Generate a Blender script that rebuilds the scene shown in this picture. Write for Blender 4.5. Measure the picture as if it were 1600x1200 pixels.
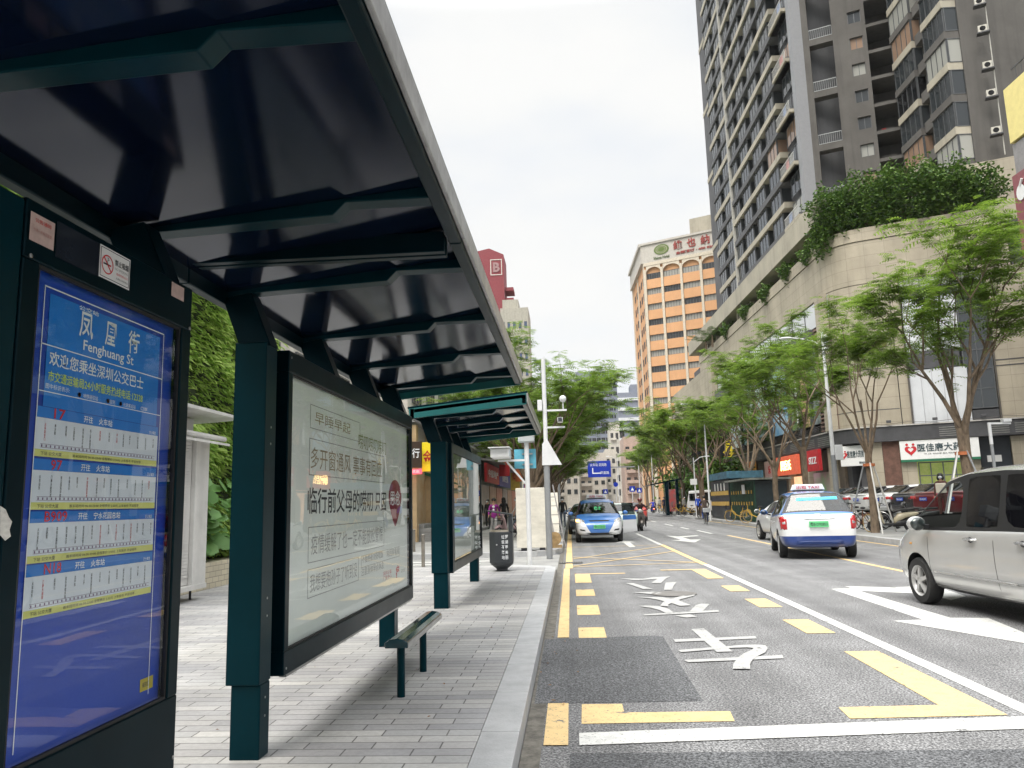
import bpy, bmesh, math, random
from mathutils import Vector, Matrix, Euler
from mathutils.bvhtree import BVHTree
for o in list(bpy.data.objects): bpy.data.objects.remove(o)
scn = bpy.context.scene
COL = scn.collection
R = math.radians
rnd = random.Random(7)

# ------------------------------------------------------------------ camera
F = 1200.0; CH = 1.5
CR = Matrix(((0.9968457856, 0.0379229046, 0.0697160885),
             (0.0747289410, -0.1527426706, -0.9854365844),
             (-0.0267219961, 0.9875381157, -0.1550948260)))
cam = bpy.data.objects.new('camera', bpy.data.cameras.new('camera')); COL.objects.link(cam)
cam.matrix_world = Matrix.Translation((0, 0, CH)) @ CR.to_4x4()
cam.data.sensor_width = 36; cam.data.lens = 27.0
cam.data.clip_start = 0.05; cam.data.clip_end = 6000
scn.camera = cam

# ------------------------------------------------------------------ sky, sun, exposure
SUN_EL, SUN_AZ = 58, 205      # the sun stands behind and to the left of the camera
w = bpy.data.worlds.new('World'); scn.world = w; w.use_nodes = True
nt = w.node_tree; nt.nodes.clear()
def wn(t, **k):
    n = nt.nodes.new(t)
    for a, b in k.items(): setattr(n, a, b)
    return n
wo = wn('ShaderNodeOutputWorld'); bg = wn('ShaderNodeBackground'); bg.inputs[1].default_value = 0.12
sky = wn('ShaderNodeTexSky', sky_type='NISHITA'); sky.sun_disc = False
sky.sun_elevation = R(SUN_EL); sky.sun_rotation = R(SUN_AZ); sky.air_density = 1.0; sky.dust_density = 2.0
tc = wn('ShaderNodeTexCoord'); mp = wn('ShaderNodeMapping'); mp.inputs['Scale'].default_value = (1, 1, 2.5)
nz = wn('ShaderNodeTexNoise'); nz.inputs['Scale'].default_value = 2.2; nz.inputs['Detail'].default_value = 5
rp = wn('ShaderNodeValToRGB'); rp.color_ramp.elements[0].position = .3; rp.color_ramp.elements[0].color = (.86, .86, .86, 1)
rp.color_ramp.elements[1].position = .55; rp.color_ramp.elements[1].color = (1, 1, 1, 1)
mx = wn('ShaderNodeMixRGB')
# overcast cloud: brighter overhead than near the horizon
sep = wn('ShaderNodeSeparateXYZ'); mr = wn('ShaderNodeMapRange'); mr.inputs[1].default_value = .57; mr.inputs[2].default_value = .93; mr.inputs[3].default_value = 2.95; mr.inputs[4].default_value = 12.5
cmb = wn('ShaderNodeCombineXYZ'); nt.links.new(tc.outputs['Generated'], sep.inputs[0]); nt.links.new(sep.outputs[2], mr.inputs[0])
for i_ in range(3): nt.links.new(mr.outputs[0], cmb.inputs[i_])
rp2 = wn('ShaderNodeValToRGB'); rp2.color_ramp.elements[0].position = .36; rp2.color_ramp.elements[0].color = (.92, .945, .975, 1); rp2.color_ramp.elements[1].position = .6; rp2.color_ramp.elements[1].color = (1.03, 1.03, 1.02, 1)
ml_ = wn('ShaderNodeMixRGB', blend_type='MULTIPLY'); ml_.inputs[0].default_value = 1; nt.links.new(nz.outputs[0], rp2.inputs[0])
nt.links.new(cmb.outputs[0], ml_.inputs[1]); nt.links.new(rp2.outputs[0], ml_.inputs[2]); nt.links.new(ml_.outputs[0], mx.inputs[2])
nt.links.new(tc.outputs['Generated'], mp.inputs[0]); nt.links.new(mp.outputs[0], nz.inputs[0])
nt.links.new(nz.outputs[0], rp.inputs[0]); nt.links.new(rp.outputs[0], mx.inputs[0])
nt.links.new(sky.outputs[0], mx.inputs[1]); nt.links.new(mx.outputs[0], bg.inputs[0]); nt.links.new(bg.outputs[0], wo.inputs[0])
sl = bpy.data.lights.new('sun', 'SUN'); sl.energy = 1.3; sl.angle = R(38); sl.color = (1, .95, .87)
so = bpy.data.objects.new('sun', sl); COL.objects.link(so)
sv = Vector((math.sin(R(SUN_AZ)) * math.cos(R(SUN_EL)), math.cos(R(SUN_AZ)) * math.cos(R(SUN_EL)), math.sin(R(SUN_EL))))
so.rotation_euler = (-sv).to_track_quat('-Z', 'Y').to_euler()
scn.view_settings.view_transform = 'Standard'; scn.view_settings.look = 'None'
scn.view_settings.exposure = 1.42; scn.view_settings.gamma = 1
scn.render.engine = 'CYCLES'
scn.cycles.use_denoising = True; scn.cycles.max_bounces = 7; scn.cycles.transparent_max_bounces = 12
scn.cycles.diffuse_bounces = 3; scn.cycles.glossy_bounces = 4; scn.cycles.caustics_reflective = False; scn.cycles.caustics_refractive = False
scn.cycles.sample_clamp_indirect = 6

# ------------------------------------------------------------------ surveying helpers: where a sight line meets the ground or a wall
def _ray(u, v): return CR @ Vector((u - 800.0, 600.0 - v, -F))
def g(u, v, z=0.0):
    r = _ray(u, v); return Vector((0, 0, CH)) + r * ((z - CH) / r.z)
def aX(u, v, x):
    r = _ray(u, v); return Vector((0, 0, CH)) + r * (x / r.x)
def aY(u, v, y):
    r = _ray(u, v); return Vector((0, 0, CH)) + r * (y / r.y)
def aP(u, v, P, d):
    r = _ray(u, v); n = Vector((d[1], -d[0], 0)); return Vector((0, 0, CH)) + r * ((Vector(P) - Vector((0, 0, CH))).dot(n) / r.dot(n))

# ------------------------------------------------------------------ materials
MATS = {}
def mat(name, col, rough=.6, metal=0, var=.12, vs=3., bump=0, bs=30., coat=0, spec=.5, emit=0, col2=None, alpha=None, stretch=None, streak=0):
    if name in MATS: return MATS[name]
    m = bpy.data.materials.new(name); m.use_nodes = True; t = m.node_tree; b = t.nodes['Principled BSDF']
    N = t.nodes.new; L = t.links.new
    b.inputs['Roughness'].default_value = rough; b.inputs['Metallic'].default_value = metal
    b.inputs['Coat Weight'].default_value = coat; b.inputs['Coat Roughness'].default_value = .05
    b.inputs['Specular IOR Level'].default_value = spec
    c = tuple(col) + (1,)
    tx = N('ShaderNodeTexCoord'); src = tx.outputs['Object']
    if stretch:
        q = N('ShaderNodeMapping'); q.inputs['Scale'].default_value = stretch; L(src, q.inputs[0]); src = q.outputs[0]
    if var or col2:
        n = N('ShaderNodeTexNoise'); n.inputs['Scale'].default_value = vs; n.inputs['Detail'].default_value = 6; n.inputs['Roughness'].default_value = .65
        L(src, n.inputs[0])
        x = N('ShaderNodeMixRGB'); c2 = col2 if col2 else tuple(k * (1 - var * 1.6) for k in col)
        c1 = c if col2 else tuple(min(1, k * (1 + var * .6)) for k in col) + (1,)
        x.inputs[1].default_value = c1; x.inputs[2].default_value = tuple(c2) + (1,)
        r = N('ShaderNodeValToRGB'); r.color_ramp.elements[0].position = .38; r.color_ramp.elements[1].position = .66
        L(n.outputs[0], r.inputs[0]); L(r.outputs[0], x.inputs[0]); out = x.outputs[0]
        if streak:
            q2 = N('ShaderNodeMapping'); q2.inputs['Scale'].default_value = (1.6, 1.6, .09); L(tx.outputs['Object'], q2.inputs[0])
            n2 = N('ShaderNodeTexNoise'); n2.inputs['Scale'].default_value = 1.4; n2.inputs['Detail'].default_value = 5; L(q2.outputs[0], n2.inputs[0])
            r2 = N('ShaderNodeValToRGB'); r2.color_ramp.elements[0].position = .5; r2.color_ramp.elements[1].position = .75; L(n2.outputs[0], r2.inputs[0])
            m2 = N('ShaderNodeMath'); m2.operation = 'MULTIPLY'; m2.inputs[1].default_value = streak; L(r2.outputs[0], m2.inputs[0])
            x2 = N('ShaderNodeMixRGB'); x2.inputs[2].default_value = tuple(k * .35 for k in col) + (1,); L(m2.outputs[0], x2.inputs[0]); L(out, x2.inputs[1]); out = x2.outputs[0]
        L(out, b.inputs['Base Color'])
        if not emit:
            rr = N('ShaderNodeMapRange'); rr.inputs[3].default_value = max(.02, rough - .07); rr.inputs[4].default_value = min(1, rough + .08)
            L(n.outputs[0], rr.inputs[0]); L(rr.outputs[0], b.inputs['Roughness'])
    else: b.inputs['Base Color'].default_value = c
    if bump:
        n = N('ShaderNodeTexNoise'); n.inputs['Scale'].default_value = bs; n.inputs['Detail'].default_value = 4; L(src, n.inputs[0])
        u = N('ShaderNodeBump'); u.inputs['Strength'].default_value = bump; u.inputs['Distance'].default_value = .01; L(n.outputs[0], u.inputs['Height']); L(u.outputs[0], b.inputs['Normal'])
    if emit:
        b.inputs['Emission Color'].default_value = c; b.inputs['Emission Strength'].default_value = emit
    if alpha is not None: b.inputs['Alpha'].default_value = alpha
    MATS[name] = m; return m
def glass(name, tint=(.8, .9, .88), clear=.5, ior=1.5, rough=0.0, dark=(.02, .025, .03)):
    """thin glazing: Fresnel mirror over a mix of clear and dark"""
    if name in MATS: return MATS[name]
    m = bpy.data.materials.new(name); m.use_nodes = True; t = m.node_tree; t.nodes.clear(); N = t.nodes.new; L = t.links.new
    o = N('ShaderNodeOutputMaterial'); gl = N('ShaderNodeBsdfGlossy'); gl.inputs['Roughness'].default_value = rough
    tr = N('ShaderNodeBsdfTransparent'); tr.inputs[0].default_value = tuple(tint) + (1,); df = N('ShaderNodeBsdfDiffuse'); df.inputs[0].default_value = tuple(dark) + (1,)
    a = N('ShaderNodeMixShader'); a.inputs[0].default_value = clear; L(df.outputs[0], a.inputs[1]); L(tr.outputs[0], a.inputs[2])
    gm = N('ShaderNodeNewGeometry'); dt = N('ShaderNodeVectorMath'); dt.operation = 'DOT_PRODUCT'; L(gm.outputs['Incoming'], dt.inputs[0]); L(gm.outputs['Normal'], dt.inputs[1])
    def mth(op, a_, b_=None, c_=None):
        n_ = N('ShaderNodeMath'); n_.operation = op
        for i_, q_ in enumerate((a_, b_, c_)):
            if q_ is None: continue
            if isinstance(q_, (int, float)): n_.inputs[i_].default_value = q_
            else: L(q_, n_.inputs[i_])
        return n_.outputs[0]
    f0 = ((ior - 1) / (ior + 1)) ** 2; pw = mth('POWER', mth('SUBTRACT', 1.0, mth('ABSOLUTE', dt.outputs['Value'])), 5.0); fr_o = mth('MULTIPLY_ADD', pw, 1 - f0, f0)
    nz_ = N('ShaderNodeTexNoise'); nz_.inputs['Scale'].default_value = 1.3; tx = N('ShaderNodeTexCoord'); L(tx.outputs['Object'], nz_.inputs[0])
    bp = N('ShaderNodeBump'); bp.inputs['Strength'].default_value = .04; bp.inputs['Distance'].default_value = .05; L(nz_.outputs[0], bp.inputs['Height']); L(bp.outputs[0], gl.inputs['Normal'])
    b = N('ShaderNodeMixShader'); L(fr_o, b.inputs[0]); L(a.outputs[0], b.inputs[1]); L(gl.outputs[0], b.inputs[2]); L(b.outputs[0], o.inputs[0])
    MATS[name] = m; return m

# ------------------------------------------------------------------ mesh building
class MB:
    def __init__(s): s.v = []; s.f = []; s.mi = []; s.cur = 0
    def add(s, vs, fs):
        n = len(s.v); s.v += [tuple(p) for p in vs]
        for f in fs: s.f.append([i + n for i in f]); s.mi.append(s.cur)
        return s
    def box(s, x0, x1, y0, y1, z0, z1):
        x0, x1 = min(x0, x1), max(x0, x1); y0, y1 = min(y0, y1), max(y0, y1); z0, z1 = min(z0, z1), max(z0, z1)
        return s.add([(x0,y0,z0),(x1,y0,z0),(x1,y1,z0),(x0,y1,z0),(x0,y0,z1),(x1,y0,z1),(x1,y1,z1),(x0,y1,z1)],
              [(0,3,2,1),(4,5,6,7),(0,1,5,4),(1,2,6,5),(2,3,7,6),(3,0,4,7)])
    def frame(s, O, d, a0, a1, b0, b1, z0, z1):
        """a box along horizontal direction d (a), its right-hand normal (b) and up"""
        dx, dy = d[0], d[1]; nx, ny = dy, -dx
        P = lambda a, b, z: (O[0] + dx*a + nx*b, O[1] + dy*a + ny*b, z)
        return s.add([P(a0,b0,z0),P(a1,b0,z0),P(a1,b1,z0),P(a0,b1,z0),P(a0,b0,z1),P(a1,b0,z1),P(a1,b1,z1),P(a0,b1,z1)],
              [(0,1,2,3),(4,7,6,5),(0,4,5,1),(1,5,6,2),(2,6,7,3),(3,7,4,0)])
    def bar(s, p, q, w, h=None, up=(0, 0, 1)):
        h = h or w; p = Vector(p); q = Vector(q); d = (q - p).normalized(); u = Vector(up)
        if abs(d.dot(u)) > .98: u = Vector((0, 1, 0))
        r = d.cross(u).normalized() * w / 2; u = r.cross(d).normalized() * h / 2
        vs = [p - r - u, p + r - u, p + r + u, p - r + u, q - r - u, q + r - u, q + r + u, q - r + u]
        return s.add(vs, [(0,1,2,3),(4,7,6,5),(0,4,5,1),(1,5,6,2),(2,6,7,3),(3,7,4,0)])
    def tube(s, pts, rad, n=8, cap=True):
        pts = [Vector(p) for p in pts]; m = len(pts); rs = rad if isinstance(rad, (list, tuple)) else [rad] * m
        base = len(s.v); ref = Vector((0, 0, 1))
        d0 = (pts[1] - pts[0]).normalized()
        if abs(d0.dot(ref)) > .9: ref = Vector((1, 0, 0))
        for i in range(m):
            d = (pts[min(i + 1, m - 1)] - pts[max(i - 1, 0)]).normalized()
            a = d.cross(ref)
            if a.length < 1e-4: a = d.cross(Vector((0, 1, 0)))
            a.normalize(); b = d.cross(a); ref = -a.cross(d) if False else ref
            for k in range(n):
                t = 2 * math.pi * k / n; s.v.append(tuple(pts[i] + (a * math.cos(t) + b * math.sin(t)) * rs[i]))
        for i in range(m - 1):
            for k in range(n):
                k2 = (k + 1) % n; s.f.append([base + i*n + k, base + i*n + k2, base + (i+1)*n + k2, base + (i+1)*n + k]); s.mi.append(s.cur)
        if cap:
            s.f.append([base + k for k in range(n)][::-1]); s.mi.append(s.cur)
            s.f.append([base + (m-1)*n + k for k in range(n)]); s.mi.append(s.cur)
        return s
    def lathe(s, prof, c=(0, 0, 0), n=20, axis='z', cap=True):
        """profile of (radius, height) turned round an axis"""
        base = len(s.v)
        for r, h in prof:
            for k in range(n):
                t = 2 * math.pi * k / n; a, b = r * math.cos(t), r * math.sin(t)
                p = (a, b, h) if axis == 'z' else ((h, a, b) if axis == 'x' else (b, h, a))
                s.v.append((p[0] + c[0], p[1] + c[1], p[2] + c[2]))
        for i in range(len(prof) - 1):
            for k in range(n):
                k2 = (k + 1) % n; s.f.append([base + i*n + k, base + i*n + k2, base + (i+1)*n + k2, base + (i+1)*n + k]); s.mi.append(s.cur)
        if cap and prof[0][0] > 1e-4: s.f.append([base + k for k in range(n)][::-1]); s.mi.append(s.cur)
        if cap and prof[-1][0] > 1e-4: s.f.append([base + (len(prof)-1)*n + k for k in range(n)]); s.mi.append(s.cur)
        return s
    def poly(s, pts, z0, z1):
        """prism over a ground outline"""
        n = len(pts); a = sum(pts[i][0]*pts[(i+1)%n][1] - pts[(i+1)%n][0]*pts[i][1] for i in range(n))
        if a < 0: pts = pts[::-1]
        vs = [(p[0], p[1], z0) for p in pts] + [(p[0], p[1], z1) for p in pts]
        return s.add(vs, [list(range(n))[::-1], list(range(n, 2*n))] + [[i, (i+1)%n, n + (i+1)%n, n + i] for i in range(n)])
    def sheet(s, pts, z): return s.add([(p[0], p[1], z) for p in pts], [list(range(len(pts)))])
    def prism(s, pts, off):
        """prism of a planar 3-D outline extruded by vector off"""
        n = len(pts); o = Vector(off); vs = [Vector(p) for p in pts] + [Vector(p) + o for p in pts]
        return s.add(vs, [list(range(n)), list(range(n, 2*n))[::-1]] + [[i, n + i, n + (i+1)%n, (i+1)%n] for i in range(n)])
    def ball(s, c, r, n=12, m=8, sc=(1, 1, 1)):
        prof = [(max(1e-5, r * math.sin(math.pi * i / m)), -r * math.cos(math.pi * i / m)) for i in range(m + 1)]
        b = len(s.v); s.lathe(prof, (0, 0, 0), n)
        for i in range(b, len(s.v)): p = s.v[i]; s.v[i] = (p[0]*sc[0] + c[0], p[1]*sc[1] + c[1], p[2]*sc[2] + c[2])
        return s
    def build(s, name, ma, parent=None, smooth=False, bevel=0, world=False, loc=None, fixn=False, seg=2):
        me = bpy.data.meshes.new(name)
        vs = s.v
        if parent is not None and world:
            r = parent
            while r.parent: r = r.parent
            M = rootM(r).inverted(); vs = [tuple(M @ Vector(p)) for p in vs]
        if loc is not None: vs = [(p[0]-loc[0], p[1]-loc[1], p[2]-loc[2]) for p in vs]
        me.from_pydata(vs, [], s.f)
        for m_ in (ma if isinstance(ma, (list, tuple)) else [ma]): me.materials.append(m_)
        if isinstance(ma, (list, tuple)): me.polygons.foreach_set('material_index', s.mi)
        if smooth: me.polygons.foreach_set('use_smooth', [True] * len(me.polygons))
        if fixn:
            b = bmesh.new(); b.from_mesh(me); bmesh.ops.recalc_face_normals(b, faces=b.faces); b.to_mesh(me); b.free()
        if smooth and smooth != 'all':
            try: me.set_sharp_from_angle(angle=R(38))
            except Exception: pass
        o = bpy.data.objects.new(name, me); COL.objects.link(o)
        if loc is not None: o.location = loc
        if parent is not None: o.parent = parent
        if bevel:
            md = o.modifiers.new('b', 'BEVEL'); md.width = bevel; md.segments = seg; md.limit_method = 'ANGLE'; md.angle_limit = R(40)
        return o
def rootM(r): return Matrix.Translation(r.location) @ r.rotation_euler.to_matrix().to_4x4()
def tag(o, label=None, cat=None, group=None, kind=None):
    if label: o['label'] = label
    if cat: o['category'] = cat
    if group: o['group'] = group
    if kind: o['kind'] = kind
    return o
def thing(name, label, cat, loc=(0, 0, 0), rz=0, group=None):
    o = bpy.data.objects.new(name, None); COL.objects.link(o); o.location = loc; o.rotation_euler = (0, 0, rz); o.empty_display_size = .2
    return tag(o, label, cat, group)
def struct(o): o['kind'] = 'structure'; return o
def kids(o): return [c for c in bpy.data.objects if c.parent is o]
def clone(root, loc, rz=0, label=None, group=None, scale=None, cat=None):
    def rec(o, par):
        c = o.copy(); COL.objects.link(c); c.parent = par
        for ch in CH_OF.get(o.name, []): rec(ch, c)
        return c
    CH_OF = {}
    for o in bpy.data.objects:
        if o.parent: CH_OF.setdefault(o.parent.name, []).append(o)
    c = rec(root, None); c.location = loc; c.rotation_euler = (0, 0, rz)
    if scale: c.scale = (scale,) * 3 if not isinstance(scale, tuple) else scale
    return tag(c, label, cat, group)
CJK = None
def text(body, name, ma, parent, M, size=1.0, depth=.0, off=0.0, align='CENTER', fit=None, world=False, spacing=1.0):
    """lettering as a mesh: M places it (text runs along +x of M, up along +y, thickness along +z)"""
    cu = bpy.data.curves.new(name, 'FONT'); cu.body = body; cu.size = size; cu.align_x = align; cu.align_y = 'CENTER'
    cu.extrude = depth; cu.offset = off; cu.resolution_u = 2; cu.space_character = spacing
    t = bpy.data.objects.new(name, cu); COL.objects.link(t)
    dg = bpy.context.evaluated_depsgraph_get(); me = bpy.data.meshes.new_from_object(t.evaluated_get(dg))
    bpy.data.objects.remove(t); bpy.data.curves.remove(cu)
    me.name = name
    if fit and len(me.vertices):
        xs = [v.co.x for v in me.vertices]; ys = [v.co.y for v in me.vertices]
        cx, cy = (min(xs)+max(xs))/2, (min(ys)+max(ys))/2; sx = fit[0]/max(1e-6, max(xs)-min(xs)); sy = fit[1]/max(1e-6, max(ys)-min(ys)) if fit[1] else sx
        me.transform(Matrix.Diagonal((sx, sy, 1, 1)) @ Matrix.Translation((-cx, -cy, 0)))
    if world and parent is not None:
        r = parent
        while r.parent: r = r.parent
        M = rootM(r).inverted() @ M
    me.transform(M); me.materials.clear(); me.materials.append(ma)
    o = bpy.data.objects.new(name, me); COL.objects.link(o)
    if parent is not None: o.parent = parent
    return o
def axes(O, ex, ey):
    ex = Vector(ex).normalized(); ey = Vector(ey).normalized(); ez = ex.cross(ey)
    return Matrix(((ex.x, ey.x, ez.x, O[0]), (ex.y, ey.y, ez.y, O[1]), (ex.z, ey.z, ez.z, O[2]), (0, 0, 0, 1)))
# ================================================================== materials of the ground
def ground_mat(name, kind):
    m = bpy.data.materials.new(name); m.use_nodes = True; t = m.node_tree; b = t.nodes['Principled BSDF']; N = t.nodes.new; L = t.links.new
    tx = N('ShaderNodeTexCoord'); src = tx.outputs['Object']
    def noise(sc, det=6, rough=.6, mapsc=None):
        n = N('ShaderNodeTexNoise'); n.inputs['Scale'].default_value = sc; n.inputs['Detail'].default_value = det; n.inputs['Roughness'].default_value = rough
        if mapsc:
            q = N('ShaderNodeMapping'); q.inputs['Scale'].default_value = mapsc; L(src, q.inputs[0]); L(q.outputs[0], n.inputs[0])
        else: L(src, n.inputs[0])
        return n
    def ramp(i, p0, c0, p1, c1):
        r = N('ShaderNodeValToRGB'); r.color_ramp.elements[0].position = p0; r.color_ramp.elements[0].color = c0 + (1,); r.color_ramp.elements[1].position = p1; r.color_ramp.elements[1].color = c1 + (1,)
        L(i, r.inputs[0]); return r.outputs[0]
    def mix(mode, f, a, c):
        x = N('ShaderNodeMixRGB'); x.blend_type = mode
        if isinstance(f, float): x.inputs[0].default_value = f
        else: L(f, x.inputs[0])
        L(a, x.inputs[1]); L(c, x.inputs[2]); return x.outputs[0]
    if kind in ('asphalt', 'patch'):
        base = (.215, .215, .22) if kind == 'asphalt' else (.115, .118, .125)
        c = ramp(noise(1.1, 8).outputs[0], .3, tuple(k * .78 for k in base), .7, tuple(k * 1.18 for k in base))
        sp = ramp(noise(62, 3, .7).outputs[0], .42, (.22, .22, .23), .60, (1.8, 1.8, 1.77)); c = mix('MULTIPLY', .9, c, sp)
        sp2 = ramp(noise(34, 3, .6).outputs[0], .4, (.6, .6, .6), .62, (1.3, 1.3, 1.3)); c = mix('MULTIPLY', .6, c, sp2)
        tr = ramp(noise(1.0, 4, .5, (1.9, .03, 1)).outputs[0], .35, (.72, .72, .72), .65, (1.15, 1.15, 1.14)); c = mix('MULTIPLY', .9, c, tr)
        c = mix('MULTIPLY', 1.0, c, ramp(noise(2.3, 5, .7).outputs[0], .30, (.55, .55, .55), .36, (1, 1, 1)))
        L(c, b.inputs['Base Color']); b.inputs['Roughness'].default_value = .78
        bp = N('ShaderNodeBump'); bp.inputs['Strength'].default_value = .7; bp.inputs['Distance'].default_value = .012; L(noise(75, 3, .6).outputs[0], bp.inputs['Height']); L(bp.outputs[0], b.inputs['Normal'])
    elif kind == 'paving':
        br = N('ShaderNodeTexBrick'); br.inputs['Scale'].default_value = 1; br.inputs['Brick Width'].default_value = .40; br.inputs['Row Height'].default_value = .125
        br.inputs['Mortar Size'].default_value = .005; br.inputs['Mortar Smooth'].default_value = .2; br.offset = .37; br.inputs['Bias'].default_value = 0
        br.inputs['Color1'].default_value = (.50, .49, .475, 1); br.inputs['Color2'].default_value = (.37, .37, .375, 1); br.inputs['Mortar'].default_value = (.13, .125, .12, 1)
        L(src, br.inputs[0])
        # whole bands of darker and lighter courses laid across the walk
        sx = N('ShaderNodeSeparateXYZ'); L(src, sx.inputs[0])
        q = N('ShaderNodeMath'); q.operation = 'MULTIPLY'; q.inputs[1].default_value = 1 / .125 / 2; L(sx.outputs[1], q.inputs[0])
        fl = N('ShaderNodeMath'); fl.operation = 'FLOOR'; L(q.outputs[0], fl.inputs[0])
        wn_ = N('ShaderNodeTexWhiteNoise'); wn_.noise_dimensions = '1D'; L(fl.outputs[0], wn_.inputs['W'])
        bands = ramp(wn_.outputs[0], .3, (.84, .84, .86), .6, (1.05, 1.05, 1.04)); c = mix('MULTIPLY', 1.0, br.outputs[0], bands)
        c = mix('MULTIPLY', .7, c, ramp(noise(1.3, 8).outputs[0], .3, (.72, .71, .68), .68, (1.12, 1.12, 1.12)))
        c = mix('MULTIPLY', .5, c, ramp(noise(30, 4).outputs[0], .3, (.75, .75, .75), .7, (1.12, 1.12, 1.12)))
        L(c, b.inputs['Base Color']); b.inputs['Roughness'].default_value = .62
        bp = N('ShaderNodeBump'); bp.inputs['Strength'].default_value = .5; bp.inputs['Distance'].default_value = .004; L(br.outputs['Fac'], bp.inputs['Height']); bp.invert = True; L(bp.outputs[0], b.inputs['Normal'])
    elif kind in ('paint_white', 'paint_yellow'):
        col = (.60, .60, .575) if kind == 'paint_white' else (.72, .52, .25)
        c = ramp(noise(7, 8, .7).outputs[0], .28, tuple(k * .72 for k in col), .5, col)
        if name.startswith('worn'): col = (.42, .42, .41); c = ramp(noise(7, 8, .7).outputs[0], .28, tuple(k * .72 for k in col), .5, col)
        wear = ramp(noise(4.2, 9, .75).outputs[0], .375, (1, 1, 1), .40, (0, 0, 0)); fine = ramp(noise(60, 3, .6).outputs[0], .33, (1, 1, 1), .38, (0, 0, 0))
        asp = N('ShaderNodeRGB'); asp.outputs[0].default_value = (.13, .13, .13, 1)
        wm = mix('LIGHTEN', 1.0, wear, fine); c = mix('MIX', wm, c, asp.outputs[0])
        L(c, b.inputs['Base Color']); b.inputs['Roughness'].default_value = .6
        bp = N('ShaderNodeBump'); bp.inputs['Strength'].default_value = .3; bp.inputs['Distance'].default_value = .008; L(noise(75, 3, .6).outputs[0], bp.inputs['Height']); L(bp.outputs[0], b.inputs['Normal'])
    MATS[name] = m; return m
ASPH = ground_mat('asphalt', 'asphalt'); PATCH = ground_mat('asphalt patch', 'patch'); PAVE = ground_mat('grey paving', 'paving')
WHT = ground_mat('white road paint', 'paint_white'); YEL = ground_mat('yellow road paint', 'paint_yellow')
KERB = mat('kerb granite', (.42, .425, .43), .6, var=.1, vs=4, bump=.25, bs=60)
CONC = mat('concrete', (.3, .3, .29), .8, var=.16, vs=1.2, bump=.2, bs=25)
EARTH = mat('open ground', (.16, .17, .14), .9, var=.2, vs=.05)

def strip(name, m, pts, z0, z1):
    return struct(MB().poly(pts, z0, z1).build(name, m))
# one sheet to the horizon, the carriageway and the two pavements
e = 2600
struct(MB().sheet([(-e, -200), (e, -200), (e, 4200), (-e, 4200)], -.06).build('ground', EARTH))
struct(MB().sheet([(-.36, -12), (10.4, -12), (10.4, 62), (9.6, 140), (22, 330), (10, 330), (-.3, 140)], 0).build('road', ASPH))
struct(MB().sheet([(-45, 18.0), (-.36, 18.0), (-.36, 23.4), (-45, 23.4)], -.004).build('side_road', CONC))
KL = -.36
strip('pavement', PAVE, [(-14, -6), (-.6, -6), (-.6, 17.25), (-2.0, 17.9), (-14, 18.0)], -.05, .13)
# granite kerb stones, dipping where the pavement ends
k = MB()
y = -6.0
while y < 17.2:
    l = min(.99, 17.25 - y); k.box(-.597, KL, y, y + l - .006, -.04, .135); y += .995
k.poly([(-.6, 17.26), (KL, 17.26), (-.5, 18.0), (-1.2, 18.35), (-6, 18.35), (-6, 18.06), (-2.0, 17.95)], -.04, .1)
struct(k.build('kerb', KERB, bevel=.006))
strip('pavement_beyond', CONC, [(-40, 22.9), (-1.6, 22.9), (-.62, 24.2), (-.55, 150), (-40, 150)], -.05, .13)
k = MB()
pts = [(-40, 22.55), (-1.9, 22.55), (-1.0, 22.75), (-.5, 23.3), (-.3, 24.2)]
for i in range(4):
    a, b_ = Vector(pts[i]), Vector(pts[i+1]); n = Vector((a.y - b_.y, b_.x - a.x)).normalized() * .28; k.poly([a, b_, b_ + n, a + n], -.04, .145)
k.box(-.56, -.3, 24.2, 150, -.04, .145)
struct(k.build('kerb_beyond', KERB))
strip('pavement_right', CONC, [(9.95, -10), (40, -10), (40, 57.6), (9.65, 57.6)], -.05, .15)
strip('pavement_right_beyond', CONC, [(9.5, 60.5), (40, 60.5), (60, 330), (24, 330), (11.9, 140), (9.6, 100)], -.05, .15)
k = MB(); y = -10.0
while y < 57.4: k.box(9.68, 9.94, y, y + .99, -.04, .16); y += 1.0
k.box(9.25, 9.49, 60.5, 100, -.04, .16)
struct(k.build('kerb_right', KERB))
# raised parking apron by the shops
strip('parking_apron', CONC, [(13.2, 14), (40, 14), (40, 55), (13.2, 55)], .1, .5)
struct(MB().prism([(12.2, 14, .155), (13.2, 14, .155), (13.2, 14, .5)], (0, 41, 0)).build('apron_ramp', CONC))
# gutter of darker, dirty concrete between kerb and yellow line
struct(MB().sheet([(-.355, 3), (-.235, 3), (-.235, 60), (-.355, 60)], .003).build('gutter', mat('gutter dirt', (.15, .14, .12), .9, var=.3, vs=9, bump=.5, bs=40)))
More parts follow.
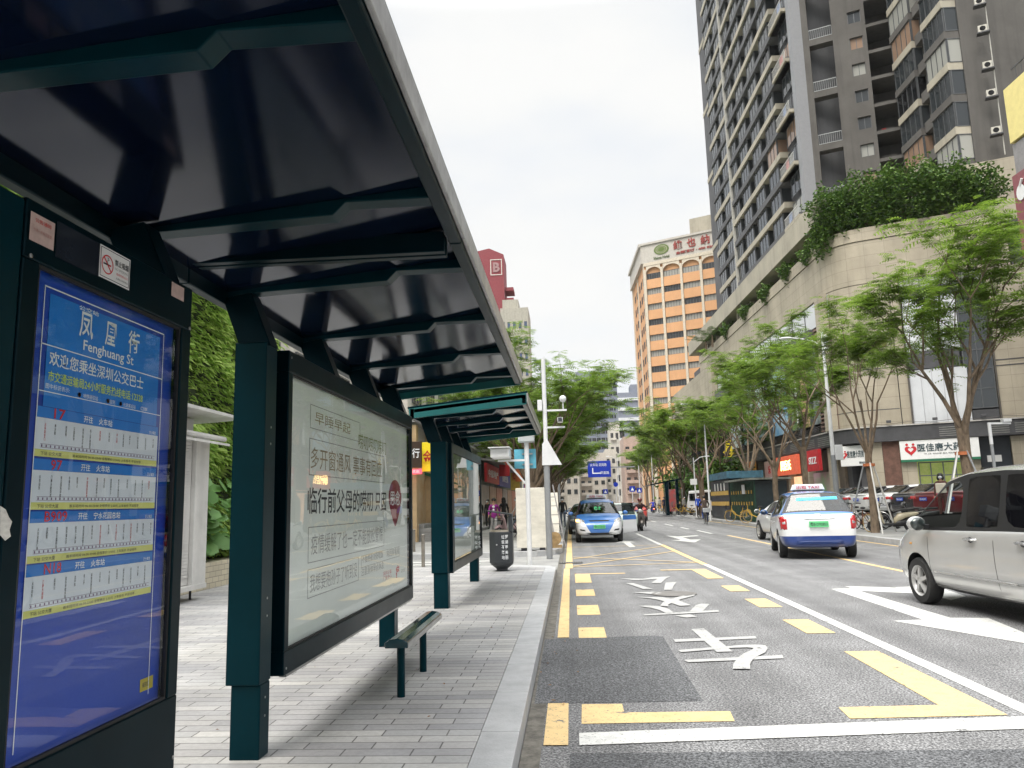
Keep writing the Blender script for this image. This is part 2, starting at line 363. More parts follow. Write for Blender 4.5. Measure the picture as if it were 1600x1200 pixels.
# road markings, 4 mm above what they lie on
def marks(name, m, polys, z=.004):
    b = MB()
    for i_, q in enumerate(polys): b.sheet(q, z + i_ * .0004)
    return struct(b.build(name, m))
def band(x0, x1, y0, y1): return [(x0, y0), (x1, y0), (x1, y1), (x0, y1)]
marks('yellow_edge_line', YEL, [band(-.225, -.07, 5.1, 6.12), band(-.2, -.07, 9.0, 18.2), band(-.17, .0, 18.25, 110), band(-.225, -.07, -4, 4.2), band(9.4, 9.52, 20, 56)], .0075)
marks('white_lane_line', WHT, [band(3.02, 3.16, 1.5, 18.6), band(2.98, 3.12, 27.2, 37)])
marks('yellow_lane_line', YEL, [band(3.0, 3.15, 18.6, 27.2), band(6.4, 6.53, 10.5, 33), band(6.4, 6.5, -6, 9)])
marks('white_dashes', WHT, [band(6.1, 6.25, 35, 39), band(6.0, 6.15, 41, 44), band(5.95, 6.1, 47, 51), band(5.95, 6.1, 56, 60), band(3, 3.12, 44, 48), band(3, 3.12, 56, 60), band(7.4, 8.6, 29.3, 29.8)])
marks('white_cross_line', WHT, [[(0.0, 5.10), (8.9, 6.02), (8.9, 6.32), (0.0, 5.36)]], .0062)
marks('yellow_bay_corners', YEL, [[(.02, 5.58), (1.06, 5.62), (1.08, 5.87), (.33, 5.86), (.33, 6.1), (.03, 6.1)],
    [(1.84, 5.66), (2.9, 5.72), (2.92, 8.0), (2.6, 8.0), (2.57, 5.99), (1.86, 5.95)]])
marks('yellow_bay_dashes', YEL, [band(.04, .35, a, b_) for a, b_ in ((8.98, 9.7), (10.77, 11.76), (12.9, 13.84), (15.0, 16.85))] +
    [band(2.56, 2.87, a, b_) for a, b_ in ((9.05, 10.06), (11.2, 12.15), (13.15, 14.0), (15.3, 17.4))] + [band(.35, 1.1, 16.7, 16.85), band(1.9, 2.56, 17.25, 17.4)])
box = []
def seg(p, q, w_=.075):
    p, q = Vector(p), Vector(q); n = Vector((p.y - q.y, q.x - p.x)).normalized() * w_ / 2; return [p - n, q - n, q + n, p + n]
marks('yellow_box_lines', YEL, [seg((0, 18.6), (3, 19.2)), seg((0, 18.8), (3, 23.5)), seg((0, 21.2), (3, 26.2)), seg((0, 26.8), (3, 26.9)), seg((3, 19.2), (0, 22))], .011)
marks('white_arrows', WHT, [[(4.19, 13.25), (4.51, 13.25), (4.54, 10.0), (4.95, 9.95), (4.62, 7.9), (3.8, 9.85), (4.17, 9.9)], [(4.53, 12.9), (5.3, 12.35), (5.3, 11.6), (5.7, 12.0), (5.9, 13.4), (5.15, 13.3), (4.53, 13.6)],
    [(4.05, 34.1), (4.5, 33.0), (4.5, 30.2), (4.9, 30.2), (4.35, 28.2), (3.75, 30.2), (4.15, 30.2), (4.15, 31.5)], [(4.5, 32.2), (5.3, 33.0), (5.3, 33.8), (4.5, 33.2)],
    [(1.9, 26.2), (2.1, 26.2), (2.15, 29.2), (2.4, 29.2), (2.0, 30.6), (1.6, 29.2), (1.9, 29.2)]])
struct(MB().poly([(-.06, 3.2), (7.5, 3.9), (7.5, 5.55), (3.0, 5.0), (-.06, 4.95)], .001, .003).build('asphalt_patch', PATCH))
struct(MB().poly([(-.33, 6.13), (.94, 6.17), (.975, 9.0), (.9, 9.07), (-.34, 8.92)], .001, .0035).build('asphalt_patch', PATCH))
# 公交车 painted for the traffic that comes towards the camera
STK = {'bus': [[(690,560),(1200,540),(1210,555),(700,577)], [(800,497),(880,492),(1060,637),(960,640)], [(755,690),(1370,660),(1380,680),(780,705)],
  [(720,628),(1050,602),(1060,615),(735,642)], [(1050,602),(1130,596),(1150,612),(1060,615)], [(1130,596),(1215,595),(1190,616),(1150,612)], [(1215,595),(1265,600),(1280,618),(1190,616)], [(1280,618),(1262,645),(1180,628),(1190,616)], [(1262,645),(1215,668),(1130,650),(1180,628)], [(1215,668),(1185,690),(1090,680),(1130,650)], [(1185,690),(1168,720),(1065,715),(1090,680)], [(1168,720),(1170,750),(1060,748),(1065,715)]],
 'cross': [[(500,403),(970,376),(975,388),(510,411)], [(700,412),(790,403),(840,418),(770,424)], [(790,385),(830,345),(860,337),(915,338),(900,355),(875,382)], [(470,352),(520,348),(545,362),(500,356)], [(520,348),(600,352),(600,376),(545,362)], [(600,352),(660,370),(640,395),(600,376)], [(660,370),(690,393),(640,398),(640,395)],
  [(455,295),(620,297),(590,312),(540,303)], [(620,297),(720,315),(690,338),(590,312)], [(720,315),(800,348),(730,352),(690,338)], [(830,282),(760,285),(740,308),(810,290)], [(760,285),(680,305),(690,328),(740,308)], [(680,305),(630,325),(655,345),(690,328)], [(630,325),(605,352),(660,356),(655,345)]],
 'public': [[(350,176),(500,180),(480,188),(430,187)], [(500,180),(560,170),(590,180),(480,188)], [(560,170),(670,165),(640,180),(590,180)], [(590,180),(640,180),(610,208),(550,206)], [(640,205),(710,200),(690,225),(635,225)], [(690,225),(680,250),(630,250),(635,225)], [(390,208),(440,208),(560,245),(500,245)], [(430,266),(560,262),(620,270),(560,278)]]}
for k_, polys in STK.items():
    marks('painted_character', ground_mat('worn white paint', 'paint_white') if 'worn white paint' not in MATS else MATS['worn white paint'], [[tuple(g(880 + x / 4, 860 + y_ / 4)[:2]) for x, y_ in q_] for q_ in polys], .0085)
# drain grating and manhole
d = MB(); d.box(-.33, .25, 19.7, 20.15, .002, .014)
struct(d.build('drain_frame', mat('cast iron', (.06, .06, .06), .6, .6)))
d = MB()
for i in range(9): d.box(-.3 + i * .06, -.268 + i * .06, 19.74, 20.11, .014, .022)
struct(d.build('drain_grating', mat('drain bars', (.22, .21, .2), .6, .4)))
d = MB().lathe([(.36, .0095), (.36, .0125), (.31, .0125), (.30, .0105), (.0001, .011)], (1.62, 12.95, 0), 28)
struct(d.build('manhole_cover', MATS['drain bars']))
# fallen leaves in the gutter
lf = MB(); r_ = random.Random(3)
for i in range(60):
    x, y_, a = (r_.uniform(-.34, .1), r_.uniform(3.5, 17), r_.uniform(0, 6)) if i % 3 else (r_.uniform(-3, -.7), r_.uniform(4, 17), r_.uniform(0, 6)); s_ = r_.uniform(.012, .03); zz = .016 if x > -.36 else .138
    c_, s2 = math.cos(a) * s_, math.sin(a) * s_
    lf.add([(x - c_, y_ - s2, zz), (x - s2 * .4, y_ + c_ * .4, zz + .006), (x + c_, y_ + s2, zz + .003), (x + s2 * .4, y_ - c_ * .4, zz + .006)], [(0, 1, 2, 3)])
tag(lf.build('fallen_leaves', mat('dry leaf', (.3, .16, .06), .7, var=.3)), kind='stuff', label='small dry leaves scattered along the gutter and paving', cat='leaves')
# ================================================================== bus shelters
TEAL = mat('teal enamel', (.0006, .018, .026), .3, var=.12, vs=2.2, coat=.0, spec=.18, bump=.05, bs=12, streak=.25)
TEALD = mat('dark teal enamel', (.0005, .008, .012), .3, var=.15, vs=3, coat=0, spec=.16, streak=.2)
CEIL = mat('glossy navy ceiling', (.002, .005, .016), .11, var=.1, vs=1.5, bump=.03, bs=6, spec=.3)
for m_, c_ in ((CEIL, (.42, .55, .85, 1)), (TEAL, (.4, .8, .85, 1)), (TEALD, (.4, .75, .9, 1))): m_.node_tree.nodes['Principled BSDF'].inputs['Specular Tint'].default_value = c_
ALU = mat('aluminium trim', (.5, .5, .5), .35, metal=.85, var=.15, vs=6, streak=.3)
RUB = mat('black rubber gasket', (.012, .012, .012), .6)
PANE = glass('display glass', (.93, .96, .95), 1.0, 1.62)
WHITEV = mat('white vinyl', (.78, .78, .77), .5, var=.03)
POSTW = mat('pale poster', (.84, .87, .83), .5, var=.04, vs=1)
BLU = mat('deep blue poster', (.002, .05, .42), .4, var=.1, vs=1)
BLU2 = mat('sky blue poster', (.008, .20, .68), .4, var=.1, vs=1.2)
PALE = mat('timetable paper', (.76, .80, .88), .5, var=.04)
YLW = mat('pale yellow strip', (.72, .72, .22), .5, var=.05)
INK = mat('ink', (.035, .035, .045), .5, var=0); INKG = mat('grey ink', (.30, .31, .30), .5, var=0); INKR = mat('red ink', (.6, .02, .03), .5, var=0); INKW = mat('white ink', (.85, .88, .9), .5, var=0); INKY = mat('yellow green ink', (.62, .78, .12), .5, var=0); INKB = mat('brown ink', (.34, .26, .15), .5, var=0)
PINK = mat('faded pink notice', (.55, .40, .36), .7, var=.1, vs=20)
def lantern(root, X0, X1, Y0, Y1, Z0, Z1, top, bot, side, name='frame'):
    """a display case: a frame round an opening on the road side"""
    b = MB()
    b.box(X0, X1, Y0, Y1, Z1 - top, Z1); b.box(X0, X1, Y0, Y1, Z0, Z0 + bot)
    b.box(X0, X1, Y0, Y0 + side, Z0 + bot, Z1 - top); b.box(X0, X1, Y1 - side, Y1, Z0 + bot, Z1 - top)
    b.box(X0, X0 + .02, Y0 + side, Y1 - side, Z0 + bot, Z1 - top)
    fr = b.build(name, TEALD, root, world=True, bevel=.006)
    k = MB(); gy0, gy1, gz0, gz1 = Y0 + side, Y1 - side, Z0 + bot, Z1 - top; gx = X1 - .012
    for a in ((gy0, gy1, gz0, gz0 + .012), (gy0, gy1, gz1 - .012, gz1), (gy0, gy0 + .012, gz0 + .012, gz1 - .012), (gy1 - .012, gy1, gz0 + .012, gz1 - .012)):
        k.box(gx - .01, gx + .004, *a)
    k.build('gasket', RUB, root, world=True)
    p = MB().add([(gx - .004, gy0 + .01, gz0 + .01), (gx - .004, gy1 - .01, gz0 + .01), (gx - .004, gy1 - .01, gz1 - .01), (gx - .004, gy0 + .01, gz1 - .01)], [(0, 1, 2, 3)])
    p.build('glass_pane', PANE, root, world=True)
    return gx, gy0, gy1, gz0, gz1
def roof_module(root, y0, y1, rafters, dz=0, end_near=False, end_far=False):
    b = MB()   # ceiling sheet, tilted up towards the road
    b.prism([(-2.06, y0, 2.84 + dz), (-.585, y0, 2.985 + dz), (-.585, y0, 3.03 + dz), (-2.06, y0, 2.885 + dz)], (0, y1 - y0, 0))
    b.build('ceiling_panel', CEIL, root, world=True)
    b = MB().box(-.60, -.535, y0, y1, 2.905 + dz, 3.035 + dz); b.box(-2.12, -2.055, y0, y1, 2.755 + dz, 2.90 + dz)
    b.build('edge_beam', TEALD, root, world=True, bevel=.008)
    b = MB().box(-.533, -.512, y0 + .003, y1 - .003, 2.93 + dz, 3.05 + dz); b.box(-.533, -.60, y0 + .003, y1 - .003, 3.037 + dz, 3.05 + dz)
    b.build('trim', ALU, root, world=True, bevel=.003)
    b = MB().prism([(-2.15, y0, 2.895 + dz), (-.52, y0, 3.053 + dz), (-.52, y0, 3.075 + dz), (-2.15, y0, 2.92 + dz)], (0, y1 - y0, 0))
    b.build('roof_sheet', TEAL, root, world=True)
    for y in rafters:
        w_ = .052
        P = [(-2.06, 2.80), (-1.97, 2.825), (-1.06, 2.865), (-1.00, 2.925), (-.6, 2.925), (-.6, 2.985), (-2.06, 2.845)]
        b = MB().prism([(x, y - w_, z + dz) for x, z in P], (0, 2 * w_, 0)); b.build('rafter', TEAL, root, world=True, bevel=.005, fixn=True)
    for fl, y in ((end_near, y0), (end_far, y1 - .045)):
        if fl:
            b = MB().prism([(-2.12, y, 2.76 + dz), (-.535, y, 2.90 + dz), (-.535, y, 3.055 + dz), (-2.14, y, 2.915 + dz)], (0, .045, 0)); b.build('end_fascia', mat('lit teal enamel', (.002, .10, .10), .4), root, world=True, bevel=.004, fixn=True)  # same teal enamel; the light on this end is put into its colour
def arm(root, y, z0, dz=0, w_=.07):
    b = MB().prism([(-1.77, y - w_, z0), (-1.965, y - w_, z0), (-2.08, y - w_, 2.80 + dz), (-1.90, y - w_, 2.828 + dz)], (0, 2 * w_, 0)); b.build('roof_arm', TEALD, root, world=True, bevel=.006, fixn=True)

# ---- the long shelter: two roof modules, two display cases
sh = thing('bus_shelter', 'long dark green bus shelter in the foreground with two display cases and a glossy ceiling', 'bus shelter', (-1.85, 4.5, .13), 0, 'dark green bus shelters')
roof_module(sh, -.6, 3.955, (.75, 2.09, 3.42), end_near=True); roof_module(sh, 3.965, 9.0, (4.5, 5.85, 7.18, 8.5), end_far=True)
b = MB().box(-2.05, -.62, 3.90, 3.95, 2.845, 2.955); b.box(-2.05, -.62, 3.97, 4.02, 2.845, 2.955); b.build('joint_beam', TEALD, sh, world=True, bevel=.004)
for y in (2.09, 3.3, 4.5, 5.85, 7.18, 8.4): arm(sh, y, 2.49 if y > 4 else 2.53)
# posts
def post(root, x0, x1, y0, y1, zt, zs=.53, name='post'):
    b = MB().box(x0, x1, y0, y1, .125, zs); b.box(x0 - .025, x1 - .0, y0 - .02, y1 + .01, zs, zt); b.build(name, TEAL, root, world=True, bevel=.008)
post(sh, -1.957, -1.785, 4.43, 4.575, 2.51)
b = MB().box(-1.95, -1.83, 4.59, 4.70, .53, 2.50); b.build('post_back', TEALD, sh, world=True, bevel=.006)
post(sh, -1.96, -1.80, 7.86, 8.02, .56); post(sh, -1.93, -1.78, 2.12, 2.28, .45); 
b = MB().box(-1.93, -1.80, 3.24, 3.43, .125, .45); b.build('post', TEALD, sh, world=True, bevel=.006)
b = MB().box(-1.95, -1.76, 2.12, 2.296, .40, 2.545); b.build('side_cheek', TEAL, sh, world=True, bevel=.01)
# display case of the near module
gx, a0, a1, c0, c1 = lantern(sh, -1.93, -1.76, 2.30, 3.435, .40, 2.555, .205, .315, .085)
px = -1.80
def sheet(root, name, m, y0, y1, z0, z1, x=px, dx=0.0):
    return MB().add([(x + dx, y0, z0), (x + dx, y1, z0), (x + dx, y1, z1), (x + dx, y0, z1)], [(0, 1, 2, 3)]).build(name, m, root, world=True)
def tx(root, s_, m, y, z, w_, h, x=px, dx=.0015, off=0.0, name='lettering'):
    return text(s_, name, m, root, axes((x + dx, y, z), (0, 1, 0), (0, 0, 1)), 1, 0, off, fit=(w_, h), world=True)
sheet(sh, 'poster', BLU, 2.34, 3.39, .70, 2.37, dx=-.002)
# pale column down the left and the border line
b = MB()
for y0, y1, z0, z1 in ((2.468, 2.472, .755, 2.30), (3.262, 3.266, .755, 2.30), (2.468, 3.266, 2.297, 2.302), (2.468, 3.266, 2.093, 2.097), (2.468, 3.266, 1.93, 1.933)):
    b.add([(px + .0012, y0, z0), (px + .0012, y1, z0), (px + .0012, y1, z1), (px + .0012, y0, z1)], [(0, 1, 2, 3)])
b.build('border_line', INKW, sh, world=True)
sheet(sh, 'poster_header', BLU2, 2.50, 3.235, 1.88, 2.28)
tx(sh, '公交站', INKW, 2.72, 2.272, .12, .018, off=.01)
for i, ch in enumerate('凤凰街'): tx(sh, ch, INKW, 2.71 + i * .16, 2.212, .082, .098, off=.012)
tx(sh, 'Fenghuang St', INKW, 2.865, 2.13, .335, .052, off=.012)
tx(sh, '欢迎您乘坐深圳公交巴士', INKW, 2.815, 2.052, .60, .052, off=.012)
tx(sh, '市交通运输局24小时服务热线电话:12328', INKY, 2.815, 1.988, .60, .038, off=.01)
tx(sh, '图中标识表示:', INKW, 2.57, 1.952, .13, .018); tx(sh, '地铁接驳站', INKW, 2.76, 1.945, .09, .017); tx(sh, '医院', INKW, 2.90, 1.945, .035, .017); tx(sh, '长途客运站', INKW, 3.02, 1.945, .09, .017); tx(sh, '口岸', INKW, 3.13, 1.945, .05, .017)
b = MB()
for y in (2.69, 2.868, 2.955): MB().lathe([(.0001, 0), (.009, 0)], (px + .0035, y, 1.945), 10, 'x').build('symbol_dot', INKR, sh, world=True)
STOPS = '火车站东门南大剧院荔枝公园科学馆华强北中航苑上海宾馆田面岗厦北市民中心莲花西香蜜湖竹子林车公庙白石洲世界之窗华侨城深南沙河康佳集团大新南头古城同乐西乡凤凰翠竹布心罗湖洪湖笋岗泥岗'
for k, (num, dest, zt) in enumerate((('17', '火车站', 1.878), ('97', '火车站', 1.698), ('B909', '宁水花园总站', 1.520), ('N18', '火车站', 1.343))):
    y0, y1 = 2.468, 3.25; zb = zt - .172
    sheet(sh, 'route_header', BLU2, y0, y1, zt - .038, zt, dx=.0006)
    sheet(sh, 'route_sheet', PALE, y0, y1, zb + .025, zt - .0385, dx=.0006)
    sheet(sh, 'route_footer', YLW, y0, y1, zb, zb + .0248, dx=.0006)
    tx(sh, num, INKR, 2.59 + .015 * (len(num) > 2), zt - .018, .03 * len(num), .036, off=.012)
    tx(sh, '开往', INKW, 2.755, zt - .019, .055, .026, off=.012); tx(sh, dest, INKW, 2.80 + .0145 * len(dest) + .02, zt - .019, .029 * len(dest), .026, off=.012)
    tx(sh, '巴士集团', INKW, 3.205, zt - .028, .05, .014)
    q = 0; cu = bpy.data.curves
    b_txt = []
    yy = y0 + .05 if k % 2 == 0 else y0 + .04
    while yy < y1 - .02:
        n_ = rnd.randint(3, 6); s_ = '\n'.join(STOPS[(q + j) % len(STOPS)] for j in range(n_)); q += n_
        tx(sh, s_, INK if rnd.random() < .8 else INKR, yy, zt - .055 - n_ * .0062, .0085, n_ * .0125, off=.01, name='stop_name'); yy += rnd.choice((.045, .052, .06))
    b = MB()
    for zz in (zb + .031, zb + .043): b.add([(px + .0016, y0 + .03, zz), (px + .0016, y1 - .02, zz), (px + .0016, y1 - .02, zz + .0012), (px + .0016, y0 + .03, zz + .0012)], [(0, 1, 2, 3)])
    for i in range(32):
        y_ = y0 + .035 + i * .0226; b.add([(px + .0017, y_, zb + .033), (px + .0017, y_ + .006, zb + .033), (px + .0017, y_ + .006, zb + .041), (px + .0017, y_, zb + .041)], [(0, 1, 2, 3)])
    b.build('route_line', mat('violet ink', (.16, .08, .2), .5, var=0), sh, world=True)
    tx(sh, '下站 公交大厦', INK, y0 + .09, zb + .012, .11, .013, dx=.0016); tx(sh, '首末班时间 06:30-23:00 全程票价 2.50元 上车投币 不设找零', INK, y0 + .43, zb + .012, .45, .011, dx=.0016)
tx(sh, '福田区', INK, 3.24, .80, .05, .02)
sheet(sh, 'small_sticker', mat('ochre sticker', (.45, .36, .03), .6), 3.20, 3.30, .775, .825, dx=.0007)
# stickers on the frame head
fx = -1.757
sheet(sh, 'notice', PINK, 2.318, 2.44, 2.413, 2.512, x=fx); tx(sh, '公告通知', INKR, 2.38, 2.49, .08, .015, x=fx); tx(sh, '为进一步规范管理', mat('faint red ink', (.42, .2, .18), .6), 2.38, 2.455, .09, .012, x=fx)
sheet(sh, 'blank_plate', mat('dark glossy plate', (.02, .025, .035), .12), 2.45, 2.695, 2.397, 2.528, x=fx)
sheet(sh, 'no_smoking_sign', WHITEV, 2.70, 2.905, 2.402, 2.53, x=fx)
b = MB()
for a in ((2.706, 2.899, 2.408, 2.4105), (2.706, 2.899, 2.5215, 2.524), (2.706, 2.7085, 2.4105, 2.5215), (2.8965, 2.899, 2.4105, 2.5215)): b.box(fx + .0005, fx + .0012, *a)
b.box(fx + .001, fx + .002, 2.725, 2.762, 2.459, 2.465); b.build('sign_border', INK, sh, world=True)
b = MB()
for i in range(36):
    t0, t1 = math.tau * i / 36, math.tau * (i + 1) / 36; c = (2.751, 2.462)
    b.add([(fx + .0015, c[0] + math.cos(t) * r, c[1] + math.sin(t) * r) for t, r in ((t0, .033), (t1, .033), (t1, .038), (t0, .038))], [(0, 1, 2, 3)])
b.bar((fx + .002, 2.726, 2.487), (fx + .002, 2.776, 2.437), .004, .001, up=(1, 0, 0)); b.box(fx + .0015, fx + .002, 2.763, 2.773, 2.459, 2.465)
b.build('no_smoking_ring', INKR, sh, world=True)
b = MB().tube([(fx + .002, 2.752, 2.467), (fx + .002, 2.745, 2.475), (fx + .002, 2.758, 2.48), (fx + .002, 2.75, 2.49)], .0012, 5).build('smoke_wisp', INK, sh, world=True)
tx(sh, '禁止吸烟', INK, 2.845, 2.487, .092, .026, x=fx, off=.012); tx(sh, 'NO SMOKING', INKG, 2.845, 2.462, .09, .010, x=fx); tx(sh, '违者罚款50元', INKR, 2.85, 2.443, .08, .010, x=fx); tx(sh, '控烟投诉举报电话', INK, 2.85, 2.425, .08, .008, x=fx)
sheet(sh, 'notice', PINK, 3.235, 3.348, 2.472, 2.537, x=fx)
# display case of the far module
gx, a0, a1, c0, c1 = lantern(sh, -1.865, -1.752, 4.70, 8.56, .52, 2.515, .14, .14, .075)
sheet(sh, 'advertisement', POSTW, 4.77, 8.49, .65, 2.385, x=-1.80)
XA = -1.80
b = MB()
def box_outline(y0, y1, z0, z1, t=.006):
    for a in ((y0, y1, z0, z0 + t), (y0, y1, z1 - t, z1), (y0, y0 + t * 2, z0 + t, z1 - t), (y1 - t * 2, y1, z0 + t, z1 - t)):
        b.add([(XA + .001, a[0], a[2]), (XA + .001, a[1], a[2]), (XA + .001, a[1], a[3]), (XA + .001, a[0], a[3])], [(0, 1, 2, 3)])
box_outline(5.24, 7.43, 1.74, 2.0); box_outline(5.25, 6.55, 2.07, 2.24, .005); box_outline(5.24, 7.42, 1.14, 1.385); box_outline(5.24, 6.52, .905, 1.10); box_outline(6.6, 8.1, 1.0, 1.10, .005)
b.build('text_frame', INKG, sh, world=True)
tx(sh, '多开窗通风 事事有回应', INKB, 6.3, 1.865, 2.05, .155, x=XA); tx(sh, '出门戴口罩', INKG, 6.75, 2.02, 1.2, .15, x=XA) if False else None
tx(sh, '唠叨唠叨唠叨', mat('olive ink', (.26, .3, .1), .5, var=0), 7.0, 2.08, 1.0, .13, x=XA)
tx(sh, '早睡早起', INKB, 5.8, 2.155, .9, .09, x=XA)
tx(sh, '临行前父母的唠叨 只因', INK, 6.36, 1.565, 2.28, .185, x=XA, off=.01)
tx(sh, '疫情缓解了也一定不能放松警惕', INKG, 6.33, 1.262, 2.05, .14, x=XA)
tx(sh, '我想要抱孙子了听到没', INKG, 5.88, 1.0, 1.18, .12, x=XA); tx(sh, '不要熬夜 好好吃饭', INKG, 7.0, 1.07, .75, .07, x=XA); tx(sh, '常回家看看', INKG, 7.8, 1.06, .55, .07, x=XA); tx(sh, '注意身体早点休息', INKG, 7.0, .965, .8, .07, x=XA)
# red drop with the word for longing
b = MB(); pts = []
for i in range(40):
    t = math.tau * i / 40; r_ = 1.0; yy = .29 * math.sin(t); zz = .185 * math.cos(t) * 1.0
    if math.cos(t) < 0: yy *= (1 - .55 * (-math.cos(t)) ** 1.3); zz *= 1.55
    pts.append((XA + .0012, 7.90 + yy, 1.60 + zz))
b.add(pts, [list(range(40))[::-1]]); b.build('red_drop', mat('dark red print', (.30, .01, .05), .5, var=.1), sh, world=True)
tx(sh, '思念', INKW, 7.90, 1.60, .46, .15, x=XA, dx=.002, off=.015)
tx(sh, '深圳公益\n广告中心', INKR, 7.55, .86, .36, .08, x=XA); tx(sh, '疫', INKR, 8.0, .85, .16, .13, x=XA, off=.06); tx(sh, '深圳文明网', INKG, 8.25, .84, .2, .04, x=XA)
# drip tray lip under the case
MB().box(-1.80, -1.755, 4.75, 8.5, .505, .52).build('case_lip', ALU, sh, world=True)

# ---- the short shelter behind
s2 = thing('bus_shelter', 'smaller green bus shelter behind the first one with a tilted teal roof edge', 'bus shelter', (-1.8, 10.8, .13), 0, 'dark green bus shelters')
roof_module(s2, 10.2, 14.85, (10.9, 11.95, 12.98, 14.0), dz=-.075, end_near=True, end_far=True)
for y in (10.75, 12.0, 13.2, 14.4): arm(s2, y, 2.39, dz=-.075)
post(s2, -1.90, -1.70, 10.66, 10.84, 2.40, .6); post(s2, -1.88, -1.72, 14.3, 14.46, .66)
MB().box(-1.80, -1.655, 10.86, 10.97, .58, 2.40).build('post_back', TEALD, s2, world=True, bevel=.006)
gx, a0, a1, c0, c1 = lantern(s2, -1.80, -1.655, 10.98, 14.5, .59, 2.40, .13, .13, .06)
sheet(s2, 'advertisement', mat('green grey poster', (.16, .21, .17), .5, var=.45, vs=.9, col2=(.34, .4, .37)), 11.03, 14.45, .71, 2.28, x=-1.70)
sheet(s2, 'poster_band', POSTW, 11.03, 13.6, .75, 1.15, x=-1.698)

# ---- bench
bn = thing('bench', 'narrow teal metal bench with round legs in front of the white advertisement', 'bench', (-1.29, 6.25, .13))
prof = [(-.085, .495), (-.085, .535), (-.05, .555), (0, .562), (.05, .555), (.085, .535), (.085, .495)]
MB().prism([(-1.295 + x, 5.70, z) for x, z in prof], (0, 1.48, 0)).build('seat', mat('worn teal steel', (.003, .035, .045), .16, var=.2, vs=5, coat=.5), bn, world=True, bevel=.006, fixn=True)
MB().box(-1.209, -1.204, 5.705, 7.175, .497, .532).build('edge_strip', ALU, bn, world=True)
for y in (5.84, 6.70, 7.0):
    if y == 7.0: continue
    MB().tube([(-1.29, y, .12), (-1.29, y, .497)], .030, 14).build('leg', TEAL, bn, world=True, smooth=True)

# a chip in the enamel, a few bolts and rain marks
cp = [aY(u, v, 2.117) for u, v in ((0, 790), (9, 796), (14, 808), (19, 815), (15, 828), (17, 838), (8, 845), (0, 836))]
MB().add([tuple(p) for p in cp], [list(range(len(cp)))]).build('bare_patch', mat('bare primer', (.5, .5, .47), .8, var=.2, vs=30), sh, world=True)
for (x, y, z) in ((-1.757, 2.33, 2.36), (-1.757, 3.41, 2.36), (-1.757, 2.33, .46), (-1.757, 3.41, .46), (-1.749, 4.73, 2.47), (-1.749, 4.73, .56), (-1.749, 8.53, 2.47), (-1.749, 8.53, .56)): MB().lathe([(.008, 0), (.008, .004), (.0001, .006)], (x, y, z), 8, 'x').build('bolt', ALU, sh, world=True, smooth=True)
for y in (4.43, 4.575):
    for z in (.35, .9, 1.9): MB().lathe([(.007, 0), (.007, .003), (.0001, .004)], (-1.7845, 4.50, z + (y > 4.5) * .1), 8, 'x').build('bolt', ALU, sh, world=True, smooth=True)
# ================================================================== buildings of the right-hand side
DA = (-.029, .9996); DB = (.9275, -.3738)       # along the street facade / along the facade towards the camera side
GREYW = mat('grey render wall', (.105, .098, .09), .85, var=.14, vs=.25, bump=.2, bs=8, streak=.3)
GREYB = mat('blue grey wall', (.095, .096, .102), .8, var=.12, vs=.3, streak=.25)
CREAM = mat('cream concrete band', (.40, .365, .29), .75, var=.1, vs=.5, streak=.3)
BEIGE = mat('beige stone cladding', (.42, .37, .285), .7, var=.12, vs=.35, bump=.1, bs=5, streak=.3)
def panel_joints(m, bw, bh, depth=.82):
    t = m.node_tree; N = t.nodes.new; L = t.links.new; b = t.nodes['Principled BSDF']; old = b.inputs['Base Color'].links[0].from_socket
    tc_ = N('ShaderNodeTexCoord'); sp = N('ShaderNodeSeparateXYZ'); L(tc_.outputs['Object'], sp.inputs[0]); ad = N('ShaderNodeMath'); ad.operation = 'SUBTRACT'; L(sp.outputs[1], ad.inputs[0]); L(sp.outputs[0], ad.inputs[1])
    cb = N('ShaderNodeCombineXYZ'); L(ad.outputs[0], cb.inputs[0]); L(sp.outputs[2], cb.inputs[1]); br = N('ShaderNodeTexBrick'); br.inputs['Scale'].default_value = 1; br.inputs['Brick Width'].default_value = bw; br.inputs['Row Height'].default_value = bh; br.offset = 0
    br.inputs['Mortar Size'].default_value = .012; br.inputs['Color1'].default_value = (1, 1, 1, 1); br.inputs['Color2'].default_value = (.93, .93, .92, 1); br.inputs['Mortar'].default_value = (depth * .75,) * 3 + (1,)
    L(cb.outputs[0], br.inputs[0]); mx_ = N('ShaderNodeMixRGB'); mx_.blend_type = 'MULTIPLY'; mx_.inputs[0].default_value = 1; L(old, mx_.inputs[1]); L(br.outputs[0], mx_.inputs[2]); L(mx_.outputs[0], b.inputs['Base Color'])
panel_joints(BEIGE, 1.6, .8)
SLATE = mat('charcoal metal panel', (.065, .065, .07), .5, var=.15, vs=1.5, streak=.2)
BROWN = mat('brown brick wall', (.14, .07, .05), .75, var=.2, vs=3)
WINF = mat('window frame grey', (.12, .125, .13), .4, metal=.4)
WGL = glass('facade glass', (.5, .56, .56), .08, 1.7, .02, (.04, .046, .05))
WGL2 = glass('curtained glass', (.6, .6, .55), .05, 1.45, .03, (.36, .36, .33))
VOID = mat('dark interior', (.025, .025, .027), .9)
WPAN = mat('white facade panel', (.62, .64, .66), .4, var=.06, vs=.6, streak=.15)
LEAFD = None
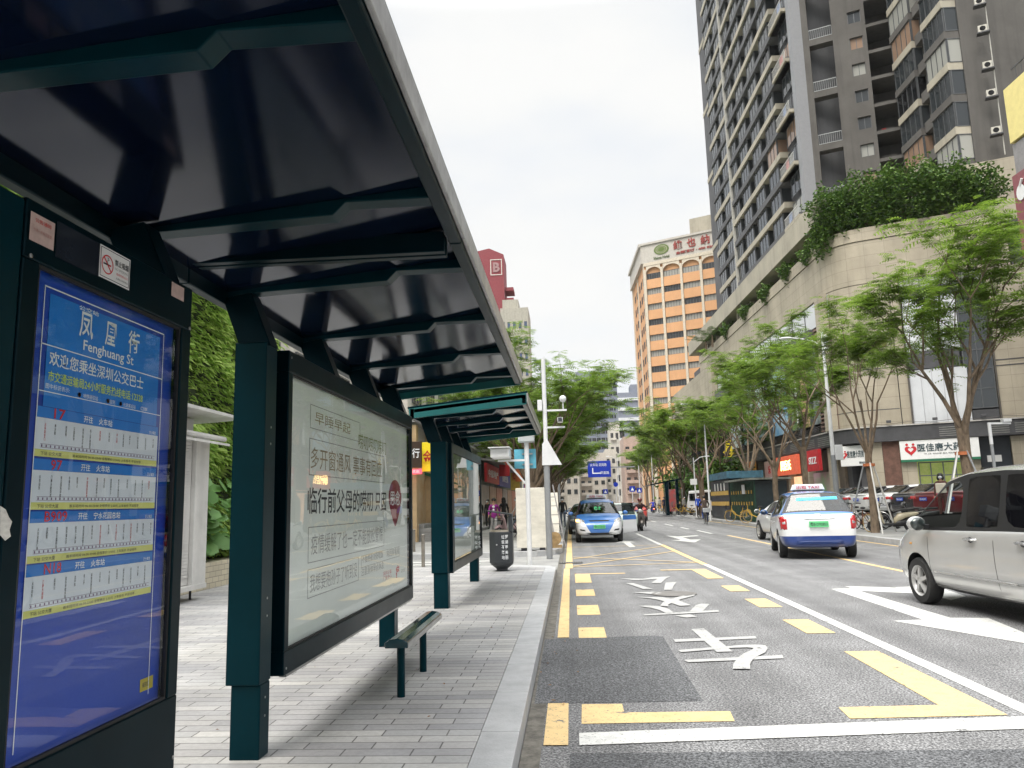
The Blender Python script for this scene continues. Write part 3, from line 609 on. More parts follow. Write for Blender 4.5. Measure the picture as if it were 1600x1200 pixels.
def fwin(O, d, a0, a1, b, z0, z1, name='window', parent=None, cols=2, rows=1, gl=None, fr=.05, dep=.08, side=1):
    """window in a wall: frame bars and panes in one part"""
    m = MB(); w_ = a1 - a0
    m.cur = 0
    for a in (a0, a1 - fr): m.frame(O, d, a, a + fr, b, b + side * dep, z0, z1)
    m.frame(O, d, a0 + fr, a1 - fr, b, b + side * dep, z0, z0 + fr); m.frame(O, d, a0 + fr, a1 - fr, b, b + side * dep, z1 - fr, z1)
    for i in range(1, cols): a = a0 + w_ * i / cols; m.frame(O, d, a - fr / 2, a + fr / 2, b, b + side * dep * .9, z0 + fr, z1 - fr)
    for i in range(1, rows): z = z0 + (z1 - z0) * i / rows; m.frame(O, d, a0 + fr, a1 - fr, b, b + side * dep * .8, z - fr / 2, z + fr / 2)
    m.cur = 1; bb = b + side * dep * .4; nx, ny = d[1], -d[0]
    P = lambda a, z: (O[0] + d[0]*a + nx*bb, O[1] + d[1]*a + ny*bb, z)
    m.add([P(a0 + .01, z0 + .01), P(a1 - .01, z0 + .01), P(a1 - .01, z1 - .01), P(a0 + .01, z1 - .01)], [(0, 1, 2, 3)] if side > 0 else [(3, 2, 1, 0)])
    if parent is None: return m
    return m.build(name, [WINF, gl or WGL], parent, world=True)
def merge(ms):
    o = MB()
    for m in ms:
        n = len(o.v); o.v += m.v; o.f += [[i + n for i in f] for f in m.f]; o.mi += m.mi
    return o
def pt(O, d, a, b, z): return Vector((O[0] + d[0]*a + d[1]*b, O[1] + d[1]*a - d[0]*b, z))

# ---------------------------------------------------------------- the residential tower
T0 = Vector((23.668, 69.0, 0))
tw = thing('apartment_tower', 'tall grey apartment tower with diagonal rows of cream balcony bands rising above the mall', 'tower', (30, 85, .5))
H = 2.62; Z0 = 21.9; NF = 28; ZT = Z0 + NF * H
W0 = MB(); Vc = Vector((30.911, 66.082, 0)); Wc = Vector((31.18, 56.683, 0))
# core volumes
m = MB(); m.frame(T0, DA, 0.9, 41.5, 0.0, 22, 12, ZT); m.frame(T0, DA, 36.2, 41.4, -.15, 0.0, 12, ZT + 2)
m.build('tower_core', GREYB, tw, world=True)
# facade to the camera side: wall with holes made of piers and spandrels
m = MB(); zb = 16.0
piers = [(0.0, .55), (2.6, 4.0), (5.1, 5.45)]
for a0, a1 in piers: m.frame(T0, DB, a0, a1, -.9, .0, zb, ZT)
z = 33.6 - 5.28 * 4
while z < ZT:      # spandrels between the two-storey openings
    m.frame(T0, DB, .55, 2.6, -.9, 0, z - .62, z); z += 5.28
wz = []
z = 31.6 - 2.62 * 6
while z < ZT: wz.append(z); z += 2.62
for z in wz: m.frame(T0, DB, 4.0, 5.1, -.9, 0, z + 1.18, z + 2.62)
m.frame(T0, DB, .55, 2.6, -3.2, -3.0, zb, ZT)      # back of the deep openings
m.build('front_wall', GREYW, tw, world=True)
wins = []
for z in wz:
    wins.append((fwin(T0, DB, 4.0, 5.1, -.25, z, z + 1.18, cols=2), abs(z - 38)))
z = 33.6 - 5.28 * 4; n_r = 0
while z < ZT:
    if z > 20:
        r_ = MB()
        r_.frame(T0, DB, .58, 2.57, -.08, -.04, z + .95, z + 1.0); r_.frame(T0, DB, .58, 2.57, -.08, -.04, z + .04, z + .08)
        for i in range(12): a = .6 + i * .178; r_.frame(T0, DB, a, a + .02, -.075, -.045, z + .08, z + .95)
        r_.build('railing', mat('pale railing', (.4, .42, .42), .4), tw, world=True)
    z += 5.28
# shaft of kitchen balconies
m = MB(); m.frame(T0, DB, 5.45, 8.0, -3.2, -3.0, zb, ZT); m.frame(T0, DB, 5.42, 5.45, -3.0, -.9, zb, ZT)
m.build('shaft_wall', GREYW, tw, world=True)
for k, z in enumerate(wz):
    if z > ZT - 12: break
    q = MB().frame(T0, DB, 5.45, 8.0, -3.0, -.05, z - .75, z - .45); q.frame(T0, DB, 5.6, 6.9, -1.6, -1.5, z - .45, z + .35); q.build('shaft_slab', GREYW, tw, world=True)
    if k % 3 == 1: MB().frame(T0, DB, 5.9, 6.25, -1.49, -1.4, z - .1, z + .3).build('hanging_cloth', mat('red cloth', (.4, .05, .05), .8), tw, world=True)
# second volume with bay windows along its side
m = MB(); m.frame(Wc, DA, 0, 9.4, 0.05, 14, 12, ZT); m.build('side_wing', GREYW, tw, world=True)
nA = Vector((-DA[1], DA[0], 0))
for k in range(26):
    z = 25.6 + k * H
    if z > ZT: break
    cm = CREAM if k % 2 else GREYW
    for a0, a1, o_ in ((.15, 3.3, 1.0), (5.5, 9.0, .75)):
        MB().frame(Wc, DA, a0 - .05, a1 + .05, -o_ - .08, .1, z, z + .62).build('floor_band', cm, tw, world=True)
        wm = merge([fwin(Wc, DA, a0, a1, -o_ + .08, z + .62, z + H, cols=4, side=-1), fwin(Wc, (DA[1], -DA[0]), -o_ + .08, .1, a0 * -1 if False else -a0, z + .62, z + H, cols=1, side=1, fr=.06)])
        wins.append((wm, abs(z - 36) * .6))
    MB().frame(Wc, DA, 3.35, 5.45, -.5, .1, z + .1, z + 1.0).build('balcony', GREYW, tw, world=True)
# air conditioners on ledges up the blind wall, with their pipe
for k in range(9):
    z = 27.6 + k * 2.62 + (.35 if k % 2 else 0)
    q = MB().frame(Wc, DB, 1.1, 1.95, .0, .55, z - .1, z)
    q.build('ledge', SLATE, tw, world=True)
    q = MB(); q.frame(Wc, DB, 1.2, 1.8, .1, .45, z + .01, z + .55); q.cur = 1
    c0 = pt(Wc, DB, 1.5, .455, z + .28); q.lathe([(.0001, 0), (.2, 0)], (0, 0, 0), 12, 'y')
    for i in range(len(q.v) - 24, len(q.v)):
        p = q.v[i]; v_ = pt(Wc, DB, 1.5 + p[0], .456, z + .28 + p[2]); q.v[i] = tuple(v_)
    q.build('air_conditioner', [mat('off white casing', (.5, .48, .42), .6, var=.15, vs=6), VOID], tw, world=True)
MB().tube([tuple(pt(Wc, DB, 1.9, .12, 26)), tuple(pt(Wc, DB, 1.9, .12, ZT))], .04, 6).build('pipe', mat('pale pipe', (.45, .44, .4), .6), tw, world=True)
# street facade: bands, bays, recesses
secs = [(1.4, 4.6), (6.6, 9.8), (11.8, 15.0), (17.0, 20.2), (22.0, 24.4), (27.0, 30.2), (32.2, 35.4)]
for k in range(NF):
    z = Z0 + k * H
    cm = CREAM if k % 2 else GREYB
    MB().frame(T0, DA, 5.2 if k % 2 else 1.2, 24.6, -1.3, .0, z, z + .6).build('floor_band', cm, tw, world=True)
    MB().frame(T0, DA, 26.8, 35.9, -.9, .0, z - .3, z + .36).build('floor_band', cm, tw, world=True)
    if k % 2 == 0:
        q = MB().frame(T0, DA, .9, 5.1, -1.5, 0, z, z + .32); q.build('balcony', CREAM, tw, world=True)
        q = MB(); q.frame(T0, DA, .95, 5.05, -1.48, -1.43, z + 1.2, z + 1.26)
        for i in range(16): q.frame(T0, DA, 1 + i * .26, 1.03 + i * .26, -1.47, -1.44, z + .32, z + 1.2)
        q.build('railing', mat('white railing', (.6, .6, .58), .4), tw, world=True)
    for i, (a0, a1) in enumerate(secs):
        o_ = 1.12 if i < 5 else .8; zz = z if i < 5 else z - .3
        if i == 0: o_ = .7
        g2 = fwin(T0, DA, a0, a1, -o_ + .08, zz + .66, zz + H, cols=3, side=-1)
        near = MB(); ny = fwin(T0, (DA[1], -DA[0]), -o_ + .08, .0, -a0, zz + .66, zz + H, cols=1, side=1)
        wins.append((merge([g2, ny]), 20 + a0 * 1.2 + abs(z - 40) * .35))
    if k % 4 == 2:
        MB().frame(T0, DA, 36.1, 41.5, -.22, 0, z - .2, z + .5).build('floor_band', CREAM, tw, world=True)
m = MB(); m.frame(T0, DA, 0.0, .9, -1.05, .0, 20, ZT); m.build('corner_fin', mat('pale grey fin', (.26, .265, .28), .7, var=.03), tw, world=True)
m = MB(); m.frame(T0, DA, 24.7, 24.95, -1.35, .0, 20, ZT); m.build('drain_fin', mat('pale pipe', (.45, .44, .4), .6), tw, world=True)
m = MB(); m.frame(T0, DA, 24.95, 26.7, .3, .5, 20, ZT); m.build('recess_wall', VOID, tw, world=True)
wins.sort(key=lambda t: t[1])
GLS = [WGL, WGL, WGL2, glass('open dark window', (.3, .3, .3), .3, 1.45, .02, (.015, .016, .018)), glass('drawn curtain', (.5, .45, .4), .02, 1.45, .03, (.30, .20, .14))]
for wm, _ in wins[:96]: wm.build('window', [WINF, rnd.choice(GLS)], tw, world=True)
tag(merge([w_ for w_, _ in wins[96:]]).build('window', [WINF, WGL], tw, world=True), kind='stuff')

# ---------------------------------------------------------------- the mall
K = Vector((18.247, 51.785, 0))
ml = thing('shopping_mall', 'beige stone shopping mall with a rounded corner under the grey tower', 'mall', (26, 60, .5))
m = MB(); m.frame(K, DA, 1.2, 52, .6, 26, .3, 18.4); m.frame(K, DB, .6, 11.5, -10, -.6, .3, 18.4); m.build('building_core', SLATE, ml, world=True)
# parapet round both sides with a curved corner
def ring(aL, bL, out, z0, z1, thick=.5, rad=2.2):
    """outline strip: down the street side, round the corner, along the camera side"""
    pts = [pt(K, DA, aL, -out, 0)]
    P1 = pt(K, DA, rad, -out, 0); P2 = pt(K, DB, rad, out, 0); Kc = pt(K, DB, 0, 0, 0) + (Vector((-DA[1], DA[0], 0)) * out + Vector((DB[1], -DB[0], 0)) * out)
    for i in range(11):
        t = i / 10; pts.append(P1 * (1-t)**2 + Kc * 2*t*(1-t) + P2 * t*t)
    pts.append(pt(K, DB, bL, out, 0)); inn = []
    n = len(pts)
    for i in range(n):
        d = (pts[min(i+1, n-1)] - pts[max(i-1, 0)]).normalized(); inn.append(pts[i] + Vector((-d.y, d.x, 0)) * thick)
    mb = MB()
    for i in range(n - 1):
        a, b_, c, e_ = pts[i], pts[i+1], inn[i+1], inn[i]
        mb.add([(p.x, p.y, z) for z in (z0, z1) for p in (a, b_, c, e_)], [(0, 1, 2, 3), (7, 6, 5, 4), (0, 4, 5, 1), (2, 6, 7, 3)] + ([(3, 7, 4, 0)] if i == 0 else []) + ([(1, 5, 6, 2)] if i == n - 2 else []))
    return mb
ring(45, 10.2, 0, 15.4, 18.3, .55).build('parapet', BEIGE, ml, world=True, fixn=True)
ring(45, 10.2, .06, 18.34, 19.2, .55).build('coping', BEIGE, ml, world=True, fixn=True)
ring(1.3, 3.3, .0, 5.85, 15.35, .55).build('corner_wall', BEIGE, ml, world=True, fixn=True)
for z in (6.9, 9.6, 12.6): ring(1.25, 3.25, .004, z, z + .05, .02).build('joint', SLATE, ml, world=True, fixn=True)
# slab of the podium garden and its soffit
m = MB(); m.frame(K, DA, .9, 50, -.35, 7, 20.35, 22.05); m.build('garden_slab', CREAM, ml, world=True)
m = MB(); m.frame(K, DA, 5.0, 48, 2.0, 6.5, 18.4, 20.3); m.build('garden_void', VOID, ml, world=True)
for a in range(2, 48, 5): MB().frame(K, DA, a, a + .45, .5, .95, 18.4, 20.34).build('garden_column', CREAM, ml, world=True)
# street facade: sloping dark canopy lines, glazing, advertisements
m = MB(); m.frame(K, DA, 1.35, 45, .05, .5, 13.6, 15.3); m.build('upper_glazing', WPAN, ml, world=True)
for i in range(14): MB().frame(K, DA, 3 + i * 3, 3.05 + i * 3, .0, .06, 13.6, 15.3).build('mullion', SLATE, ml, world=True)
m = MB(); m.frame(K, DA, 4.4, 45, -.35, .4, 12.6, 13.5); m.build('street_band', GREYB, ml, world=True)
for i, (a0, a1, c) in enumerate(((4.6, 6.1, (.03, .04, .035)), (6.6, 8.6, (.45, .2, .14)), (9.1, 11.2, (.05, .09, .08)), (11.7, 16.5, (.5, .62, .68)), (17.0, 21.5, (.4, .55, .62)), (22, 26.5, (.55, .6, .5)), (27, 32, (.3, .4, .45)), (32.5, 40, (.12, .14, .15)))):
    m = MB(); m.frame(K, DA, a0, a1, .1, .4, 6.7, 12.55); m.build('advert_panel', mat('advert %d' % i, c, .35, var=.5, vs=.35, col2=((.6, .66, .7), (.62, .5, .3), (.35, .4, .2), (.1, .3, .55), (.7, .75, .75), (.2, .5, .6), (.6, .6, .6), (.2, .2, .2))[i]), ml, world=True)
    MB().frame(K, DA, a1 + .02, a1 + .45, -.05, .45, 6.2, 12.58).build('pier', SLATE, ml, world=True)
MB().frame(K, DA, 9.2, 9.8, .05, .09, 6.8, 12.4).build('light_strip', WHITEV, ml, world=True)
# brown louvred grid by the corner
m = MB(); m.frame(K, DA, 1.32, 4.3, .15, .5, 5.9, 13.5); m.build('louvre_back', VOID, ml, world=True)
for i in range(26):
    z = 6.0 + i * .29; MB().frame(K, DA, 1.35, 4.25, -.12, .14, z, z + .11).build('louvre', mat('brown louvre', (.2, .13, .1), .6), ml, world=True)
m = MB()
for i in range(5): m.frame(K, DA, 1.35 + i * .71, 1.42 + i * .71, -.06, .16, 5.95, 13.5)
m.build('louvre_post', MATS['brown louvre'], ml, world=True)
ring(46, 10.2, .35, 4.85, 5.75, 1.0).build('canopy_fascia', SLATE, ml, world=True, fixn=True)
for a in (2.2, 5.2, 8.5, 12, 15.5, 19, 23, 27): 
    q = MB()
    for i in range(5): q.frame(K, DA, a, a + 2.2, -.38, -.35, 4.98 + i * .13, 5.04 + i * .13)
    q.build('vent_louvre', mat('grey louvre', (.2, .2, .19), .5), ml, world=True)
for b_ in (5.3, 7.9, 9.3):
    q = MB()
    for i in range(5): q.frame(K, DB, b_, b_ + 1.1, .35, .38, 4.98 + i * .13, 5.04 + i * .13)
    q.build('vent_louvre', MATS['grey louvre'], ml, world=True)
ring(46, 10.2, .42, 5.78, 5.86, .1).build('canopy_rail', mat('pale rail', (.5, .48, .45), .5), ml, world=True, fixn=True)
# camera-side facade
m = MB(); m.frame(K, DB, 3.35, 3.9, -.55, 0, 5.85, 15.35); m.frame(K, DB, 8.7, 11.5, -.55, 0, 5.85, 15.35); m.build('stone_wall', BEIGE, ml, world=True)
for z in (9.1, 9.45, 13.0): MB().frame(K, DB, 8.7, 11.5, 0, .02, z, z + .06).build('joint', SLATE, ml, world=True)
MB().frame(K, DB, 3.95, 7.2, -.5, -.05, 5.85, 9.3).build('white_panel', WPAN, ml, world=True)
MB().frame(K, DB, 3.95, 6.9, -.5, .0, 9.35, 10.45).build('dark_band', SLATE, ml, world=True)
MB().frame(K, DB, 3.95, 7.0, -.5, -.05, 10.5, 14.0).build('white_panel', WPAN, ml, world=True)
MB().frame(K, DB, 3.95, 8.65, -.5, .03, 14.05, 14.6).build('dark_band', SLATE, ml, world=True)
for i in range(5): MB().frame(K, DB, 4.0 + i * .62, 4.03 + i * .62, -.05, -.02, 5.9, 9.25).build('panel_seam', mat('seam grey', (.4, .4, .42), .5), ml, world=True)
for z in (11.6, 12.8): MB().frame(K, DB, 3.95, 7.0, -.05, -.03, z, z + .05).build('panel_seam', MATS['seam grey'], ml, world=True)
fwin(K, DB, 3.95, 8.65, -.15, 14.65, 15.35, 'glazing', ml, cols=4, rows=1, gl=WGL2); MB().frame(K, DB, 3.95, 8.65, -.5, -.2, 14.6, 16.9).build('wall_back', WPAN, ml, world=True)
fwin(K, DB, 7.05, 8.65, -.2, 6.6, 13.95, 'glazing', ml, cols=2, rows=6, fr=.06)
MB().frame(K, DB, 7.25, 8.65, -.5, -.1, 5.85, 6.5).build('dark_band', SLATE, ml, world=True)
# ground floor on the camera side
MB().frame(K, DB, 1.2, 2.0, -.55, .05, .3, 4.84).build('stone_pier', BEIGE, ml, world=True)
MB().frame(K, DB, 2.02, 3.0, -.55, .06, .3, 4.84).build('brick_pier', BROWN, ml, world=True)
MB().frame(K, DB, 3.02, 3.9, -.55, .02, .3, 3.6).build('stone_pier', BEIGE, ml, world=True)
MB().frame(K, DB, 3.02, 7.3, -.55, -.5, .3, 4.8).build('shop_back', mat('shop interior', (.3, .36, .08), .8, var=.5, vs=2.2, col2=(.55, .45, .22), emit=.22), ml, world=True)  # back wall glows faintly, standing in for the shop's lighting
fwin(K, DB, 3.95, 6.7, -.1, .9, 3.45, 'shop_window', ml, cols=4, rows=3, gl=glass('shop glass', (.85, .9, .8), .9, 1.45), fr=.07)
MB().frame(K, DB, 6.75, 7.35, -.55, .0, .3, 4.8).build('stone_pier', BEIGE, ml, world=True)
MB().frame(K, DB, 7.4, 9.0, -.55, -.4, .3, 4.8).build('entrance_wall', mat('blue black wall', (.02, .026, .035), .5), ml, world=True)
MB().frame(K, DB, 7.3, 9.3, -.3, 1.6, 2.75, 2.95).build('entrance_canopy', mat('black steel', (.02, .02, .022), .5), ml, world=True)
MB().frame(K, DB, 7.75, 8.5, -.4, -.36, 3.3, 3.7).build('notice_board', WHITEV, ml, world=True)
MB().frame(K, DB, 9.05, 12, -.55, .0, .3, 4.8).build('stone_pier', BEIGE, ml, world=True)
# ground floor on the street side
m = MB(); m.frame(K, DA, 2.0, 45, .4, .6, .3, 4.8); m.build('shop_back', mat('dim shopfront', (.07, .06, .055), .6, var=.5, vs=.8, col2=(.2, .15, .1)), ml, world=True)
for i in range(9): MB().frame(K, DA, 3 + i * 4.6, 3.5 + i * 4.6, -.1, .5, .3, 4.8).build('stone_pier', BEIGE, ml, world=True)
# ---- shop signs on the mall (each is a thing of its own)
def sign(name, label, O, d, a0, a1, b0, b1, z0, z1, face, words=None, inkm=None, side=1, group=None, glow=None, th=None, fit=.8, rim=None):
    c = pt(O, d, (a0 + a1) / 2, b1 if side > 0 else b0, z0)
    t = thing(name, label, 'sign', tuple(c), 0, group)
    MB().frame(O, d, a0, a1, b0, b1, z0, z1).build('board', face, t, world=True, bevel=.01)
    if rim: MB().frame(O, d, a0, a1, b0, b1 + .03, z0 - .14, z0 - .003).build('rim', rim, t, world=True)
    if words:
        bb = (b1 + .012) if side > 0 else (b0 - .012); n = Vector((d[1], -d[0], 0)) * side
        ex = Vector((d[0], d[1], 0)) if side > 0 else -Vector((d[0], d[1], 0))
        for (s_, fa, fz, wd, hg, mk) in words:
            a = a0 + (a1 - a0) * (fa if side > 0 else 1 - fa); o_ = pt(O, d, a, bb, z0 + (z1 - z0) * fz)
            text(s_, 'lettering', mk, t, axes(o_, ex, (0, 0, 1)), 1, .012, .012, fit=(wd, hg), world=True)
    return t
NAVY = mat('dark sign ink', (.03, .06, .07), .5); SRED = mat('sign red', (.55, .02, .03), .45)
ph = sign('pharmacy_sign', 'wide white pharmacy sign with a red heart over the green shop windows', K, DB, 3.02, 7.35, .02, .3, 3.62, 4.82, WHITEV,
     [('医佳康大药房', .56, .6, 2.9, .5, NAVY), ('YI JIA KANG DA YAO FANG', .56, .27, 2.2, .08, INKG)], rim=mat('sign green', (.02, .16, .08), .5))
def heart(root, O, d, a, b_, z, s_, side=1):
    q = MB(); P = []
    for i in range(40):
        t = math.tau * i / 40; x = 16 * math.sin(t)**3 / 17; y = (13 * math.cos(t) - 5 * math.cos(2*t) - 2 * math.cos(3*t) - math.cos(4*t)) / 17; P.append((x, y))
    f = lambda x, y, o: tuple(pt(O, d, a + x * s_, b_ + o, z + y * s_))
    for i in range(40):
        p0, p1 = P[i], P[(i+1) % 40]; q.add([f(p0[0], p0[1], 0), f(p1[0], p1[1], 0), f(p1[0]*.45, p1[1]*.45 + .1, 0), f(p0[0]*.45, p0[1]*.45 + .1, 0)], [(0, 1, 2, 3)])
    for sx in (-.55, .45):
        q.add([f(sx + .22 * math.cos(math.tau*i/14), 1.0 + .22 * math.sin(math.tau*i/14), 0) for i in range(14)], [list(range(14))])
    q.build('heart_logo', SRED, root, world=True)
heart(ph, K, DB, 3.62, .315, 4.2, .36)
pl_, pr_ = aY(1314, 714, 52.6), aY(1353, 712, 51.6); dd_ = Vector((pr_.x - pl_.x, pr_.y - pl_.y, 0)); ln_ = dd_.length; dd_.normalize()
ph2 = sign('pharmacy_sign', 'smaller white pharmacy sign round the corner left of the brown brick pier', Vector((pl_.x, pl_.y, 0)), (dd_.x, dd_.y), 0, ln_, -.1, .12, 3.4, 4.72, WHITEV,
     [('医佳康大药房', .62, .58, ln_ * .66, .46, NAVY), ('营业中', .85, .15, .35, .14, NAVY)])
heart(ph2, Vector((pl_.x, pl_.y, 0)), (dd_.x, dd_.y), ln_ * .14, .14, 4.1, .26)
sign('shop_sign', 'red shop sign between the small pharmacy sign and the lit orange sign', K, DA, 3.9, 6.4, -.6, -.37, 3.3, 4.8, mat('bright red board', (.6, .03, .04), .4), [('SIZZ', .5, .5, 1.6, .5, INKW)], side=-1)
sign('shop_sign', 'orange red shop sign with a glowing yellow panel on the mall', K, DA, 8.6, 14.4, -.6, -.37, 3.25, 4.75, mat('orange red board', (.65, .12, .06), .4, emit=.15), [('屈臣氏', .5, .5, 2.6, .8, mat('lit yellow letters', (1, .72, .25), .5, emit=2.2, var=0))], side=-1)
sign('shop_sign', 'pale pink shop sign left of the orange one', K, DA, 14.6, 17.6, -.6, -.37, 3.1, 4.6, mat('pink board', (.65, .42, .4), .4), [('乐', .5, .5, .7, .7, SRED)], side=-1)
sign('shop_sign', 'red and yellow striped shop sign further down the mall', K, DA, 21, 28, -.7, -.37, 3.1, 4.9, mat('red yellow board', (.7, .1, .04), .4, var=.8, vs=.7, col2=(.8, .45, .08)), [('肯德基', .5, .45, 3.6, .9, INKW)], side=-1)
# lit interiors below the signs
MB().frame(K, DA, 8.7, 13.6, .2, .35, .4, 3.1).build('shop_window', mat('warm shop light', (.85, .5, .28), .5, emit=.5, var=.5, vs=1.6, col2=(.2, .08, .05)), ml, world=True)
MB().frame(K, DA, 3.6, 7.6, .2, .35, .4, 3.2).build('shop_window', mat('pink poster', (.5, .3, .36), .5, var=.4, vs=.5, col2=(.3, .5, .25)), ml, world=True)
# cinema block beyond, with the star sign
cb = thing('cinema_block', 'white corner block of the mall with a black star sign board', 'building', (14, 100, 0))
O2 = Vector((16.6, 88.0, 0))
m = MB(); m.frame(O2, DA, 0, 26, 0, 12, 0, 16.8); m.build('wall', BEIGE, cb, world=True)
m = MB(); m.frame(O2, DB, -3.2, .0, -.5, .4, 0, 9.5); m.build('wing', mat('cream render', (.55, .52, .45), .7, var=.1, streak=.2), cb, world=True)
for i in range(3): fwin(O2, DB, -2.6, -.4, .42, 3.2 + i * 2.2, 4.6 + i * 2.2, 'window', cb, cols=3)
P0 = aY(1104, 735, 84); P1 = aY(1140, 735, 84)
sb = sign('star_sign', 'black billboard with one huge yellow character behind the trees', Vector((P0.x - 1.5, 84, 0)), (1, 0), 0, 5.6, 0, .4, aY(1104, 735, 84).z, aY(1104, 697, 84).z + 2.6, mat('black board', (.012, .012, .014), .4), [('星', .74, .42, 1.75, 1.9, mat('yellow letter', (.8, .62, .03), .5))])
sign('shop_sign', 'long white sign with red characters below the black billboard', Vector((P0.x - .6, 83.6, 0)), (1, 0), 0, 5.2, 0, .4, aY(1104, 757, 83).z, aY(1104, 736, 83).z, WHITEV, [('如 家 酒 店', .55, .5, 3.4, .5, SRED)])
sign('hanging_sign', 'narrow blue vertical sign beside the black billboard', Vector((P1.x + .1, 83, 0)), (1, 0), 0, .5, 0, .3, aY(1140, 745, 83).z, aY(1140, 715, 83).z, mat('blue board', (.03, .08, .45), .4), [('网吧', .5, .5, .35, .9, INKW)])

# ---------------------------------------------------------------- hotel
DH = (.888, -.459); HO = Vector((16.0, 145.0, 0))
ORA = mat('orange spandrel paint', (.66, .36, .18), .75, var=.06, vs=.3, streak=.1); PILA = mat('cream pilaster', (.62, .55, .44), .7, var=.08)
ht = thing('hotel', 'orange and cream hotel block with arched top windows beyond the mall', 'hotel', (22, 150, 0))
m = MB(); m.frame(HO, DH, 0, 26, -16, -.4, 0, 47); m.build('building_core', ORA, ht, world=True)
zt = 44.8; bays = [(0.35, 3.25), (3.75, 7.05), (7.55, 10.85), (11.35, 14.8), (15.3, 18.6), (19.1, 22.5)]
m = MB()
for a in (-.12, 3.27, 7.07, 10.87, 14.82, 18.62, 22.52): m.frame(HO, DH, a, a + .46, -.4, .18, 0, 45.6)
m.build('pilaster', PILA, ht, world=True)
m = MB(); m.frame(HO, DH, -.1, 26, -.4, .12, 46.3, 46.9); m.build('string_course', PILA, ht, world=True)
m = MB(); m.frame(HO, DH, -.3, 26, -.5, .05, 46.9, 50.5); m.frame(HO, DH, -.5, 26, -.7, .3, 50.5, 50.9); m.build('parapet', mat('sign wall', (.52, .49, .44), .7, var=.08), ht, world=True)
m = MB(); m.frame(HO, DH, 9, 20, -8, -1.5, 50.9, 54.4); m.build('roof_room', CREAM, ht, world=True)
cnt = 0
for k in range(13):
    zb_ = zt - k * 3.03
    for i, (a0, a1) in enumerate(bays):
        MB().frame(HO, DH, a0 + .02, a1 - .0, -.38, .02, zb_ - 3.03 + .005, zb_ - 1.22).build('spandrel', ORA, ht, world=True) if i < 4 and k < 11 else None
        if i < 4 and zb_ > 12: fwin(HO, DH, a0, a1, -.32, zb_ - 1.2, zb_ - .0, 'window', ht, cols=6, gl=WGL2 if (i * 7 + k * 5) % 3 else WGL, fr=.06)
for i, (a0, a1) in enumerate(bays):   # arches
    q = MB(); cx = (a0 + a1) / 2; r0 = (a1 - a0) / 2; n = 12; z_ = 44.82
    arc = [(cx - r0 * math.cos(math.pi * j / n), z_ + 1.1 * math.sin(math.pi * j / n)) for j in range(n + 1)]
    for j in range(n):
        (x0, h0), (x1, h1) = arc[j], arc[j+1]
        v = [pt(HO, DH, x0, .06, h0), pt(HO, DH, x1, .06, h1), pt(HO, DH, x1, .06, 46.28), pt(HO, DH, x0, .06, 46.28)]; q.add(v, [(0, 1, 2, 3)])
    q.build('arch', PILA, ht, world=True)
DLs = (-.029, .9996)
m = MB()
for a in (0.0, 9.5, 18.5): m.frame(HO, DLs, a + .2, a + .9, -.2, .0, 0, 46.9)
m.build('side_pilaster', PILA, ht, world=True)
m = MB(); m.frame(HO, DLs, .1, 19.5, -.6, .0, 46.9, 47.4); m.frame(HO, DLs, .1, 19.5, -.9, .0, 50.3, 50.9); m.frame(HO, DLs, .1, 19.5, -.5, .0, 47.4, 50.3); m.build('side_parapet', MATS['sign wall'], ht, world=True)
m = MB(); m.frame(HO, DLs, .1, 19.2, .0, 1.2, 0, 46.9); m.build('side_wall', ORA, ht, world=True)
for k in range(11):
    for a in (1.6, 4.4, 7.2, 12, 15): fwin(HO, DLs, a, a + 1.3, .02, zt - 1.6 - k * 3.03, zt - .2 - k * 3.03, 'window', ht, cols=2, side=-1)
hs = thing('hotel_sign', 'red characters and green oval badge along the top of the orange hotel', 'sign', tuple(pt(HO, DH, 7, .1, 47)))
for i, ch in enumerate('维也纳酒店'):
    text(ch, 'lettering', mat('brick red letter', (.33, .05, .04), .5), hs, axes(pt(HO, DH, 6.95 + i * 2.65, .12, 49.25), (DH[0], DH[1], 0), (0, 0, 1)), 1, .06, .02, fit=(1.7, 1.75), world=True)
text('全国预订 · 400 820 8888', 'lettering', MATS['brick red letter'], hs, axes(pt(HO, DH, 11.2, .12, 47.7), (DH[0], DH[1], 0), (0, 0, 1)), 1, .04, .03, fit=(9.4, .55), world=True)
text('Vienna Hotel', 'lettering', mat('dark green paint', (.06, .1, .02), .6), hs, axes(pt(HO, DH, 3.6, .12, 47.5), (DH[0], DH[1], 0), (0, 0, 1)), 1, .02, .02, fit=(3.2, .55), world=True)
q = MB().add([pt(HO, DH, 3.7 + 1.5 * math.cos(math.tau*i/28), .12, 49.05 + 1.0 * math.sin(math.tau*i/28)) for i in range(28)], [list(range(28))]); q.build('oval_badge', mat('olive green badge', (.11, .17, .03), .5), hs, world=True)
q = MB()
for r_ in (.55, .8):
    for i in range(28):
        t0, t1 = math.tau*i/28, math.tau*(i+1)/28
        q.add([pt(HO, DH, 3.7 + 1.4*r_*s_*math.cos(t), .14, 49.05 + .95*r_*s_*math.sin(t)) for t, s_ in ((t0, 1), (t1, 1), (t1, .93), (t0, .93))], [(0, 1, 2, 3)])
q.build('badge_ring', PILA, hs, world=True)

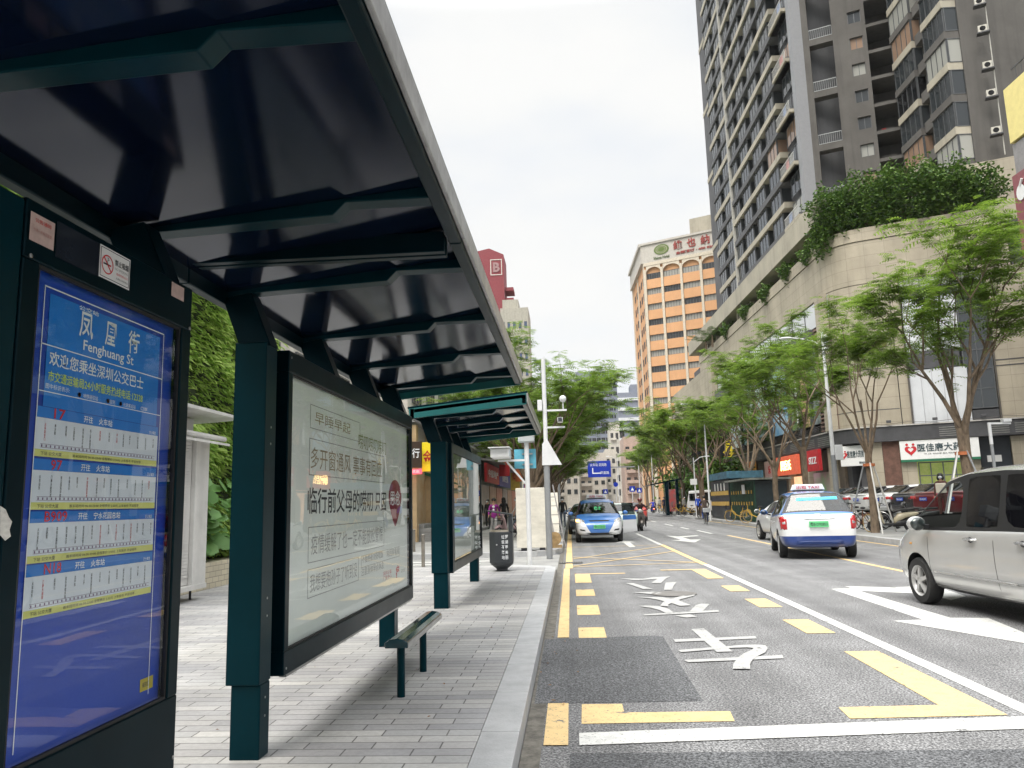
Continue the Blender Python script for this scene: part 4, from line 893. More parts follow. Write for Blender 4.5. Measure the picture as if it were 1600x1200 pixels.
# ---------------------------------------------------------------- building at the right edge with the two billboards
rb = thing('corner_building', 'grey building at the right edge carrying the yellow and the maroon billboards', 'building', (28, 36, 0))
RO = Vector((24.1, 40.3, 0)); DR = (-.029, .9996)
m = MB(); m.frame(RO, DR, -24, -.1, .5, 14, .4, 22.6); m.build('wall', GREYW, rb, world=True)
m = MB()
for i in range(50): m.frame(RO, DR, -24 + i * .48, -23.97 + i * .48, .45, .48, 22.6, 23.9)
m.frame(RO, DR, -24, -.1, .44, .49, 23.9, 23.98); m.build('roof_railing', mat('dark railing', (.06, .06, .06), .5), rb, world=True)
for (zc, nm) in ((19.0, 0), (16.5, 1)): pass
q = sign('billboard', 'yellow billboard high on the building at the right edge', RO, DR, -8, -.1, -.1, .45, 19.7, 22.75, mat('yellow billboard', (.80, .68, .26), .5, var=.05), [('Golden Bay', .42, .45, 3.4, .6, mat('pale grey ink', (.6, .58, .5), .5))], side=-1)
m = MB(); m.frame(RO, DR, -10, -.1, .0, .45, 17.9, 19.6); m.build('grey_band', mat('mid grey panel', (.26, .25, .25), .6), rb, world=True)
hp = sign('restaurant_sign', 'maroon hot pot restaurant sign with white characters below the yellow billboard', RO, DR, -9, -.1, -.25, .4, 13.4, 17.85, mat('maroon board', (.24, .07, .08), .5, var=.08), None, side=-1)
for s_, a, z_, w_ in (('壹', -1.75, 16.05, 1.15), ('品', -3.3, 16.4, 1.2), ('火', -1.15, 14.6, .95), ('锅', -2.6, 14.75, 1.2)):
    text(s_, 'lettering', WHITEV, hp, axes(pt(RO, DR, a, -.27, z_), (-DR[0], -DR[1], 0), (0, 0, 1)), 1, .08, .03, fit=(w_, w_), world=True)
q = MB().add([pt(RO, DR, -.72 + .36 * math.cos(math.tau*i/20), -.3, 16.75 + .42 * math.sin(math.tau*i/20)) for i in range(20)], [list(range(20))]); q.tube([pt(RO, DR, -.72, -.3, 17.1), pt(RO, DR, -.95, -.3, 17.4)], .07, 6); q.build('gourd_logo', WHITEV, hp, world=True)
m = MB(); m.frame(RO, DR, -9, -.1, .3, .5, 8, 13.3); m.build('teal_glazing', mat('mint glass', (.42, .58, .52), .2), rb, world=True)
# stone shoulder below the tower wing, next to it
m = MB(); m.frame(Wc, DB, -1.6, 6, .3, 3.2, 12, 24.6); m.build('stone_shoulder', BEIGE, ml, world=True)
m = MB(); m.frame(Wc, DB, -1.65, 6, 3.2, 3.24, 22.2, 22.26); m.frame(Wc, DB, -1.65, 6, 3.2, 3.24, 19.2, 19.26); m.build('joint', SLATE, ml, world=True)

# ---------------------------------------------------------------- far buildings down the street
def block(name, label, x0, x1, y0, y1, z1, wall, rows, cols, cat='building', win=None, z0=0, ww=.6, wh=.5, base=4, side=True, group=None):
    t = thing(name, label, cat, ((x0+x1)/2, (y0+y1)/2, z0), 0, group)
    MB().box(x0, x1, y0, y1, z0, z1).build('wall', wall, t, world=True)
    fh = (z1 - z0 - base - 1) / rows; cw = (x1 - x0) / cols; n_ = 0; rest = []
    for r_ in range(rows):
        for c in range(cols):
            a0 = x0 + cw * (c + .5 - ww/2); zz = z0 + base + fh * r_
            f_ = fwin((a0, y0, 0), (1, 0), 0, cw * ww, .0, zz, zz + fh * wh, cols=2, fr=.08)
            if n_ < 90: f_.build('window', [WINF, win or WGL], t, world=True)
            else: rest.append(f_)
            n_ += 1
    if rest: tag(merge(rest).build('window', [WINF, win or WGL], t, world=True), kind='stuff')
    return t
RT = block('red_tower', 'dark red tower with a letter near its top rising behind the shelter roof', -19.5, -13.2, 170, 178, 58.2, mat('brick red tower', (.24, .045, .055), .75, var=.08), 1, 1)
m = MB(); m.prism([(-19.5, 170, 58.2), (-13.2, 170, 58.2), (-13.2, 170, 58.6), (-16.5, 170, 60.2), (-19.5, 170, 59.6)], (0, 8, 0)); m.build('gable', MATS['brick red tower'], RT, world=True, fixn=True)
for k in range(9): MB().box(-13.2, -11.2, 171, 176, 50.2 - k * 2.5, 51.0 - k * 2.5).build('balcony', MATS['brick red tower'], RT, world=True)
text('B', 'lettering', mat('dull letter', (.34, .2, .2), .6), RT, axes((-14.9, 169.9, 55.6), (1, 0, 0), (0, 0, 1)), 1, .05, .04, fit=(1.6, 2.3), world=True)
q = MB()
for a in ((-16.3, -13.6, 53.7, 53.9), (-16.3, -13.6, 57.3, 57.5), (-16.3, -16.1, 53.9, 57.3), (-13.8, -13.6, 53.9, 57.3)): q.box(a[0], a[1], 169.9, 170, a[2], a[3])
q.build('sign_frame', mat('pale sign paint', (.6, .55, .5), .5), RT, world=True)
BT = block('apartment_block', 'pale beige apartment block with blue windows beside the dark red tower', -12.6, -7.0, 150, 160, 40.6, mat('pale beige render', (.42, .40, .34), .8, var=.1, streak=.2), 11, 5, ww=.5, wh=.42, win=glass('blue glass', (.3, .4, .6), .1, 1.5, .03, (.10, .15, .30)))
for i in range(12): MB().box(-11.2 + (i % 3) * 1.9, -10.7 + (i % 3) * 1.9, 149.7, 150, 8 + (i // 3) * 8, 8.5 + (i // 3) * 8).build('air_conditioner', MATS['off white casing'], BT, world=True)
MB().box(-12.2, -9, 151, 158, 40.6, 42.6).build('roof_room', MATS['pale beige render'], BT, world=True)
GT = mat('blue grey cladding', (.20, .22, .27), .6, var=.1)
block('office_tower', 'blue grey glass tower standing behind the arching street tree', 4, 20, 300, 320, 52.5, GT, 16, 9, ww=.86, wh=.5, group=None)
g2_ = block('office_block', 'grey office block with white floor bands left of the orange hotel', 17.5, 34, 260, 275, 38, GT, 1, 1)
for k in range(9): MB().box(17.3, 34.2, 259.5, 260.0, 8 + k * 3.4, 9 + k * 3.4).build('floor_band', WPAN, g2_, world=True)
MB().box(22, 28, 262, 270, 38, 41).build('roof_room', GT, g2_, world=True)
PNK = mat('pale pink render', (.50, .38, .32), .8, var=.1, streak=.2); PWH = mat('pale cream render', (.55, .52, .46), .8, var=.1, streak=.2)
specs = [('pale pink flats with balconies at the end of the street', 12.5, 19, 175, 16, PNK, 5, 4), ('cream flats behind the blue road sign', 2.5, 9, 190, 13.5, PWH, 4, 4), ('low white flats left of the cream ones at the street end', -4, 2.2, 180, 12, PWH, 3, 4),
         ('pink grey flats half hidden by the right trees', 19.5, 28, 150, 13, PNK, 4, 5), ('tall thin white flats right of the blue road sign', 9.5, 12.2, 200, 15, PWH, 4, 2), ('terraced pink flats on the lower hillside', 22, 32, 230, 20, PNK, 6, 6), ('small white house high on the hillside', 14, 19, 260, 28, PWH, 5, 3)]
for lb, x0, x1, y0, z1, wm, r_, c_ in specs:
    t = block('apartment_block', lb, x0, x1, y0, y0 + 12, z1, wm, r_, c_, ww=.55, wh=.45, base=3.5)
    for k in range(r_): MB().box(x0 + .4, x0 + (x1-x0)*.45, y0 - .9, y0, 3.2 + (z1 - 4.5) / r_ * k, 3.9 + (z1 - 4.5) / r_ * k).build('balcony', wm, t, world=True)
# ---------------------------------------------------------------- hill
hm = MB(); n = 60
HL = mat('wooded hillside', (.10, .15, .09), .95, var=.4, vs=.05, bump=1, bs=.4)
for j in range(24):
    for i in range(n + 1):
        x = -260 + 520 * i / n; y_ = 420 + j * 22; h = 66 * math.exp(-((x - 20) / 190)**2) * min(1, j / 10) + 3 * math.sin(i * 1.3 + j) + 2.5 * math.sin(i * 2.9 + j * 1.7)
        hm.v.append((x, y_, max(-2, h - 2 if j else -2)))
for j in range(23):
    for i in range(n): a = j * (n+1) + i; hm.f.append([a, a+1, a+n+2, a+n+1]); hm.mi.append(0)
struct(hm.build('hill', HL, smooth='all'))

# pipes, cables, lamps and vents on the mall
pm_ = mat('dark drain pipe', (.09, .08, .07), .6)
q = MB().tube([tuple(pt(K, DB, 3.93, .06, 5.9)), tuple(pt(K, DB, 3.93, .06, 14.0))], .055, 8); q.build('drain_pipe', pm_, ml, world=True, smooth=True)
q = MB().tube([tuple(pt(K, DB, 8.72, .08, 5.9)), tuple(pt(K, DB, 8.72, .08, 15.2))], .04, 8); q.build('drain_pipe', pm_, ml, world=True, smooth=True)
for i in range(4):
    P = [pt(K, DA, 1.6 + j * 5.0, -.45, 6.05 + .12 * i - (.14 if j % 2 else 0)) for j in range(8)]; MB().tube([tuple(p) for p in P], .014, 4).build('cable', pm_, ml, world=True)
P = [pt(K, DB, 1.0 + j * 1.3, .46, 6.0 - (.1 if j % 2 else 0)) for j in range(8)]; MB().tube([tuple(p) for p in P], .014, 4).build('cable', pm_, ml, world=True)
for a, z in ((5.0, 6.0), (7.6, 6.0), (2.4, 6.0)): MB().frame(K, DB, a, a + .28, .36, .62, z, z + .16).build('floodlight', BLK if 'BLK' in globals() else SLATE, ml, world=True, bevel=.02)
MB().frame(K, DB, 2.1, 2.9, .0, .03, 11.0, 11.5).build('wall_vent', BROWN, ml, world=True)
for k in range(0, 20, 2):      # washing and cages on some balconies of the tower
    z = Z0 + k * H; a0 = 1.3 + (k * 7 % 5) * .4
    MB().frame(T0, DA, a0, a0 + .7 + .1 * (k % 3), -1.42, -1.38, z + .45, z + 1.35).build('washing', mat('washing %d' % (k % 4), ((.5, .08, .08), (.6, .6, .58), (.1, .2, .45), (.55, .45, .2))[k % 4], .85), tw, world=True)
# ================================================================== plants
def leafmat(name, c, c2, tr=.35):
    m = bpy.data.materials.new(name); m.use_nodes = True; t = m.node_tree; b = t.nodes['Principled BSDF']; N = t.nodes.new; L = t.links.new
    gi = N('ShaderNodeNewGeometry'); ra = N('ShaderNodeValToRGB'); L(gi.outputs['Random Per Island'], ra.inputs[0])
    ra.color_ramp.elements[0].color = tuple(c) + (1,); ra.color_ramp.elements[1].color = tuple(c2) + (1,)
    e_ = ra.color_ramp.elements.new(.5); e_.color = tuple((p + q) / 2 * 1.05 for p, q in zip(c, c2)) + (1,)
    L(ra.outputs[0], b.inputs['Base Color']); b.inputs['Roughness'].default_value = .5; b.inputs['Specular IOR Level'].default_value = .35
    tr_ = N('ShaderNodeBsdfTranslucent'); L(ra.outputs[0], tr_.inputs[0]); mx_ = N('ShaderNodeMixShader'); mx_.inputs[0].default_value = tr
    L(b.outputs[0], mx_.inputs[1]); L(tr_.outputs[0], mx_.inputs[2]); L(mx_.outputs[0], t.nodes['Material Output'].inputs[0]); MATS[name] = m; return m
LF1 = leafmat('feathery leaf', (.10, .19, .02), (.24, .35, .05), .5); LF2 = leafmat('darker feathery leaf', (.07, .15, .018), (.18, .29, .04), .5)
LF3 = leafmat('ivy leaf', (.19, .35, .045), (.50, .64, .17), .45); LF4 = leafmat('shrub leaf', (.03, .085, .012), (.14, .23, .04), .2); LF5 = leafmat('broad leaf', (.08, .2, .04), (.18, .33, .1), .25)
BARK = mat('pale brown bark', (.19, .14, .095), .85, var=.3, vs=9, bump=.7, bs=30, stretch=(1, 1, .35))
def frond(b, p, d, ln, rn, wd=.5, n=6):
    """one pinnate leaf: pairs of narrow leaflets along an arching stalk"""
    d = Vector(d); up = Vector((0, 0, 1)); s = d.cross(up)
    if s.length < .05: s = Vector((1, 0, 0))
    s.normalize()
    for i in range(n):
        t = (i + .6) / n; q = p + d * ln * t - up * ln * .28 * t * t; lw = ln * wd * math.sin(math.pi * (.15 + .8 * t)) * .62; hw = ln / n * .30
        f = (d - up * .56 * t).normalized()
        for sg in (-1, 1):
            tip = q + s * sg * lw + f * lw * .45 - up * lw * rn.uniform(.05, .35)
            b.add([q - f * hw, tip - f * hw * .3, tip + f * hw * .5, q + f * hw], [(0, 1, 2, 3)])
def make_tree(name, label, cat, loc, seed, height=9.5, fork=2.6, spread=3.2, rad=.13, limbs=4, dens=1.0, lm=None, bare=0.45, group=None, lean=(0, 0), leaf=.5, lvl=5):
    rn = random.Random(seed); t = thing(name, label, cat, loc, 0, group)
    T = MB(); L = MB(); tips = []
    def grow(p, d, ln, r, lv):
        n = 4; pts = [p]; rs = [r]; q = Vector(p); dd = Vector(d)
        for i in range(n):
            dd = (dd + Vector((rn.uniform(-1, 1), rn.uniform(-1, 1), rn.uniform(-.4, .7))) * (.10 if lv > 1 else .13)).normalized()
            q = q + dd * ln / n; pts.append(q.copy()); rs.append(r * (1 - .42 * (i + 1) / n))
        T.tube(pts, rs, 7 if lv > 2 else (5 if lv > 1 else 3), cap=False)
        zr = (q.z) / height
        if lv <= 2 or (lv == 3 and rn.random() < .25): tips.append((q.copy(), dd.copy()))
        if lv <= 0: return
        k = 3 if (lv >= 2 and rn.random() < .6) else 2
        for j in range(k):
            if rn.random() < (.12 if lv > 2 else .05): continue
            az = rn.uniform(0, math.tau); sp_ = rn.uniform(.35, .75)
            o = Vector((math.cos(az), math.sin(az), 0)) * sp_
            nd = (dd + o + Vector((q.x, q.y, 0)) * .04).normalized(); 
            if lv <= 1: nd.z *= .5; nd.normalize()
            grow(pts[rn.choice((2, 3, 4))] if j else q, nd, ln * rn.uniform(.6, .8), r * .52, lv - 1)
    p0 = Vector((0, 0, -.05)); base = [p0]; q = p0.copy()
    for i in range(5): q = q + Vector((lean[0] * .2 + rn.uniform(-.03, .03), lean[1] * .2 + rn.uniform(-.03, .03), (fork + .05) / 5)); base.append(q.copy())
    T.tube(base, [rad * 1.35, rad * 1.1, rad, rad * .96, rad * .95, rad * 1.02], 12, cap=False)
    L0 = (height - fork) * .40
    for i in range(limbs):
        az = math.tau * i / limbs + rn.uniform(-.5, .5); tilt = rn.uniform(.22, .5) * spread / 3.0
        d = Vector((math.cos(az) * tilt, math.sin(az) * tilt, 1)).normalized()
        st = base[-1] - Vector((0, 0, rn.uniform(0, .5)))
        grow(st, d, L0 * rn.uniform(.75, 1.05), rad * .46, lvl - 1)
    T.build('trunk', BARK, t, smooth='all')
    for p, d in tips:
        zr = p.z / height
        if zr < bare and rn.random() < .8: continue
        for j in range(int(rn.randint(6, 9) * dens)):
            az = rn.uniform(0, math.tau); o = Vector((math.cos(az), math.sin(az), rn.uniform(-.15, .35))).normalized(); ln = leaf * rn.uniform(.5, 1.0)
            frond(L, p - d * rn.uniform(0, .5) + Vector((rn.uniform(-.1, .1), rn.uniform(-.1, .1), rn.uniform(-.08, .08))), o, ln, rn, n=6)
    L.build('crown', lm or LF1, t)
    return t
GR = 'feathery street trees on the right pavement'; GL = 'street trees on the left pavement'
def onr(u, v, y): p = aY(u, v, y); return (p.x, p.y, .15)
tA = make_tree('street_tree', 'largest feathery street tree with thick forked trunk in front of the pharmacy sign', 'tree', onr(1513, 750, 24.5), 11, 9.9, 3.3, 2.7, .17, 6, 1.5, LF1, .5, GR, leaf=.62)
tB = make_tree('street_tree', 'slender forked street tree on the kerb beside the parked black scooter', 'tree', onr(1364, 790, 29.0), 5, 9.3, 2.9, 2.7, .12, 5, 1.35, LF1, .62, GR, leaf=.55)
tC = make_tree('street_tree', 'street tree with single tall trunk right behind the tall lamp post', 'tree', onr(1262, 780, 36), 21, 10.4, 3.6, 3.8, .14, 5, 1.5, LF1, .5, GR, leaf=.6)
tD = make_tree('street_tree', 'feathery street tree above the rear of the blue and white taxi', 'tree', onr(1214, 770, 43), 8, 10.2, 3.0, 4.8, .15, 6, 1.5, LF1, .36, GR, leaf=.62)
tE = make_tree('street_tree', 'dense street tree rising over the green corrugated shed', 'tree', onr(1174, 780, 51), 31, 11.5, 3.0, 5.0, .2, 5, 1.4, LF1, .3, GR, leaf=.7)
tF = make_tree('street_tree', 'full street tree behind the white lamp post by the shed end', 'tree', onr(1098, 790, 64), 44, 12.0, 3.0, 4.8, .22, 5, 1.35, LF1, .3, GR, leaf=.85)
tG = make_tree('street_tree', 'bushy street tree over the far black bus shelter', 'tree', onr(1067, 790, 78), 52, 12.0, 3.0, 4.8, .22, 5, 1.35, LF1, .25, GR, leaf=.95)
for (u, y_, rz, sc, lb, src) in ((1040, 93, 1.2, 1.0, 'street tree just beyond the far black bus shelter', tF), (1022, 110, 2.5, 1.05, 'small looking street tree near the blue crossing signs', tG), (1012, 132, 4.1, 1.1, 'farthest street tree in the right-hand row', tF), (1130, 72, 3.0, 1.1, 'street tree in the second row behind the shed roof', tG), (1085, 96, 5.0, 1.15, 'dark street tree in the second row behind the far shelter', tG)):
    clone(src, onr(u, 790, y_), rz, lb, GR, sc)
tL = make_tree('street_tree', 'tall street tree arching over the left kerb in front of the grey towers', 'tree', (-1.45, 30, .13), 61, 8.5, 2.2, 5.4, .17, 7, 1.2, LF1, .36, GL, leaf=.65)
tM = make_tree('street_tree', 'many-stemmed street tree right behind the marble block', 'tree', (-1.5, 35, .13), 73, 8.2, 2.0, 4.2, .2, 7, 1.4, LF1, .28, GL, leaf=.75)
for (y_, rz, sc, lb, src) in ((41, 2.0, .95, 'street tree third from the marble block on the left', tL), (48, 4.0, 1.05, 'street tree fourth from the marble block with dark crown', tM), (57, 1.0, 1.05, 'street tree fifth from the marble block on the left', tM), (68, 5.2, 1.1, 'street tree beyond the first blue car on the left', tL), (82, .5, 1.15, 'street tree level with the blue road sign', tM), (98, 3.1, 1.2, 'farthest dense street tree on the left kerb', tM)):
    clone(src, (-1.6, y_, .13), rz, lb, GL, sc)

# shrubs on the mall roof
def leaf_mass(b, c, r, n, rn, s=.16, shape=(1, 1, .7)):
    for i in range(n):
        d = Vector((rn.gauss(0, 1), rn.gauss(0, 1), rn.gauss(0, 1))).normalized(); k = r * (rn.random() ** .35) * (1 + .32 * math.sin(6 * d.x + 4 * d.z + c[0]) * math.cos(5 * d.y) + (rn.random() < .04) * rn.uniform(0, .35))
        p = Vector(c) + Vector((d.x * shape[0], d.y * shape[1], d.z * shape[2])) * k
        a = Vector((rn.uniform(-1, 1), rn.uniform(-1, 1), rn.uniform(-.6, .6))).normalized() * s * rn.uniform(.7, 1.3); q = a.cross(Vector((rn.uniform(-1, 1), rn.uniform(-1, 1), 1))).normalized() * s * .45
        b.add([p - a, p - q, p + a, p + q], [(0, 1, 2, 3)])
rn = random.Random(5)
for (u, v, w_, lb, n) in ((1300, 322, 1.7, 'leftmost dark shrub spilling over the mall parapet corner', 2600), (1352, 300, 1.9, 'dark round shrub second from the left on the mall roof', 3000), (1412, 286, 2.1, 'tall dark shrub in the middle of the mall roof', 3400), (1470, 283, 2.1, 'dark shrub fourth from the left on the mall roof', 3400), (1520, 292, 1.8, 'rightmost dark shrub on the mall roof by the stone shoulder', 2800)):
    p = aP(u, v, K + Vector((0, .9, 0)), (-DB[0], -DB[1])); zb_ = 19.2; t = thing('roof_shrub', lb, 'shrub', (p.x, p.y, zb_), 0, 'shrubs on the mall roof')
    b = MB(); hh = max(1.2, (p.z - zb_ + 1.15))
    leaf_mass(b, (0, 0, hh * .45), w_, int(n * 1.5), rn, .15, (1.05, .8, hh * .62 / w_)); b.build('foliage', LF4, t)
    b = MB()
    for i in range(6): b.tube([(0, 0, -.6), (rn.uniform(-.5, .5), rn.uniform(-.3, .3), hh * .5), (rn.uniform(-w_, w_) * .6, rn.uniform(-.6, .6), hh * .95)], [.06, .04, .015], 5)
    b.build('stem', BARK, t)
for i, (a, z_, lb) in enumerate(((1.2, 18.9, 'shrub hanging down the street side of the mall corner'), (4.0, 18.8, 'low shrub under the garden slab nearest the corner'), (9, 19.0, 'second shrub under the garden slab from the corner'), (15, 18.9, 'third shrub under the garden slab from the corner'), (22, 19.0, 'fourth shrub under the garden slab from the corner'), (30, 19, 'fifth shrub under the garden slab from the corner'))):
    p = pt(K, DA, a, 0.1 if i else -.1, z_); t = thing('garden_shrub', lb, 'shrub', tuple(p), 0, 'shrubs along the podium garden'); b = MB(); leaf_mass(b, (0, 0, .25), 1.0, 900, rn, .15, (.8, 1.4, .8 if i else 1.4)); b.build('foliage', LF4, t)
for i, a in enumerate((34.5, 38)):
    p = pt(K, DA, a, -.6, 18.6); t = thing('palm', ('palm drooping over the far end of the mall parapet', 'smaller palm beside the drooping one at the mall end')[i], 'palm', tuple(p), 0, 'palms on the podium'); b = MB()
    for j in range(16):
        az = j * .9; frond(b, Vector((0, 0, 1.2)), (math.cos(az), math.sin(az), .5), 2.4, rn, .35, 14)
    b.build('fronds', LF4, t); MB().tube([(0, 0, -.2), (.05, 0, 1.25)], [.12, .08], 8).build('trunk', BARK, t)

# ivy wall on the left with its brick planter
iv = thing('ivy_wall', 'tall wall covered in drooping pale green ivy behind the white kiosk', 'green wall', (-7.2, 11, .13))
MB().box(-8.2, -7.25, 1.0, 18.2, .13, 6.6).build('wall', mat('mossy wall', (.05, .07, .03), .9), iv, world=True)
b = MB(); rn = random.Random(9)
for i in range(44000):
    y = rn.uniform(2, 18.3); z = rn.uniform(1.0, 6.7) if rn.random() < .93 else rn.uniform(.7, 1.2)
    x = -7.18 + .16 * math.sin(y * 2.1 + z * 1.7) + .12 * math.sin(z * 4.3 + y) + rn.uniform(-.1, .14)
    if y > 17.9: x = rn.uniform(-8.2, -7.0)
    ln = rn.uniform(.13, .27); az = rn.uniform(-1.2, 1.2); d = Vector((math.cos(az) * .8, math.sin(az), rn.uniform(-.9, -.1))).normalized() * ln; s_ = d.cross(Vector((1, 0, .3))).normalized() * ln * .15; p = Vector((x, y, z))
    m_ = p + d * .5 + Vector((.02, 0, .015)); b.add([p, m_ - s_, p + d, m_ + s_], [(0, 1, 2, 3)])
tag(b.build('ivy_leaves', LF3, iv, world=True), kind='stuff')
b = MB()
for i in range(420):
    y = rn.uniform(9, 18); z = rn.uniform(.75, 2.1); p = Vector((rn.uniform(-7.0, -6.62), y, z)); r_ = rn.uniform(.10, .22); tl = rn.uniform(-.6, .6); n = 7
    u_ = Vector((rn.uniform(.2, .9), rn.uniform(-.5, .5), rn.uniform(.2, .9))).normalized(); a = u_.cross(Vector((0, 0, 1))).normalized(); c = u_.cross(a)
    b.add([p + (a * math.cos(math.tau*k/n) + c * math.sin(math.tau*k/n) * (1.15 if k % 2 else .9)) * r_ for k in range(n)], [list(range(n))])
b.build('broad_leaves', LF5, iv, world=True)
pl = thing('planter', 'low planter of cream bricks along the foot of the ivy wall', 'planter', (-6.75, 10, .13))
bm_ = ground_mat('x', 'none'); bt = bm_.node_tree; bb = bt.nodes['Principled BSDF']; br = bt.nodes.new('ShaderNodeTexBrick'); tc_ = bt.nodes.new('ShaderNodeTexCoord'); mp_ = bt.nodes.new('ShaderNodeMapping')
mp_.inputs['Rotation'].default_value = (R(90), 0, R(90)); br.inputs['Scale'].default_value = 1; br.inputs['Brick Width'].default_value = .24; br.inputs['Row Height'].default_value = .1; br.inputs['Mortar Size'].default_value = .006
br.inputs['Color1'].default_value = (.6, .54, .4, 1); br.inputs['Color2'].default_value = (.5, .45, .33, 1); br.inputs['Mortar'].default_value = (.25, .22, .18, 1)
sx_ = bt.nodes.new('ShaderNodeSeparateXYZ'); cx_ = bt.nodes.new('ShaderNodeCombineXYZ'); bt.links.new(tc_.outputs['Object'], sx_.inputs[0]); bt.links.new(sx_.outputs[1], cx_.inputs[0]); bt.links.new(sx_.outputs[2], cx_.inputs[1]); bt.links.new(cx_.outputs[0], br.inputs[0]); bt.links.new(br.outputs[0], bb.inputs['Base Color'])
MB().box(-7.2, -6.62, 2, 18.2, .1, .60).build('brick_wall', bm_, pl, world=True, bevel=.01)
# kiosk
KW = mat('white painted steel', (.66, .65, .62), .45, var=.08, vs=2, streak=.3)
ks = thing('kiosk', 'white roller-shuttered kiosk with overhanging flat roof in front of the ivy', 'kiosk', (-6.5, 11.2, .13))
MB().box(-6.6, -6.08, 9.6, 12.45, .38, 2.72).build('body', KW, ks, world=True, bevel=.01)
b = MB()
for i in range(42): b.box(-6.078, -6.06, 9.7, 12.0, .5 + i * .052, .545 + i * .052)
b.build('roller_shutter', KW, ks, world=True)
MB().box(-6.08, -6.0, 12.05, 12.5, .3, 2.72).build('corner_post', KW, ks, world=True, bevel=.01)
MB().prism([(-6.9, 9.3, 3.02), (-5.65, 9.3, 3.08), (-5.65, 9.3, 3.13), (-6.9, 9.3, 3.13)], (0, 3.65, 0)).build('roof', KW, ks, world=True, fixn=True)
MB().box(-6.5, -6.15, 9.6, 12.2, 2.7, 3.03).build('clerestory', KW, ks, world=True)
MB().prism([(-6.1, 9.6, 2.68), (-5.7, 9.6, 2.60), (-5.7, 9.6, 2.64), (-6.1, 9.6, 2.72)], (0, 3.0, 0)).build('awning', KW, ks, world=True, fixn=True)
MB().tube([(-5.8, 9.6, 2.72), (-5.8, 12.6, 2.72)], .045, 8).build('awning_roller', KW, ks, world=True)
MB().box(-6.6, -5.98, 9.6, 12.5, .30, .375).build('base_frame', KW, ks, world=True)
for y in (9.8, 12.3): MB().tube([(-6.15, y, .13), (-6.15, y, .3)], .02, 8).build('foot', MATS['cast iron'], ks, world=True)
MB().tube([(-6.05, 11.55, 1.3), (-6.03, 11.5, 1.1), (-6.04, 11.58, .95), (-6.05, 11.5, .85)], .018, 6).build('lock_chain', MATS['cast iron'], ks, world=True)
# ================================================================== left side of the street: shops and furniture
WALLW = mat('stained white render', (.55, .52, .46), .8, var=.15, vs=.5, streak=.5); WALLG = mat('old grey green wall', (.22, .25, .2), .85, var=.2, vs=.5, streak=.4)
lb1 = thing('shop_building', 'white rendered shop building behind the gap between the two shelters', 'building', (-10, 39, .13))
XS = -6.4
MB().box(-16, XS, 30.4, 48, .1, 9.4).build('wall', WALLW, lb1, world=True)
MB().box(XS, XS + .7, 30.5, 47.5, 4.9, 5.05).build('concrete_shelf', CONC, lb1, world=True)
for i in range(5):
    fwin((XS, 31.2 + i * 3.3, 0), (0, 1), 0, 1.8, .0, 5.8, 7.2, 'window', lb1, cols=3, side=1)
for i in range(4): MB().box(XS + .02, XS + .4, 33.4 + i * 3.3, 34.1 + i * 3.3, 5.15, 5.7).build('air_conditioner', MATS['off white casing'], lb1, world=True, bevel=.02)
m = MB(); m.box(XS, XS + .03, 30.8, 47.5, .8, 3.0); m.build('shopfront', mat('warm shopfront', (.45, .25, .1), .5, var=.6, vs=.6, col2=(.55, .5, .38)), lb1, world=True)
for i in range(5): MB().box(XS + .03, XS + .3, 30.6 + i * 3.4, 31 + i * 3.4, .1, 4.8).build('pier', mat('cream tile pier', (.5, .36, .2), .5, var=.1), lb1, world=True)
MB().prism([(XS, 33.8, 2.9), (XS + 1.1, 33.8, 2.55), (XS + 1.1, 33.8, 2.62), (XS, 33.8, 3.05)], (0, 5, 0)).build('green_awning', mat('green canvas', (.02, .12, .05), .7), lb1, world=True, fixn=True)
stp = thing('steps', 'grey stone steps up to the shops behind the two bollards', 'steps', (XS + 1, 34, .13))
for i in range(4): MB().box(XS + .05, XS + 1.6 - i * .38, 31.2, 46, .13 + i * .17, .3 + i * .17 - .005).build('step', CONC, stp, world=True, bevel=.01)
YS = (0, 1)
def lsign(lb, y0, y1, z0, z1, face, words=None, x0=XS + .31, x1=XS + .5):
    return sign('shop_sign', lb, Vector((0, 0, 0)), (0, 1), y0, y1, x0, x1, z0, z1, face, words, side=1, group=None)
def vsign(lb, u0, u1, v0, v1, y_, face, words):
    p_, q_ = aY(u0, v1, y_), aY(u1, v0, y_); return sign('hanging_sign', lb, Vector((p_.x, y_, 0)), (1, 0), 0, q_.x - p_.x, 0, .18, p_.z, q_.z, face, words)
vsign('dark brown vertical shop sign with one white character left of the yellow sign', 643, 659.5, 690, 731, 30.2, mat('brown board', (.05, .028, .016), .5), [('行', .5, .55, .3, .38, INKW)])
vsign('small glowing red strip sign under the brown sign', 643, 659.5, 733, 741, 30.2, mat('red led', (.8, .05, .08), .5, emit=1.2, var=.4, vs=6), [('欢迎', .5, .5, .3, .12, INKW)])
vsign('bright yellow vertical shop sign with a red character beside the teal post', 660.5, 681, 691, 737, 30.6, mat('bright yellow board', (.8, .62, .02), .45, emit=.12), [('金', .42, .5, .36, .5, SRED)])
lb2 = thing('shop_building', 'old grey green shop building with balconies beyond the white one', 'building', (-10, 70, .13))
MB().box(-16, XS, 48.4, 105, .1, 10.8).build('wall', WALLG, lb2, world=True)
